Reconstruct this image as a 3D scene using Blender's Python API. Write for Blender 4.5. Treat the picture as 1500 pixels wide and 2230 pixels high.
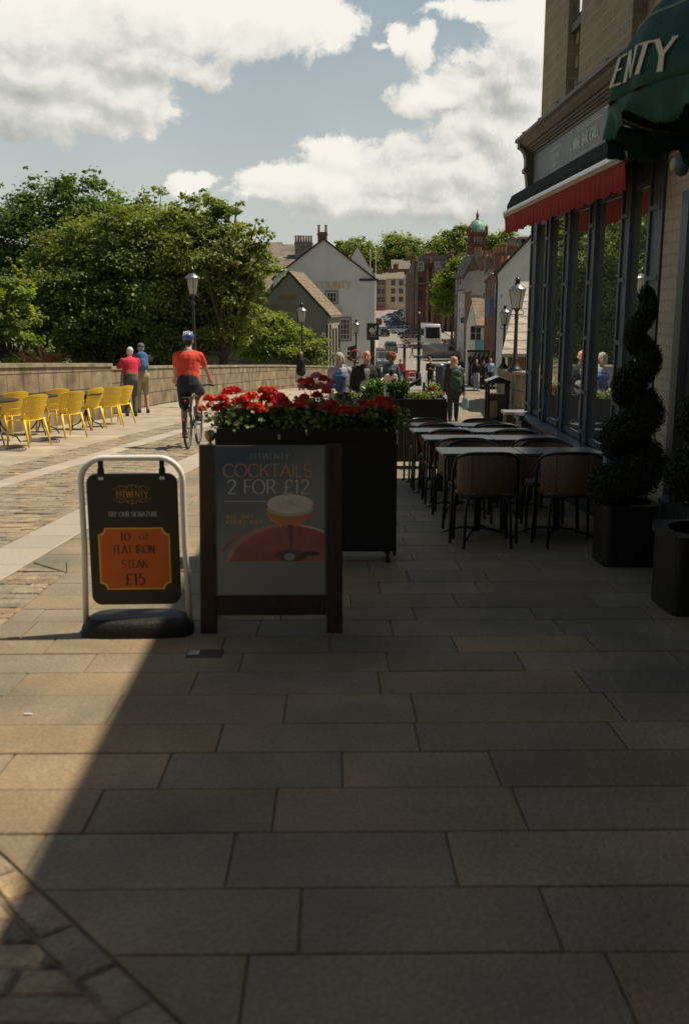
import bpy, bmesh, math, random
import numpy as np
from mathutils import Vector, Matrix, Euler
C = bpy.context
for o in list(bpy.data.objects): bpy.data.objects.remove(o)
rad = math.radians
PI = math.pi
# ---------------------------------------------------------------- camera
FPX, CXP, CYP, CAMH = 2168.0, 750.0, 1115.0, 1.54
PITCH = math.atan(460 / FPX); YAW = math.atan(30 / FPX * math.cos(PITCH))
cam = bpy.data.cameras.new('camera'); camo = bpy.data.objects.new('camera', cam)
C.scene.collection.objects.link(camo); C.scene.camera = camo
camo.location = (0, 0, CAMH); camo.rotation_euler = (PI / 2 - PITCH, 0, -YAW)
cam.sensor_fit = 'VERTICAL'; cam.sensor_height = 36; cam.sensor_width = 24.2; cam.lens = FPX / 2230 * 36
cam.clip_start = .05; cam.clip_end = 5000
cam.dof.use_dof = True; cam.dof.focus_distance = 24; cam.dof.aperture_fstop = 3.6
# ---------------------------------------------------------------- light
SUN_EL, SUN_AZ = rad(61), rad(15)          # azimuth counted from +x towards +y
sd = Vector((math.cos(SUN_EL) * math.cos(SUN_AZ), math.cos(SUN_EL) * math.sin(SUN_AZ), math.sin(SUN_EL)))
sl = bpy.data.lights.new('sun', 'SUN'); sl.energy = 5.0; sl.angle = rad(.53); sl.color = (1, .88, .70)
so = bpy.data.objects.new('sun', sl); C.scene.collection.objects.link(so)
so.rotation_euler = (-sd).to_track_quat('-Z', 'Y').to_euler()
C.scene.view_settings.view_transform = 'Standard'; C.scene.view_settings.look = 'None'
C.scene.view_settings.exposure = .15; C.scene.view_settings.gamma = 1
C.scene.cycles.max_bounces = 6; C.scene.cycles.transparent_max_bounces = 12
C.scene.cycles.use_denoising = True

W = bpy.data.worlds.new("World"); C.scene.world = W; W.use_nodes = True
nt = W.node_tree; nt.nodes.clear()
def N(t, tree=None, **k):
    n = (tree or nt).nodes.new(t)
    for a, b in k.items(): setattr(n, a, b)
    return n
def mth(op, a, b=None, tree=None, clamp=False, c=None):
    tree = tree or nt
    n = N('ShaderNodeMath', tree, operation=op, use_clamp=clamp)
    for i, v in enumerate((a, b, c)):
        if v is None: continue
        if isinstance(v, (int, float)): n.inputs[i].default_value = v
        else: tree.links.new(v, n.inputs[i])
    return n.outputs[0]
# cloud density in (azimuth, elevation) space, as a node group so it can be sampled twice
g = bpy.data.node_groups.new('cloud_density', 'ShaderNodeTree')
g.interface.new_socket('P', in_out='INPUT', socket_type='NodeSocketVector')
g.interface.new_socket('D', in_out='OUTPUT', socket_type='NodeSocketFloat')
gi = N('NodeGroupInput', g); go = N('NodeGroupOutput', g)
def px2ae(px, py):
    f = Vector((math.sin(YAW) * math.cos(PITCH), math.cos(YAW) * math.cos(PITCH), -math.sin(PITCH)))
    r = Vector((math.cos(YAW), -math.sin(YAW), 0)); u = r.cross(f)
    d = (f + r * ((px - CXP) / FPX) - u * ((py - CYP) / FPX)).normalized()
    return math.atan2(d.x, d.y), math.asin(d.z)
BL = [(120,60,230,100),(330,20,270,85),(560,55,200,62),(700,45,90,42),(90,180,250,80),(190,262,170,38),(40,250,190,60),(285,225,90,75),
      (300,130,140,55),(430,165,62,26),(470,172,30,14),(250,215,90,45),(1090,150,110,70),(960,212,130,32),(1150,90,100,90),(1050,222,120,28),(1130,200,80,50),(905,105,36,40),
      (862,85,24,36),(820,100,34,10),(930,70,20,24),(1010,190,100,50),(740,350,100,55),(690,410,150,50),(860,375,140,75),(620,425,110,32),(1050,290,130,55),(1150,330,150,120),(970,390,220,80),(985,322,80,50),(900,450,330,28),
      (425,405,46,16),(395,388,20,10),(600,395,90,26),(1120,8,150,22),(980,14,60,8),(1060,30,40,8)]
nz0 = N('ShaderNodeTexNoise', g, noise_dimensions='3D'); nz0.inputs['Scale'].default_value = 9; nz0.inputs['Detail'].default_value = 7
nz0.inputs['Roughness'].default_value = .6
g.links.new(gi.outputs[0], nz0.inputs['Vector'])
wv = N('ShaderNodeVectorMath', g, operation='SUBTRACT'); g.links.new(nz0.outputs['Color'], wv.inputs[0]); wv.inputs[1].default_value = (.5, .5, .5)
ws = N('ShaderNodeVectorMath', g, operation='MULTIPLY_ADD'); g.links.new(wv.outputs[0], ws.inputs[0]); ws.inputs[1].default_value = (.075, .055, 0)
g.links.new(gi.outputs[0], ws.inputs[2])
acc = None
for (bx, by, rx, ry) in BL:
    a, e = px2ae(bx, by)
    s1 = N('ShaderNodeVectorMath', g, operation='SUBTRACT'); g.links.new(ws.outputs[0], s1.inputs[0]); s1.inputs[1].default_value = (a, e, 0)
    s2 = N('ShaderNodeVectorMath', g, operation='MULTIPLY'); g.links.new(s1.outputs[0], s2.inputs[0]); s2.inputs[1].default_value = (FPX / rx, FPX / ry, 0)
    s3 = N('ShaderNodeVectorMath', g, operation='LENGTH'); g.links.new(s2.outputs[0], s3.inputs[0])
    k = mth('MULTIPLY', mth('SUBTRACT', 1.0, s3.outputs['Value'], g), min(1.0, .35 + ry / 70), g)
    acc = k if acc is None else mth('SMOOTH_MAX', acc, k, g, c=.12)
nz = N('ShaderNodeTexNoise', g); nz.inputs['Scale'].default_value = 17; nz.inputs['Detail'].default_value = 12; nz.inputs['Roughness'].default_value = .66
g.links.new(ws.outputs[0], nz.inputs['Vector'])
nb = N('ShaderNodeTexNoise', g); nb.inputs['Scale'].default_value = 2.1; nb.inputs['Detail'].default_value = 8; nb.inputs['Roughness'].default_value = .55
g.links.new(gi.outputs[0], nb.inputs['Vector'])
sp = N('ShaderNodeSeparateXYZ', g); g.links.new(gi.outputs[0], sp.inputs[0])
# clouds all round, away from the mapped part of the sky
away = mth('MULTIPLY', mth('SUBTRACT', mth('MAXIMUM', mth('ABSOLUTE', sp.outputs[0], None, g), mth('MULTIPLY', sp.outputs[1], 1.2, g), g), .45, g), 6, g, clamp=True)
oth = mth('SUBTRACT', mth('MULTIPLY', mth('SUBTRACT', nb.outputs[0], .64, g), 3.0, g), mth('MULTIPLY', mth('SUBTRACT', 1.0, away, g), 3.0, g), g)
acc = mth('MAXIMUM', acc, oth, g)
acc = mth('ADD', acc, mth('MULTIPLY', mth('SUBTRACT', nz.outputs[0], .5, g), 2.3, g), g)
g.links.new(acc, go.inputs[0])

tc = N('ShaderNodeTexCoord'); sx = N('ShaderNodeSeparateXYZ'); nt.links.new(tc.outputs['Generated'], sx.inputs[0])
az = mth('ARCTAN2', sx.outputs[0], sx.outputs[1]); el = mth('ARCSINE', sx.outputs[2])
cb = N('ShaderNodeCombineXYZ'); nt.links.new(az, cb.inputs[0]); nt.links.new(el, cb.inputs[1])
def grp(off=None):
    n = N('ShaderNodeGroup'); n.node_tree = g
    if off:
        ad = N('ShaderNodeVectorMath', operation='ADD'); nt.links.new(cb.outputs[0], ad.inputs[0]); ad.inputs[1].default_value = off
        nt.links.new(ad.outputs[0], n.inputs[0])
    else: nt.links.new(cb.outputs[0], n.inputs[0])
    return n.outputs[0]
D0 = grp(); D1 = grp((.007, .011, 0)); D2 = grp((.028, .050, 0))
alpha = N('ShaderNodeMapRange', interpolation_type='SMOOTHSTEP'); nt.links.new(D0, alpha.inputs[0]); alpha.inputs[1].default_value = -.14; alpha.inputs[2].default_value = .22
lit = mth('ADD', mth('MULTIPLY', mth('SUBTRACT', D0, D1), .42), mth('MULTIPLY', mth('SUBTRACT', D0, D2), .42))
lit = mth('SUBTRACT', mth('ADD', lit, .70), mth('MULTIPLY', mth('MAXIMUM', D0, 0), .36), None, clamp=True)
cr = N('ShaderNodeValToRGB'); nt.links.new(lit, cr.inputs[0])
SKYS = .05
def sc(c, k=1): return tuple(v / SKYS * k for v in c) + (1,)
cr.color_ramp.elements[0].position = .0; cr.color_ramp.elements[0].color = sc((.38, .39, .375))
cr.color_ramp.elements[1].position = 1; cr.color_ramp.elements[1].color = sc((.84, .81, .74))
e = cr.color_ramp.elements.new(.38); e.color = sc((.55, .55, .515)); e = cr.color_ramp.elements.new(.68); e.color = sc((.75, .73, .67))
sky = N('ShaderNodeTexSky', sky_type='NISHITA', sun_disc=False, sun_elevation=SUN_EL, sun_rotation=PI / 2 - SUN_AZ, air_density=1.0, dust_density=2.5, ozone_density=1.5)
# thin high veil that pales the blue, thicker near the horizon
veil = N('ShaderNodeMapRange'); nt.links.new(el, veil.inputs[0]); veil.inputs[1].default_value = .02; veil.inputs[2].default_value = .38
veil.inputs[3].default_value = .80; veil.inputs[4].default_value = .66
vn = N('ShaderNodeTexNoise'); vn.inputs['Scale'].default_value = 5; vn.inputs['Detail'].default_value = 6; nt.links.new(cb.outputs[0], vn.inputs['Vector'])
thin = N('ShaderNodeMapRange'); nt.links.new(el, thin.inputs[0]); thin.inputs[1].default_value = .36; thin.inputs[2].default_value = .62; thin.inputs[3].default_value = 1; thin.inputs[4].default_value = .06
vf = mth('ADD', veil.outputs[0], mth('MULTIPLY', mth('SUBTRACT', vn.outputs[0], .5), .45), None, clamp=True); vf = mth('MULTIPLY', vf, thin.outputs[0])
vm = N('ShaderNodeMix', data_type='RGBA'); nt.links.new(vf, vm.inputs[0]); nt.links.new(sky.outputs[0], vm.inputs[6])
vc = N('ShaderNodeMix', data_type='RGBA'); ve = N('ShaderNodeMapRange'); nt.links.new(el, ve.inputs[0]); ve.inputs[1].default_value = .0; ve.inputs[2].default_value = .28
nt.links.new(ve.outputs[0], vc.inputs[0]); vc.inputs[6].default_value = sc((.66, .66, .60)); vc.inputs[7].default_value = sc((.37, .46, .50))
nt.links.new(vc.outputs[2], vm.inputs[7])
cm = N('ShaderNodeMix', data_type='RGBA'); nt.links.new(alpha.outputs[0], cm.inputs[0]); nt.links.new(vm.outputs[2], cm.inputs[6]); nt.links.new(cr.outputs[0], cm.inputs[7])
bg = N('ShaderNodeBackground'); bg.inputs[1].default_value = SKYS; nt.links.new(cm.outputs[2], bg.inputs[0])
wo = N('ShaderNodeOutputWorld'); nt.links.new(bg.outputs[0], wo.inputs[0])
W.cycles.sampling_method = 'MANUAL'; W.cycles.sample_map_resolution = 256

# ---------------------------------------------------------------- helpers
def at(px, py, Y):
    "world point seen at a photograph pixel, at distance Y along the street"
    f = Vector((math.sin(YAW) * math.cos(PITCH), math.cos(YAW) * math.cos(PITCH), -math.sin(PITCH)))
    r = Vector((math.cos(YAW), -math.sin(YAW), 0)); u = r.cross(f)
    d = f + r * ((px - CXP) / FPX) - u * ((py - CYP) / FPX)
    return d * (Y / d.y) + Vector((0, 0, CAMH))
ZR = [(-40, 2.12), (8, -.424), (52, -2.976), (64, -3.75), (100, -5.0), (118, -5.45), (130, -5.85), (142, -6.0), (155, -5.65), (190, -4.7), (250, -3.2), (333, -1.0), (450, 4), (700, 14), (2500, 30)]
def zr(y):
    for (a, za), (b, zb) in zip(ZR, ZR[1:]):
        if y <= b: return za + (zb - za) * (y - a) / (b - a)
    return ZR[-1][1]
def gz(x, y):
    k = min(1, max(0, (y - 8) / 8)) * min(1, max(0, (90 - y) / 40))
    return zr(y) - .02 * max(-6, min(8, x)) * k
def interp(pts):
    def f(y):
        if y <= pts[0][1]: return pts[0][0] + (y - pts[0][1]) * (pts[1][0] - pts[0][0]) / (pts[1][1] - pts[0][1])
        for (xa, ya), (xb, yb) in zip(pts, pts[1:]):
            if y <= yb: return xa + (xb - xa) * (y - ya) / (yb - ya)
        return pts[-1][0]
    return f
col = C.scene.collection
def simple(name, color, rough=.7, metal=0, var=.15, scale=8, bump=0, bscale=None, attr=0, coords='Object', spec=.5, coat=0, color2=None, detail=4, trans=0, stretch=None, tleaf=False):
    m = bpy.data.materials.new(name); m.use_nodes = True; t = m.node_tree; b = t.nodes['Principled BSDF']
    c = tuple(color) + (1,)
    b.inputs['Roughness'].default_value = rough; b.inputs['Metallic'].default_value = metal
    b.inputs['Specular IOR Level'].default_value = spec; b.inputs['Coat Weight'].default_value = coat
    tc = t.nodes.new('ShaderNodeTexCoord'); vec = tc.outputs[coords]
    if stretch:
        mp = t.nodes.new('ShaderNodeMapping'); t.links.new(vec, mp.inputs[0]); mp.inputs['Scale'].default_value = stretch; vec = mp.outputs[0]
    out = None
    if var or color2:
        n = t.nodes.new('ShaderNodeTexNoise'); n.inputs['Scale'].default_value = scale; n.inputs['Detail'].default_value = detail
        t.links.new(vec, n.inputs['Vector'])
        mr = t.nodes.new('ShaderNodeMapRange'); t.links.new(n.outputs[0], mr.inputs[0]); mr.inputs[1].default_value = .3; mr.inputs[2].default_value = .7
        mx = t.nodes.new('ShaderNodeMix'); mx.data_type = 'RGBA'; t.links.new(mr.outputs[0], mx.inputs[0])
        lo = tuple(v * (1 - var) for v in color) + (1,); hi = (tuple(color2) if color2 else tuple(min(1, v * (1 + var)) for v in color)) + (1,)
        mx.inputs[6].default_value = lo; mx.inputs[7].default_value = hi; out = mx.outputs[2]
    if attr:
        a = t.nodes.new('ShaderNodeAttribute'); a.attribute_name = 'tint'
        mm = t.nodes.new('ShaderNodeMix'); mm.data_type = 'RGBA'; mm.blend_type = 'MULTIPLY'; mm.inputs[0].default_value = attr
        if out: t.links.new(out, mm.inputs[6])
        else: mm.inputs[6].default_value = c
        t.links.new(a.outputs['Color'], mm.inputs[7]); out = mm.outputs[2]
    if detail == 9:
        fn_ = t.nodes.new('ShaderNodeTexNoise'); fn_.inputs['Scale'].default_value = 75; fn_.inputs['Detail'].default_value = 8; t.links.new(vec, fn_.inputs['Vector'])
        f2 = t.nodes.new('ShaderNodeMapRange'); t.links.new(fn_.outputs[0], f2.inputs[0]); f2.inputs[1].default_value = .3; f2.inputs[2].default_value = .7; f2.inputs[3].default_value = .78; f2.inputs[4].default_value = 1.2
        vo = t.nodes.new('ShaderNodeTexVoronoi'); vo.inputs['Scale'].default_value = 3.1; t.links.new(vec, vo.inputs['Vector'])
        v2 = t.nodes.new('ShaderNodeMapRange'); t.links.new(vo.outputs['Distance'], v2.inputs[0]); v2.inputs[1].default_value = .035; v2.inputs[2].default_value = .055; v2.inputs[3].default_value = .72; v2.inputs[4].default_value = 1
        ww = t.nodes.new('ShaderNodeTexNoise'); ww.inputs['Scale'].default_value = .9; ww.inputs['Detail'].default_value = 9; ww.inputs['Roughness'].default_value = .7; ww.inputs['Distortion'].default_value = 1.5; t.links.new(vec, ww.inputs['Vector'])
        w2 = t.nodes.new('ShaderNodeMapRange'); t.links.new(ww.outputs[0], w2.inputs[0]); w2.inputs[1].default_value = .3; w2.inputs[2].default_value = .7; w2.inputs[3].default_value = .80; w2.inputs[4].default_value = 1.14
        p1 = t.nodes.new('ShaderNodeMath'); p1.operation = 'MULTIPLY'; t.links.new(f2.outputs[0], p1.inputs[0]); t.links.new(v2.outputs[0], p1.inputs[1])
        p2 = t.nodes.new('ShaderNodeMath'); p2.operation = 'MULTIPLY'; t.links.new(p1.outputs[0], p2.inputs[0]); t.links.new(w2.outputs[0], p2.inputs[1])
        vm_ = t.nodes.new('ShaderNodeVectorMath'); vm_.operation = 'MULTIPLY'; t.links.new(out, vm_.inputs[0]); t.links.new(p2.outputs[0], vm_.inputs[1]); out = vm_.outputs[0]
    if out: t.links.new(out, b.inputs['Base Color'])
    else: b.inputs['Base Color'].default_value = c
    if bump:
        n2 = t.nodes.new('ShaderNodeTexNoise'); n2.inputs['Scale'].default_value = bscale or scale * 4; n2.inputs['Detail'].default_value = 6
        t.links.new(vec, n2.inputs['Vector']); bp = t.nodes.new('ShaderNodeBump'); bp.inputs['Strength'].default_value = bump; bp.inputs['Distance'].default_value = .02
        t.links.new(n2.outputs[0], bp.inputs['Height']); t.links.new(bp.outputs[0], b.inputs['Normal'])
    if trans:
        tr = t.nodes.new('ShaderNodeBsdfTranslucent'); ms = t.nodes.new('ShaderNodeMixShader'); ms.inputs[0].default_value = trans
        if out:
            gm = t.nodes.new('ShaderNodeMix'); gm.data_type = 'RGBA'; gm.blend_type = 'MULTIPLY'; gm.inputs[0].default_value = 1
            t.links.new(out, gm.inputs[6]); gm.inputs[7].default_value = (1, 1, 1, 1); t.links.new(gm.outputs[2], tr.inputs[0])
        else: tr.inputs[0].default_value = c
        t.links.new(b.outputs[0], ms.inputs[1]); t.links.new(tr.outputs[0], ms.inputs[2]); t.links.new(ms.outputs[0], t.nodes['Material Output'].inputs[0])
    return m
def brick(name, c1, c2, mortar, bw=.3, bh=.1, msize=.012, axes='yz', bump=.5, rough=.9, off=.5, noise=.25, nscale=1.5, shear=0):
    "masonry laid on a vertical (or sloping) face; axes picks the two object axes the courses use"
    m = bpy.data.materials.new(name); m.use_nodes = True; t = m.node_tree; b = t.nodes['Principled BSDF']; b.inputs['Roughness'].default_value = rough
    tc = t.nodes.new('ShaderNodeTexCoord'); s = t.nodes.new('ShaderNodeSeparateXYZ'); t.links.new(tc.outputs['Object'], s.inputs[0])
    cb = t.nodes.new('ShaderNodeCombineXYZ')
    if axes == 'auto':
        ad = t.nodes.new('ShaderNodeMath'); ad.operation = 'ADD'; t.links.new(s.outputs[0], ad.inputs[0]); t.links.new(s.outputs[1], ad.inputs[1])
        t.links.new(ad.outputs[0], cb.inputs[0]); sh = t.nodes.new('ShaderNodeMath'); sh.operation = 'MULTIPLY_ADD'; t.links.new(s.outputs[1], sh.inputs[0]); sh.inputs[1].default_value = shear; t.links.new(s.outputs[2], sh.inputs[2]); t.links.new(sh.outputs[0], cb.inputs[1])
    else:
        t.links.new(s.outputs['xyz'.index(axes[0])], cb.inputs[0]); t.links.new(s.outputs['xyz'.index(axes[1])], cb.inputs[1])
    dn = t.nodes.new('ShaderNodeTexNoise'); dn.inputs['Scale'].default_value = 3; t.links.new(cb.outputs[0], dn.inputs['Vector'])
    dv = t.nodes.new('ShaderNodeVectorMath'); dv.operation = 'MULTIPLY_ADD'; t.links.new(dn.outputs['Color'], dv.inputs[0]); dv.inputs[1].default_value = (.02, .02, 0); t.links.new(cb.outputs[0], dv.inputs[2])
    br = t.nodes.new('ShaderNodeTexBrick'); t.links.new(dv.outputs[0], br.inputs['Vector'])
    br.inputs['Color1'].default_value = tuple(c1) + (1,); br.inputs['Color2'].default_value = tuple(c2) + (1,); br.inputs['Mortar'].default_value = tuple(mortar) + (1,)
    br.inputs['Scale'].default_value = 1; br.inputs['Brick Width'].default_value = bw; br.inputs['Row Height'].default_value = bh; br.inputs['Mortar Size'].default_value = msize
    br.offset = off
    n = t.nodes.new('ShaderNodeTexNoise'); n.inputs['Scale'].default_value = nscale; n.inputs['Detail'].default_value = 8; t.links.new(tc.outputs['Object'], n.inputs['Vector'])
    mr = t.nodes.new('ShaderNodeMapRange'); t.links.new(n.outputs[0], mr.inputs[0]); mr.inputs[1].default_value = .3; mr.inputs[2].default_value = .7; mr.inputs[3].default_value = 1 - noise; mr.inputs[4].default_value = 1 + noise
    mx = t.nodes.new('ShaderNodeVectorMath'); mx.operation = 'MULTIPLY'; t.links.new(br.outputs['Color'], mx.inputs[0]); t.links.new(mr.outputs[0], mx.inputs[1])
    t.links.new(mx.outputs[0], b.inputs['Base Color'])
    hh = t.nodes.new('ShaderNodeMath'); hh.operation = 'MULTIPLY_ADD'; t.links.new(br.outputs['Fac'], hh.inputs[0]); hh.inputs[1].default_value = -1; 
    n3 = t.nodes.new('ShaderNodeTexNoise'); n3.inputs['Scale'].default_value = 22; n3.inputs['Detail'].default_value = 6; t.links.new(tc.outputs['Object'], n3.inputs['Vector']); t.links.new(n3.outputs[0], hh.inputs[2])
    bp = t.nodes.new('ShaderNodeBump'); bp.inputs['Strength'].default_value = bump; bp.inputs['Distance'].default_value = .015; t.links.new(hh.outputs[0], bp.inputs['Height']); t.links.new(bp.outputs[0], b.inputs['Normal'])
    return m

class MB:
    def __init__(s): s.v = []; s.f = []; s.t = []
    def poly(s, pts, tint=None):
        i = len(s.v); s.v += [tuple(p) for p in pts]; s.f.append(tuple(range(i, i + len(pts)))); s.t.append(tint)
    def box(s, x0, x1, y0, y1, z0, z1, M=None, tint=None):
        p = [Vector((x, y, z)) for z in (z0, z1) for (x, y) in ((x0, y0), (x1, y0), (x1, y1), (x0, y1))]
        if M is not None: p = [M @ q for q in p]
        i = len(s.v); s.v += [tuple(q) for q in p]
        for f in ((3, 2, 1, 0), (4, 5, 6, 7), (0, 1, 5, 4), (1, 2, 6, 5), (2, 3, 7, 6), (3, 0, 4, 7)):
            s.f.append(tuple(i + k for k in f)); s.t.append(tint)
        return s
    def cbox(s, c, d, M=None): return s.box(c[0]-d[0]/2, c[0]+d[0]/2, c[1]-d[1]/2, c[1]+d[1]/2, c[2]-d[2]/2, c[2]+d[2]/2, M)
    def tube(s, pts, r, n=8, closed=False, flat=1.0, caps=True):
        pts = [Vector(p) for p in pts]; L = len(pts); rs = r if isinstance(r, (list, tuple)) else [r] * L
        base = len(s.v); up = None
        for k, p in enumerate(pts):
            a = pts[(k - 1) % L] if (closed or k) else p; b = pts[(k + 1) % L] if (closed or k < L - 1) else p
            d = (b - a).normalized() if (b - a).length > 1e-9 else Vector((0, 0, 1))
            if up is None: up = Vector((0, 0, 1)) if abs(d.z) < .9 else Vector((0, 1, 0))
            side = d.cross(up); 
            if side.length < 1e-4: side = d.cross(Vector((1, 0, 0)))
            side.normalize(); up = side.cross(d).normalized()
            for j in range(n):
                t = 2 * PI * j / n; s.v.append(tuple(p + side * (math.cos(t) * rs[k]) + up * (math.sin(t) * rs[k] * flat)))
        for k in range(L if closed else L - 1):
            for j in range(n):
                a = base + k * n + j; b = base + k * n + (j + 1) % n; k2 = (k + 1) % L
                s.f.append((a, b, base + k2 * n + (j + 1) % n, base + k2 * n + j)); s.t.append(None)
        if caps and not closed:
            s.f.append(tuple(base + j for j in reversed(range(n)))); s.t.append(None)
            s.f.append(tuple(base + (L - 1) * n + j for j in range(n))); s.t.append(None)
        return s
    def lathe(s, prof, c=(0, 0, 0), n=16, M=None, a0=0, a1=2 * PI, sx=1, sy=1):
        full = abs(a1 - a0 - 2 * PI) < 1e-6; m = n if full else n + 1; base = len(s.v)
        for (r, z) in prof:
            for j in range(m):
                t = a0 + (a1 - a0) * j / n; q = Vector((c[0] + r * math.cos(t) * sx, c[1] + r * math.sin(t) * sy, c[2] + z))
                s.v.append(tuple(M @ q if M is not None else q))
        for k in range(len(prof) - 1):
            for j in range(n):
                a = base + k * m + j; b = base + k * m + (j + 1) % m
                s.f.append((a, b, b + m, a + m)); s.t.append(None)
        if full:
            if prof[0][0] > 1e-4: s.f.append(tuple(base + j for j in reversed(range(m)))); s.t.append(None)
            if prof[-1][0] > 1e-4: s.f.append(tuple(base + (len(prof) - 1) * m + j for j in range(m))); s.t.append(None)
        return s
    def ell(s, c, r, n=12, M=None):
        k = n // 2; return s.lathe([(max(1e-5, math.sin(PI * i / k)), -math.cos(PI * i / k)) for i in range(k + 1)], n=n,
            M=(M or Matrix.Identity(4)) @ Matrix.Translation(Vector(c)) @ Matrix.Diagonal((r[0], r[1], r[2], 1)))
    def prism(s, pl, fn, t0, t1):
        "2-D outline pl; fn(u, v, t) -> 3-D; extruded from t0 to t1"
        n = len(pl); b = len(s.v); s.v += [tuple(fn(u, v, t0)) for u, v in pl] + [tuple(fn(u, v, t1)) for u, v in pl]
        s.f += [tuple(b + i for i in reversed(range(n))), tuple(b + n + i for i in range(n))]; s.t += [None, None]
        for i in range(n): s.f.append((b + i, b + (i + 1) % n, b + n + (i + 1) % n, b + n + i)); s.t.append(None)
        return s
    def grid(s, fn, nu, nv, wrap=False):
        b = len(s.v); s.v += [tuple(fn(i / nu, j / nv)) for j in range(nv + 1) for i in range(nu + 1)]
        for j in range(nv):
            for i in range(nu):
                a = b + j * (nu + 1) + i; s.f.append((a, a + 1, a + nu + 2, a + nu + 1)); s.t.append(None)
        return s
    def build(s, name, mat, parent=None, smooth=False, solid=0, bevel=0, sub=0, auto=None, loc=None):
        me = bpy.data.meshes.new(name); me.from_pydata(s.v, [], s.f)
        if any(t is not None for t in s.t):
            a = me.color_attributes.new('tint', 'FLOAT_COLOR', 'CORNER'); buf = []
            for f, t in zip(s.f, s.t): buf += list((t or (1, 1, 1)) + (1,)) * len(f)
            a.data.foreach_set('color', buf)
        me.materials.append(mat); o = bpy.data.objects.new(name, me); col.objects.link(o)
        if parent is not None: o.parent = parent
        if loc: o.location = loc
        if solid or bevel or sub:
            if solid: q = o.modifiers.new('s', 'SOLIDIFY'); q.thickness = solid; q.offset = 0
            if bevel: q = o.modifiers.new('b', 'BEVEL'); q.width = bevel; q.segments = 2; q.limit_method = 'ANGLE'; q.angle_limit = rad(40)
            if sub: q = o.modifiers.new('u', 'SUBSURF'); q.levels = q.render_levels = sub
            bake(o)
        if smooth or auto:
            me = o.data
            me.polygons.foreach_set('use_smooth', [True] * len(me.polygons))
            if auto: me.set_sharp_from_angle(angle=rad(auto))
        return o
def bake(o):
    dg = C.evaluated_depsgraph_get(); dg.update(); me = bpy.data.meshes.new_from_object(o.evaluated_get(dg)); old = o.data; o.modifiers.clear(); o.data = me
    me.name = o.name; bpy.data.meshes.remove(old)
def tag(o, label, cat=None, group=None, kind=None):
    if label: o['label'] = label
    if cat: o['category'] = cat
    if group: o['group'] = group
    if kind: o['kind'] = kind
    return o
def thing(name, label, cat, loc=(0, 0, 0), rz=0, group=None):
    o = bpy.data.objects.new(name, None); col.objects.link(o); o.location = loc; o.rotation_euler = (0, 0, rz); o.empty_display_size = .2
    return tag(o, label, cat, group)
def struct(name, mb, m, **k):
    o = mb.build(name, m, **k); o['kind'] = 'structure'; return o
def copy_tree(o, loc=None, rz=None, label=None, parent=None):
    c = o.copy(); col.objects.link(c)
    if parent is not None: c.parent = parent
    if loc is not None: c.location = loc
    if rz is not None: c.rotation_euler = (0, 0, rz)
    if label: c['label'] = label
    for ch in list(o.children): copy_tree(ch, parent=c)
    return c
def rbox(mb, x0, x1, y0, y1, z0, z1, r, n=5, plane='xy'):
    "box with rounded corners seen along the third axis"
    pl = []
    for cx, cy, a in ((x1 - r, y1 - r, 0), (x0 + r, y1 - r, 90), (x0 + r, y0 + r, 180), (x1 - r, y0 + r, 270)):
        for k in range(n + 1): t = rad(a + 90 * k / n); pl.append((cx + r * math.cos(t), cy + r * math.sin(t)))
    fn = {'xy': lambda u, v, t: (u, v, t), 'xz': lambda u, v, t: (u, t, v), 'yz': lambda u, v, t: (t, u, v)}[plane]
    return mb.prism(pl, fn, z0, z1)
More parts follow.
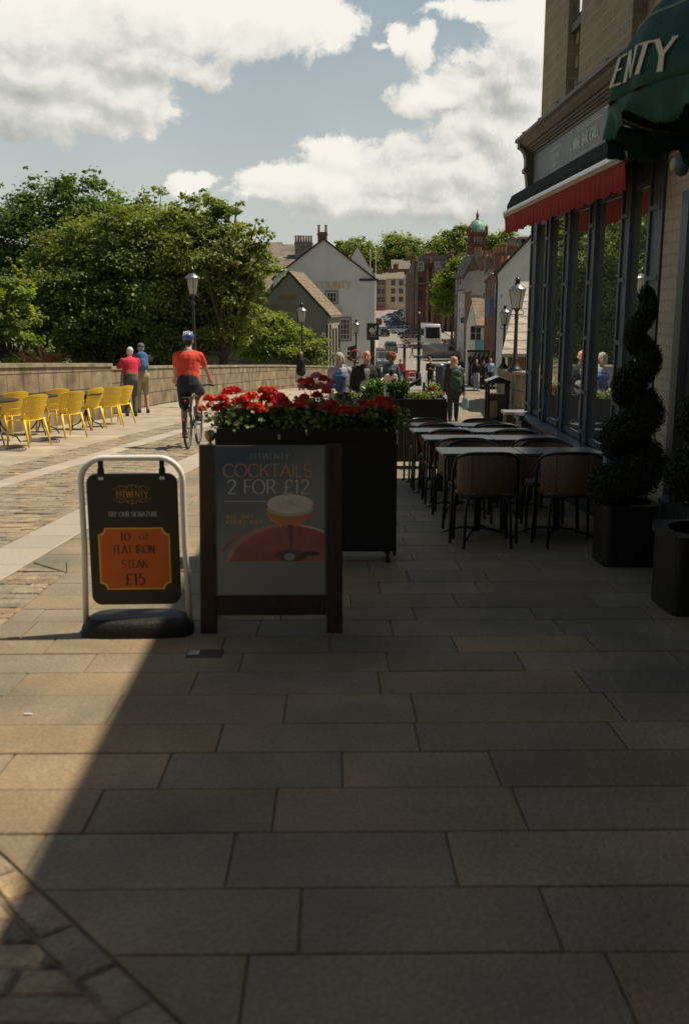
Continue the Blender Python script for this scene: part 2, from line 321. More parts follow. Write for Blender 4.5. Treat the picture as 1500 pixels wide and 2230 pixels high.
# -------- lettering: pen strokes with thick and thin, optional serifs
def _arc(cx, cy, rx, ry, a0, a1, n=12): return [(cx + rx * math.cos(rad(a0 + (a1 - a0) * i / n)), cy + ry * math.sin(rad(a0 + (a1 - a0) * i / n))) for i in range(n + 1)]
GL = {
 'A': (.8, [[(.4, 1), (.78, 0)], [(.02, 0), (.4, 1)], [(.15, .34), (.65, .34)]]),
 'B': (.66, [[(.1, 0), (.1, 1)], [(.1, 1), (.3, 1)] + _arc(.32, .76, .24, .24, 90, -90) + [(.1, .52)], [(.1, .52), (.3, .52)] + _arc(.34, .26, .28, .26, 90, -90) + [(.1, 0)]]),
 'C': (.82, [_arc(.48, .5, .42, .5, 42, 318, 20)]), 'O': (.96, [_arc(.48, .5, .43, .5, 0, 360, 24)]),
 'K': (.76, [[(.1, 0), (.1, 1)], [(.68, 1), (.12, .42)], [(.28, .58), (.74, 0)]]), 'T': (.72, [[(.36, 0), (.36, 1)], [(.02, 1), (.7, 1)]]),
 'I': (.22, [[(.11, 0), (.11, 1)]]), 'L': (.58, [[(.1, 0), (.1, 1)], [(.1, 0), (.55, 0)]]),
 'S': (.64, [_arc(.33, .74, .24, .26, 38, 270, 12) + _arc(.33, .25, .27, .25, 88, -145, 14)]),
 'F': (.56, [[(.1, 0), (.1, 1)], [(.1, 1), (.54, 1)], [(.1, .52), (.46, .52)]]), 'E': (.6, [[(.1, 0), (.1, 1)], [(.1, 1), (.54, 1)], [(.1, .52), (.46, .52)], [(.1, 0), (.56, 0)]]),
 'R': (.72, [[(.1, 0), (.1, 1)], [(.1, 1), (.3, 1)] + _arc(.34, .74, .26, .26, 90, -90) + [(.1, .48)], [(.34, .48), (.7, 0)]]),
 'D': (.84, [[(.1, 0), (.1, 1)], [(.1, 1), (.3, 1)] + _arc(.34, .5, .42, .5, 90, -90, 16) + [(.1, 0)]]),
 'P': (.62, [[(.1, 0), (.1, 1)], [(.1, 1), (.3, 1)] + _arc(.32, .74, .26, .26, 90, -90) + [(.1, .48)]]),
 'N': (.82, [[(.1, 0), (.1, 1)], [(.1, 1), (.72, 0)], [(.72, 0), (.72, 1)]]), 'M': (.98, [[(.1, 0), (.14, 1)], [(.14, 1), (.49, .05)], [(.49, .05), (.84, 1)], [(.84, 1), (.9, 0)]]),
 'W': (1.08, [[(.02, 1), (.28, 0)], [(.28, 0), (.54, 1)], [(.54, 1), (.8, 0)], [(.8, 0), (1.06, 1)]]), 'V': (.78, [[(.02, 1), (.39, 0)], [(.39, 0), (.76, 1)]]),
 'Y': (.74, [[(.02, 1), (.37, .48)], [(.72, 1), (.37, .48)], [(.37, .48), (.37, 0)]]), 'U': (.8, [[(.1, 1), (.1, .34)] + _arc(.4, .32, .3, .32, 180, 360, 12) + [(.7, 1)]]),
 'G': (.88, [_arc(.48, .5, .42, .5, 42, 330, 20), [(.84, .46), (.84, .08)], [(.6, .46), (.86, .46)]]), 'H': (.8, [[(.1, 0), (.1, 1)], [(.7, 0), (.7, 1)], [(.1, .5), (.7, .5)]]),
 'Z': (.66, [[(.06, 1), (.6, 1)], [(.6, 1), (.06, 0)], [(.06, 0), (.62, 0)]]), '1': (.4, [[(.22, 0), (.22, 1)], [(.22, 1), (.06, .86)]]),
 '2': (.66, [_arc(.32, .73, .25, .27, 165, -25, 12) + [(.06, 0)], [(.06, 0), (.62, 0)]]), '9': (.66, [_arc(.32, .7, .26, .3, 0, 360, 16), [(.58, .7), (.54, .4), (.42, .14), (.22, 0)]]),
 '0': (.7, [_arc(.35, .5, .29, .5, 0, 360, 20)]), '5': (.62, [[(.52, 1), (.14, 1)], [(.14, 1), (.1, .56)], [(.1, .56)] + _arc(.28, .31, .27, .31, 115, -140, 14)]),
 '£': (.72, [_arc(.42, .74, .22, .26, 20, 180, 10) + [(.22, .45), (.2, .15), (.06, 0)], [(.06, 0), (.66, .02)], [(.06, .47), (.5, .47)]]),
 '.': (.26, [[(.08, .04), (.18, .04)]]), ',': (.26, [[(.14, .08), (.08, -.1)]]), '&': (.86, [[(.82, .0), (.2, .78)] + _arc(.34, .84, .14, .15, 200, -20, 8) + [(.14, .42)] + _arc(.32, .24, .24, .24, 150, 330, 10) + [(.8, .5)]]),
}
def text(mb, s, h, fn, thick=.15, thin=.04, serif=True, width=1.0, align='c', lift=.0004, spacing=.1, slant=0):
    "fn(u, v, w) maps the line's own flat coordinates to 3-D; u runs along the line"
    adv = [(GL[c][0] if c in GL else .4) + spacing for c in s]; tot = sum(adv) * h * width
    u0 = {'c': -tot / 2, 'l': 0, 'r': -tot}[align]; k = 0
    for c, a in zip(s, adv):
        if c in GL:
            strokes = [list(q) for q in GL[c][1]]
            if serif:
                ex = []
                for q in strokes:
                    for p, r in ((q[0], q[1]), (q[-1], q[-2])):
                        if (abs(p[1]) < .01 or abs(p[1] - 1) < .01) and abs(r[1] - p[1]) > abs(r[0] - p[0]) * 1.1 and c not in '2£': ex.append([(p[0] - .11, p[1]), (p[0] + .11, p[1])])
                strokes += ex
            for q in strokes:
                if len(q) < 2: continue
                L = []; n = len(q); closed = math.hypot(q[0][0] - q[-1][0], q[0][1] - q[-1][1]) < 1e-6
                for i, p in enumerate(q):
                    a_ = q[i - 1] if i else (q[-2] if closed else p); b_ = q[i + 1] if i < n - 1 else (q[1] if closed else p)
                    dx, dy = b_[0] - a_[0], b_[1] - a_[1]; l = math.hypot(dx, dy) or 1; dx /= l; dy /= l
                    th = math.atan2(dy, dx); w = (thin + (thick - thin) * abs(math.sin(th - rad(12))) ** 1.6) / 2
                    L.append((p[0] - dy * w, p[1] + dx * w, p[0] + dy * w, p[1] - dx * w))
                k += 1; b = len(mb.v)
                for (x1, y1, x2, y2) in L:
                    for (x, y) in ((x1, y1), (x2, y2)): mb.v.append(tuple(fn(u0 + (x + slant * y) * h * width, y * h, lift + k * .00006)))
                for i in range(n - 1): mb.f.append((b + 2 * i, b + 2 * i + 1, b + 2 * i + 3, b + 2 * i + 2)); mb.t.append(None)
        u0 += a * h * width
    return mb
# ================================================================ GROUND
random.seed(4)
M_mortar = simple('mortar', (.17, .135, .092), .95, var=.3, scale=14, bump=.4)
def stone_mat(name, c, c2, rough=.78, bump=.35, scale=2.2):
    m = simple(name, c, rough, var=.18, scale=scale, bump=bump, bscale=46, attr=1, color2=c2, detail=9, coords='Object')
    return m
M_slab = stone_mat('sandstone', (.172, .160, .118), (.285, .225, .148), scale=1.1)
M_slab2 = stone_mat('pale_sandstone', (.31, .275, .205), (.40, .35, .265))
M_sett = stone_mat('sett_stone', (.21, .175, .125), (.34, .285, .205), bump=.9, scale=7)
M_gran = simple('granite_strip', (.34, .29, .235), .8, var=.28, scale=160, bump=.15, attr=1, color2=(.47, .41, .33))
def clip(poly, a, b, c):
    "keep a*x+b*y+c >= 0"
    out = []
    for i, p in enumerate(poly):
        q = poly[(i + 1) % len(poly)]; dp = a * p[0] + b * p[1] + c; dq = a * q[0] + b * q[1] + c
        if dp >= 0: out.append(p)
        if dp * dq < 0: t = dp / (dp - dq); out.append((p[0] + (q[0] - p[0]) * t, p[1] + (q[1] - p[1]) * t))
    return out
def slab(mb, poly, gap=.004, dz=0, tint=(1, 1, 1), tilt=0, ch=.006):
    if len(poly) < 3: return
    cx = sum(p[0] for p in poly) / len(poly); cy = sum(p[1] for p in poly) / len(poly)
    R = max(math.hypot(p[0] - cx, p[1] - cy) for p in poly); 
    if R < .03: return
    def ins(d, lift):
        out = []
        for i, p in enumerate(poly):
            a = poly[i - 1]; b = poly[(i + 1) % len(poly)]
            e1 = Vector((p[0] - a[0], p[1] - a[1])); e2 = Vector((b[0] - p[0], b[1] - p[1]))
            if e1.length < 1e-5 or e2.length < 1e-5: out.append((p[0], p[1])); continue
            e1.normalize(); e2.normalize(); n = Vector((-e1.y - e2.y, e1.x + e2.x)); 
            if n.length < 1e-4: n = Vector((-e1.y, e1.x))
            n.normalize(); k = d / max(.45, n.dot(Vector((-e1.y, e1.x)))); out.append((p[0] + n.x * k, p[1] + n.y * k))
        return [(x, y, gz(x, y) + lift + tx * (x - cx) + ty * (y - cy)) for x, y in out]
    tx, ty = random.gauss(0, tilt), random.gauss(0, tilt); gap += random.uniform(-.0008, .0012)
    A = ins(gap, -.02); B = ins(gap, dz - ch); Cc = ins(gap + ch, dz); n = len(poly)
    for i in range(n):
        j = (i + 1) % n
        mb.poly((A[i], A[j], B[j], B[i]), tint); mb.poly((B[i], B[j], Cc[j], Cc[i]), tint)
    mb.poly(Cc, tint)
def wtint(warm=.12, v=.12):
    k = 1 + random.gauss(0, v); w = random.random() ** 2.2 * warm * 2.2
    return (min(1.5, k * (1 + w * .75)), k * (1 + w * .12), k * (1 - w * .9))
def courses(mb, y0, y1, rh, wmin, wmax, xl, xr, gap=.004, hv=.0, tilt=0, jit=.0, warm=.12, v=.12, keep=None, rows=None, ch=.006):
    y = y0; k = 0
    while y < y1:
        h = rows[k] if rows and k < len(rows) else rh * random.uniform(.88, 1.12); k += 1
        xa0, xa1 = xl(y), xl(y + h); xb0, xb1 = xr(y), xr(y + h); x = min(xa0, xa1) - random.uniform(0, wmax)
        while x < max(xb0, xb1):
            w = random.uniform(wmin, wmax); s0 = random.uniform(-jit, jit)
            P = [(max(x, xa0), y), (min(x + w, xb0), y), (min(x + w + s0, xb1), y + h), (max(x + s0, xa1), y + h)]
            if P[1][0] > P[0][0] + .01 or P[2][0] > P[3][0] + .01:
                P[1] = (max(P[1][0], P[0][0]), y); P[2] = (max(P[2][0], P[3][0]), y + h)
                if keep: P = clip(P, *keep)
                if jit and len(P) == 4: P = [(a + random.uniform(-jit, jit) * .5, b + random.uniform(-jit, jit) * .5) for a, b in P]
                if len(P) >= 3: slab(mb, P, gap, random.uniform(-hv, hv), wtint(warm, v), tilt, ch)
            x += w
        y += h
s1r = interp([(-2.45, 0), (-2.33, 6.0), (-2.21, 8.5), (-1.95, 12.8), (-1.5, 18), (-.5, 28), (1.2, 40), (3.6, 52), (5, 60)])
s1l = lambda y: s1r(y) - .44
s2r = interp([(-4.9, 0), (-4.35, 8), (-3.86, 11.5), (-3.45, 14.8), (-3.05, 19.5), (-2.65, 23.1), (-1.7, 30), (.3, 42), (2.9, 52), (4.2, 60)])
s2l = lambda y: s2r(y) - .30
fwr = lambda y: s2l(y) - .55
wallx = interp([(-8.6, 2), (-7.6, 10), (-6.55, 17), (-5.62, 24.6), (-5.6, 31), (-4.7, 38), (-3.5, 46), (-2.2, 52), (-1.4, 55.5), (.3, 60), (2.7, 64)])
slabL = lambda y: min(-1.9 + max(0, y - 7.5) * .12, s1r(y) + .02) if y > 7 else -1.9
right_edge = lambda y: 2.66 if y < 13.3 else 4.2 + (y - 20) * .115
def deck_right(y): return right_edge(y) + .5
DK = (.83, .70, -(-1.05 * .83 + 2.86 * .70))          # diagonal edge near the camera: keep > 0 is slabs
mb = MB()
rows = [.315, .34, .32, .335, .33, .345, .32, .31, .32, .325, .315, .32, .3, .31]
courses(mb, 1.01, 13.2, .33, .55, .98, slabL, lambda y: 2.66, gap=.0032, hv=.0016, tilt=.0012, v=.07, warm=.10, keep=DK, rows=[.31, .31, .335, .33, .325, .345, .335, .33, .305, .37, .33, .315, .3, .34], ch=.004)
courses(mb, 13.2, 61, .5, .7, 1.2, lambda y: max(s1r(y) + .02, -1.9), deck_right, gap=.006, hv=.002, tilt=.001, v=.07)
sl_o = struct('paving', mb, M_slab)
sl_o.data.materials[0] = M_slab
mb = MB()
courses(mb, 5, 64, .62, .8, 1.3, wallx, fwr, gap=.005, hv=.001, v=.05, warm=.05)
struct('footway', mb, M_slab2)
mb = MB()
courses(mb, 4.0, 58, .62, 5, 6, lambda y: s1l(y), s1r, gap=.003, v=.05, warm=.03)
courses(mb, 5, 58, .62, 5, 6, lambda y: s2l(y), s2r, gap=.003, v=.05, warm=.03)
struct('kerb_strip', mb, M_gran)
mb = MB()
courses(mb, 3.6, 12.9, .13, .18, .42, lambda y: s1r(y) + .01, lambda y: slabL(y) - .01, gap=.004, hv=.005, tilt=.012, jit=.018, warm=.14, v=.12)
courses(mb, 4.5, 30, .13, .18, .42, lambda y: s2r(y) + .01, lambda y: s1l(y) - .01, gap=.003, hv=.005, tilt=.014, jit=.016, warm=.08, v=.11)
courses(mb, 30, 54, .3, .3, .5, lambda y: s2r(y) + .01, lambda y: s1l(y) - .01, gap=.006, hv=.006, tilt=.02, jit=.02, warm=.08, v=.14)
courses(mb, 8, 54, .16, .18, .40, lambda y: fwr(y) + .01, lambda y: s2l(y) - .01, gap=.003, hv=.005, tilt=.014, jit=.016, warm=.08, v=.11)
# near corner: border course along the diagonal, setts beyond it
dn = Vector((.83, .70)).normalized(); dt = Vector((dn.y, -dn.x)); p0 = Vector((-1.05, 2.86)) - dt * 1.6; L = 0
while L < 3.4:
    w = random.uniform(.13, .24); a = p0 + dt * (L + random.uniform(-.01, .01)); b = p0 + dt * (L + w)
    wd = random.uniform(.095, .125); P = [tuple(a - dn * .004), tuple(b - dn * .004), tuple(b - dn * wd), tuple(a - dn * wd)]
    if (P[1][0]-P[0][0])*(P[2][1]-P[0][1])-(P[1][1]-P[0][1])*(P[2][0]-P[0][0]) < 0: P = P[::-1]
    slab(mb, P, .004, random.uniform(-.002, .002), wtint(.14, .10), .008, .006); L += w
courses(mb, .6, 4.1, .105, .2, .5, lambda y: -2.4, lambda y: 1.0, gap=.004, hv=.003, tilt=.008, jit=.006, warm=.1, v=.14,
        keep=(-DK[0], -DK[1], -DK[2] - .116 * math.hypot(.83, .7)), ch=.008)
struct('cobbles', mb, M_sett)
mb = MB()
ys = [-3 + i * .5 for i in range(132)]
for i, y in enumerate(ys[:-1]):
    y2 = ys[i + 1]; xs = [-9.5, -4, -2, 0, 1.5, 3, 4, 6, 9.5]
    for a, b in zip(xs, xs[1:]): mb.poly([(a, y, gz(a, y) - .0088), (b, y, gz(b, y) - .0088), (b, y2, gz(b, y2) - .0088), (a, y2, gz(a, y2) - .0088)])
struct('bridge_deck', mb, M_mortar)
# terrain: one sheet to the horizon
def tz(x, y):
    z = zr(y) - .35
    if y < 70:
        L_ = wallx(max(y, 2)) if y < 64 else 2.2
        if x < L_ - 1 and y < 64: z -= min(7.5, (L_ - 1 - x) * 1.2)
        if x > 8.5: z -= min(4.5, (x - 8.5) * 1.0)
    if y >= 58 and x < 0: z -= min(5, -x * .3) * max(0, (90 - y) / 32) if y < 90 else 0
    d = math.hypot(x, max(0, y - 60))
    if y > 200: z += max(0, abs(x - 22) - 30) * .08 * min(1, (y - 200) / 200)
    return z
M_asph = simple('asphalt', (.19, .175, .15), .9, var=.12, scale=1.2, bump=.2, bscale=30, color2=(.25, .23, .20))
M_earth = simple('ground_cover', (.06, .075, .03), .95, var=.4, scale=.6)
mb = MB()
gx = [-1500, -700, -300, -150, -80, -50, -30, -20, -14, -10, -7, -5, -3, 0, 3, 6, 8.5, 10, 12, 14, 17, 20, 24, 28, 34, 45, 70, 120, 250, 700, 1500]
gy = [-60, -30, -10, 0, 5, 10, 15, 20, 25, 30, 35, 40, 45, 50, 55, 60, 65, 70, 75, 80, 85, 90, 95, 100, 106, 112, 118, 125, 132, 142, 148, 155, 165, 175, 190, 210, 230, 250, 270, 290, 310, 333, 360, 400, 450, 500, 600, 800, 1200, 2400]
for j in range(len(gy) - 1):
    for i in range(len(gx) - 1):
        mb.poly([(x, y, tz(x, y)) for x, y in ((gx[i], gy[j]), (gx[i+1], gy[j]), (gx[i+1], gy[j+1]), (gx[i], gy[j+1]))])
struct('ground', mb, M_earth, smooth=True)
# far street
rl = interp([(1.5, 56), (3.0, 64), (4.0, 100), (6.5, 142), (9, 187), (12.5, 333), (15, 450)])
rr = interp([(8.3, 56), (8.9, 64), (14.5, 100), (20, 142), (22, 187), (24, 333), (26, 450)])
def sheet(name, m, xl, xr, y0, y1, dz, n=6, step=4):
    mb = MB(); y = y0
    while y < y1:
        y2 = min(y1, y + step)
        for i in range(n):
            a, b = i / n, (i + 1) / n
            mb.poly([(xl(Y) + (xr(Y) - xl(Y)) * t, Y, zr(Y) + dz) for t, Y in ((a, y), (b, y), (b, y2), (a, y2))])
        y = y2
    return struct(name, mb, m)
sheet('road', M_asph, rl, rr, 54, 452, -.06)
M_pave = simple('far_paving', (.33, .30, .25), .9, var=.15, scale=2)
sheet('pavement', M_pave, lambda y: rl(y) - 3.2, rl, 66, 452, .05)
sheet('pavement', M_pave, rr, lambda y: rr(y) + 4, 58, 452, .05)
M_line = simple('road_paint', (.72, .70, .64), .8, var=.15, scale=6)
mb = MB()
for y in range(62, 130, 5):
    x = rr(y) - 1.7 - (y - 62) * .02; mb.box(x, x + .13, y, y + 2.6, zr(y + 1.3) - .055, zr(y + 1.3) - .03)
for y in (172, 152): mb.box(12 - (172 - y) * .1, 12.2 + 5, y, y + .3, zr(y) - .055, zr(y) - .02)
for k in range(5): mb.box(8 + k * 1.5, 8.8 + k * 1.5, 116, 116.5, zr(116.3) - .05, zr(116.3) - .02)
struct('road_markings', mb, M_line)

# ================================================================ PARAPETS
M_wall = brick('parapet_stone', (.175, .135, .08), (.25, .195, .12), (.07, .055, .035), bw=.8, bh=.4, msize=.014, axes='auto', bump=1.0, noise=.5, nscale=2.2, shear=.055)
M_cope = simple('coping_stone', (.20, .165, .11), .95, var=.35, scale=3, bump=.8, bscale=20, color2=(.36, .30, .2))
def wall_run(name, label, pts, h, th, side, group=None):
    root = thing(name, label, 'wall', (pts[0][0], pts[0][1], gz(*pts[0])), 0, group)
    o0 = Vector(root.location); L = []; n = len(pts)
    for i, p in enumerate(pts):
        a = Vector(pts[max(0, i - 1)]); b = Vector(pts[min(n - 1, i + 1)]); d = (b - a).normalized(); L.append((Vector(p), Vector((d.y, -d.x)) * side))
    mb = MB(); mc = MB()
    def P(i, off, z): p, nn = L[i]; return Vector((p.x + nn.x * off, p.y + nn.y * off, gz(p.x, p.y) + z)) - o0
    for (m_, f0, f1, z0, z1) in ((mb, 0, -th, -1.2, h - .03), (mc, .035, -th - .035, h - .03, h + .05)):
        for i in range(n - 1):
            q = [[P(k, o, z) for (o, z) in ((f0, z0), (f1, z0), (f1, z1), (f0, z1))] for k in (i, i + 1)]
            for e in range(4): m_.poly((q[0][e], q[1][e], q[1][(e + 1) % 4], q[0][(e + 1) % 4]))
            if i == 0: m_.poly(q[0])
            if i == n - 2: m_.poly(q[1][::-1])
    mb.build('masonry', M_wall, root); cb_ = mc.build('coping', M_cope, root); return root
def samp(f, y0, y1, st): 
    k = int((y1 - y0) / st) + 1; return [(f(y0 + (y1 - y0) * i / k), y0 + (y1 - y0) * i / k) for i in range(k + 1)]
wall_run('parapet_wall', 'long weathered sandstone bridge wall behind the yellow chairs', [(-7.6, 9), (-6.9, 14), (-6.4, 17.5), (-5.75, 22.0), (-5.35, 24.6)], 1.28, .45, 1)
wall_run('parapet_wall', 'weathered sandstone bridge wall curving away behind the cyclist to the pub', [(-5.95, 24.7)] + samp(wallx, 26.5, 64, 3.2), 1.18, .45, 1)
wall_run('parapet_wall', 'sandstone bridge wall carrying two lamps on the right beyond the litter bin', [(4.05, 14.0), (4.35, 19), (4.62, 25), (5.35, 31), (6.2, 37), (7.05, 42.5)], 1.26, .4, -1)

# ================================================================ RESTAURANT
FX = 2.62
M_buff = brick('buff_brick', (.29, .225, .145), (.34, .27, .175), (.37, .31, .22), bw=.34, bh=.125, msize=.010, axes='yz', bump=.5, noise=.12)
M_buffx = brick('buff_brick_end', (.29, .225, .145), (.34, .27, .175), (.37, .31, .22), bw=.34, bh=.125, msize=.010, axes='xz', bump=.5, noise=.12)
M_pier = brick('painted_brick', (.40, .33, .24), (.43, .355, .26), (.35, .285, .205), bw=.23, bh=.085, msize=.009, axes='yz', bump=.9, noise=.12)
M_grey = simple('grey_blue_paint', (.075, .095, .115), .42, var=.12, scale=5, bump=.05)
M_greyd = simple('dark_grey_paint', (.035, .042, .05), .45, var=.12, scale=5)
M_lead = simple('lead', (.09, .085, .075), .6, var=.3, scale=6, bump=.3)
M_trim = simple('cornice_paint', (.12, .105, .085), .55, var=.25, scale=4, bump=.1)
M_fasc = simple('fascia_paint', (.16, .185, .19), .5, var=.1, scale=3)
M_white = simple('white_lettering', (.62, .62, .58), .6, var=.04)
M_glass = simple('window_glass', (.78, .80, .76), .012, var=0, spec=1.0, metal=.93)
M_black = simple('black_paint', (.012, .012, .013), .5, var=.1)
bd = thing('restaurant_building', 'buff brick restaurant with grey shopfront and long fascia on the right', 'building', (FX, 3, -.15))
O = Vector(bd.location)
class LB(MB):
    "mesh builder working in world coordinates for a child of a placed thing"
    def __init__(s, o): MB.__init__(s); s.o = Vector(o)
    def build(s, name, mat, parent=None, **k):
        s.v = [tuple(Vector(v) - s.o) for v in s.v]; return MB.build(s, name, mat, parent, **k)
YE = 13.1
m = LB(O); YR = [(11.2, 11.8), (8.62, 9.3), (6.1, 6.75)]
ed = [YE] + [v for a, b in YR for v in (b, a)] + [-9]
for i in range(0, len(ed), 2): m.box(FX, 8.5, ed[i + 1], ed[i], 3.3, 6.20)
for a, b in YR: m.box(FX + .13, 8.4, a - .001, b + .001, 3.3, 6.18)
m.build('wall', M_buff, bd)
m = LB(O); m.box(FX + .02, 8.45, YE + .003, YE + .02, -1.6, 6.18); m.build('end_wall', M_buffx, bd)
m = LB(O)
for a, b in YR:
    z = 3.55
    while z < 4.35:
        for k in range(3): y = a + .13 + k * .17; m.box(FX + .09, FX + .135, y, y + .10, z, z + .125)
        z += .25
m.build('brick_pattern', M_buff, bd)
for a, b in YR:
    f = LB(O); f.box(FX + .03, FX + .135, a, b, 4.42, 4.50); f.build('window_sill', M_lead, bd)
    f = LB(O); f.box(FX + .07, FX + .128, a + .02, b - .02, 4.51, 6.1); w = f.build('window', M_greyd, bd)
    f = LB(O); f.box(FX + .06, FX + .068, a + .08, b - .08, 4.57, 6.05); f.build('pane', M_glass, w)
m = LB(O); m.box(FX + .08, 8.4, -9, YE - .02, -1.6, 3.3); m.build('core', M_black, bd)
m = LB(O); m.box(FX - .1, 8.6, -9, YE + .1, 6.20, 6.28); m.build('roof', M_lead, bd)
# cornice
prof = [(FX - .005, 3.60), (2.30, 3.50), (2.30, 3.465), (2.34, 3.45), (2.355, 3.42), (2.40, 3.39), (2.43, 3.385), (2.43, 3.365), (2.455, 3.36), (2.455, 3.345), (2.48, 3.34), (2.48, 3.325), (2.505, 3.32), (2.505, 3.295), (FX - .005, 3.295)]
m = LB(O); m.prism(prof, lambda u, v, t: (u, t, v), -9, YE - .02); m.build('cornice', M_trim, bd)
m = LB(O)
y = 12.6
while y > 3: m.tube([(2.30, y, 3.503), (2.45, y, 3.575)], .014, 6); y -= .93
m.build('cornice_flashing', M_lead, bd)
# end console
m = LB(O)
m.prism([(FX, 3.46), (2.33, 3.46), (2.33, 3.39), (2.37, 3.37), (2.40, 3.33), (2.42, 3.26), (2.42, 3.16), (2.40, 3.15), (2.40, 3.10), (2.43, 3.09), (2.45, 2.92), (FX, 2.9)], lambda u, v, t: (u, t, v), YE - .18, YE - .025)
m.build('console', M_trim, bd)
# fascia board
m = LB(O); m.box(2.515, FX, -9, YE - .19, 2.935, 3.293); fb = m.build('fascia', M_fasc, bd)
m = LB(O); m.box(2.49, FX + .08, -9, YE - .0, 2.86, 2.932); m.build('fascia_rail', M_black, bd)
def wallfn(x, yc, z0): return lambda u, v, w: (x - w - .0003, yc - u, z0 + v)
t = LB(O); X_ = 2.5145
text(t, '19', .30, wallfn(X_, 11.02, 2.965), .09, .06, True, .5, spacing=.12)
text(t, 'TWENTY', .30, wallfn(X_, 8.47, 2.965), .085, .045, True, 1.5, spacing=.12)
text(t, 'WINE  BAR  GRILL', .105, wallfn(X_, 10.33, 3.06), .26, .12, True, .88)
text(t, 'AN INDEPENDENT', .05, wallfn(X_, 11.7, 3.10), .2, .08, True, .9)
text(t, 'COMPANY', .05, wallfn(X_, 11.75, 3.015), .2, .08, True, .9)
for (ya, yb, z) in ((9.75, 10.7, 3.225), (9.85, 10.75, 3.25), (9.8, 10.8, 2.985), (11.4, 11.95, 3.20), (11.45, 11.9, 3.22), (11.4, 11.95, 2.975)):
    t.box(X_ - .0012, X_ - .0004, ya, yb, z, z + .008)
t.build('lettering', M_white, fb)
# stall riser, sill, pilasters, glazing
SZ = .10
m = LB(O); m.box(2.565, FX + .1, 7.95, YE - .03, -1.5, SZ - .06); m.build('stall_riser', M_grey, bd)
m = LB(O); m.box(2.545, 2.568, 7.95, YE - .03, -1.5, -.40); m.build('plinth', M_greyd, bd)
m = LB(O); m.prism([(2.47, SZ - .055), (2.47, SZ - .01), (2.70, SZ + .035), (2.70, SZ - .06)], lambda u, v, t: (u, t, v), 7.95, YE - .03); m.build('window_sill', M_grey, bd)
PY = [(7.92, 8.28), (8.78, 9.05), (9.92, 10.18), (10.98, 11.24), (11.95, 12.2), (12.72, YE)]
for i, (a, b) in enumerate(PY):
    f = LB(O); xf = 2.545
    f.box(xf + .02, FX + .05, a, b, SZ + .02, 2.858)
    f.box(xf, xf + .019, a, a + .045, SZ + .02, 2.856); f.box(xf, xf + .019, b - .045, b, SZ + .02, 2.856)
    for z in (SZ + .12, .62, 1.16, 1.7, 2.24, 2.7): f.box(xf - .006, xf + .018, a + .046, b - .046, z, z + .035)
    if i == 5: f.box(2.44, FX + .05, a, b, -1.5, SZ - .07); f.box(2.41, 2.6, a, b + .02, SZ - .069, SZ + .0)
    f.build('pilaster', M_grey, bd)
for (a, b), (c, d) in zip(PY, PY[1:]):
    f = LB(O); f.box(2.58, 2.62, b, b + .02, SZ + .03, 2.856); f.box(2.58, 2.62, c - .02, c, SZ + .03, 2.856); f.box(2.58, 2.62, b + .021, c - .021, SZ + .03, SZ + .09); f.box(2.58, 2.62, b + .021, c - .021, 2.45, 2.5)
    w = f.build('window', M_grey, bd)
    f = LB(O); f.box(2.595, 2.612, b + .02, c - .02, SZ + .09, 2.45); f.build('pane', M_glass, w)
    f = LB(O); f.box(2.595, 2.612, b + .02, c - .02, 2.5, 2.856); f.build('pane', M_glass, w)
m = LB(O); m.box(2.56, FX + .1, 7.38, 7.90, -1.5, 2.858); m.build('brick_pier', M_pier, bd)
# entrance beside the pier
m = LB(O)
for a, b in ((7.22, 7.36), (5.2, 5.34), (6.2, 6.3)): m.box(2.50, FX + .09, a, b, -1.5, 2.3); 
for a, b in ((7.18, 7.375), (5.16, 5.38)): m.box(2.475, 2.60, a, b, -1.5, .08)
m.box(2.5, FX + .09, 5.345, 7.215, 2.3, 2.42); m.box(2.53, FX + .09, 5.35, 7.21, 2.75, 2.858)
for a, b in ((5.345, 6.195), (6.305, 7.215)):
    m.box(2.54, 2.60, a, b, -.45, -.1); m.box(2.54, 2.60, a, b, .75, .83)
df = m.build('door_frame', M_grey, bd)
f = LB(O); f.box(2.56, 2.57, 5.35, 7.21, -.1, .75); f.box(2.56, 2.57, 5.35, 7.21, .83, 2.3); f.box(2.56, 2.57, 5.35, 7.21, 2.42, 2.75); f.build('pane', M_glass, df)
m = LB(O); m.box(2.56, FX + .1, -9, 5.15, -1, 2.858); m.build('brick_pier', M_pier, bd)
# round lamp on the wall beside the pier
wl = thing('wall_lamp', 'round dark bulkhead lamp high on the pier beside the restaurant door', 'wall lamp', (2.50, 7.33, 2.48))
MB().lathe([(.02, 0), (.075, .0), (.085, .03), (.07, .07), (.03, .1)], n=14, M=Matrix.Rotation(-PI / 2, 4, 'Y')).build('housing', M_grey, wl, smooth=True)
MB().lathe([(.06, .072), (.04, .1), (.0, .115)], n=12, M=Matrix.Rotation(-PI / 2, 4, 'Y')).build('lens', simple('lamp_lens', (.35, .33, .28), .3, var=0), wl, smooth=True)
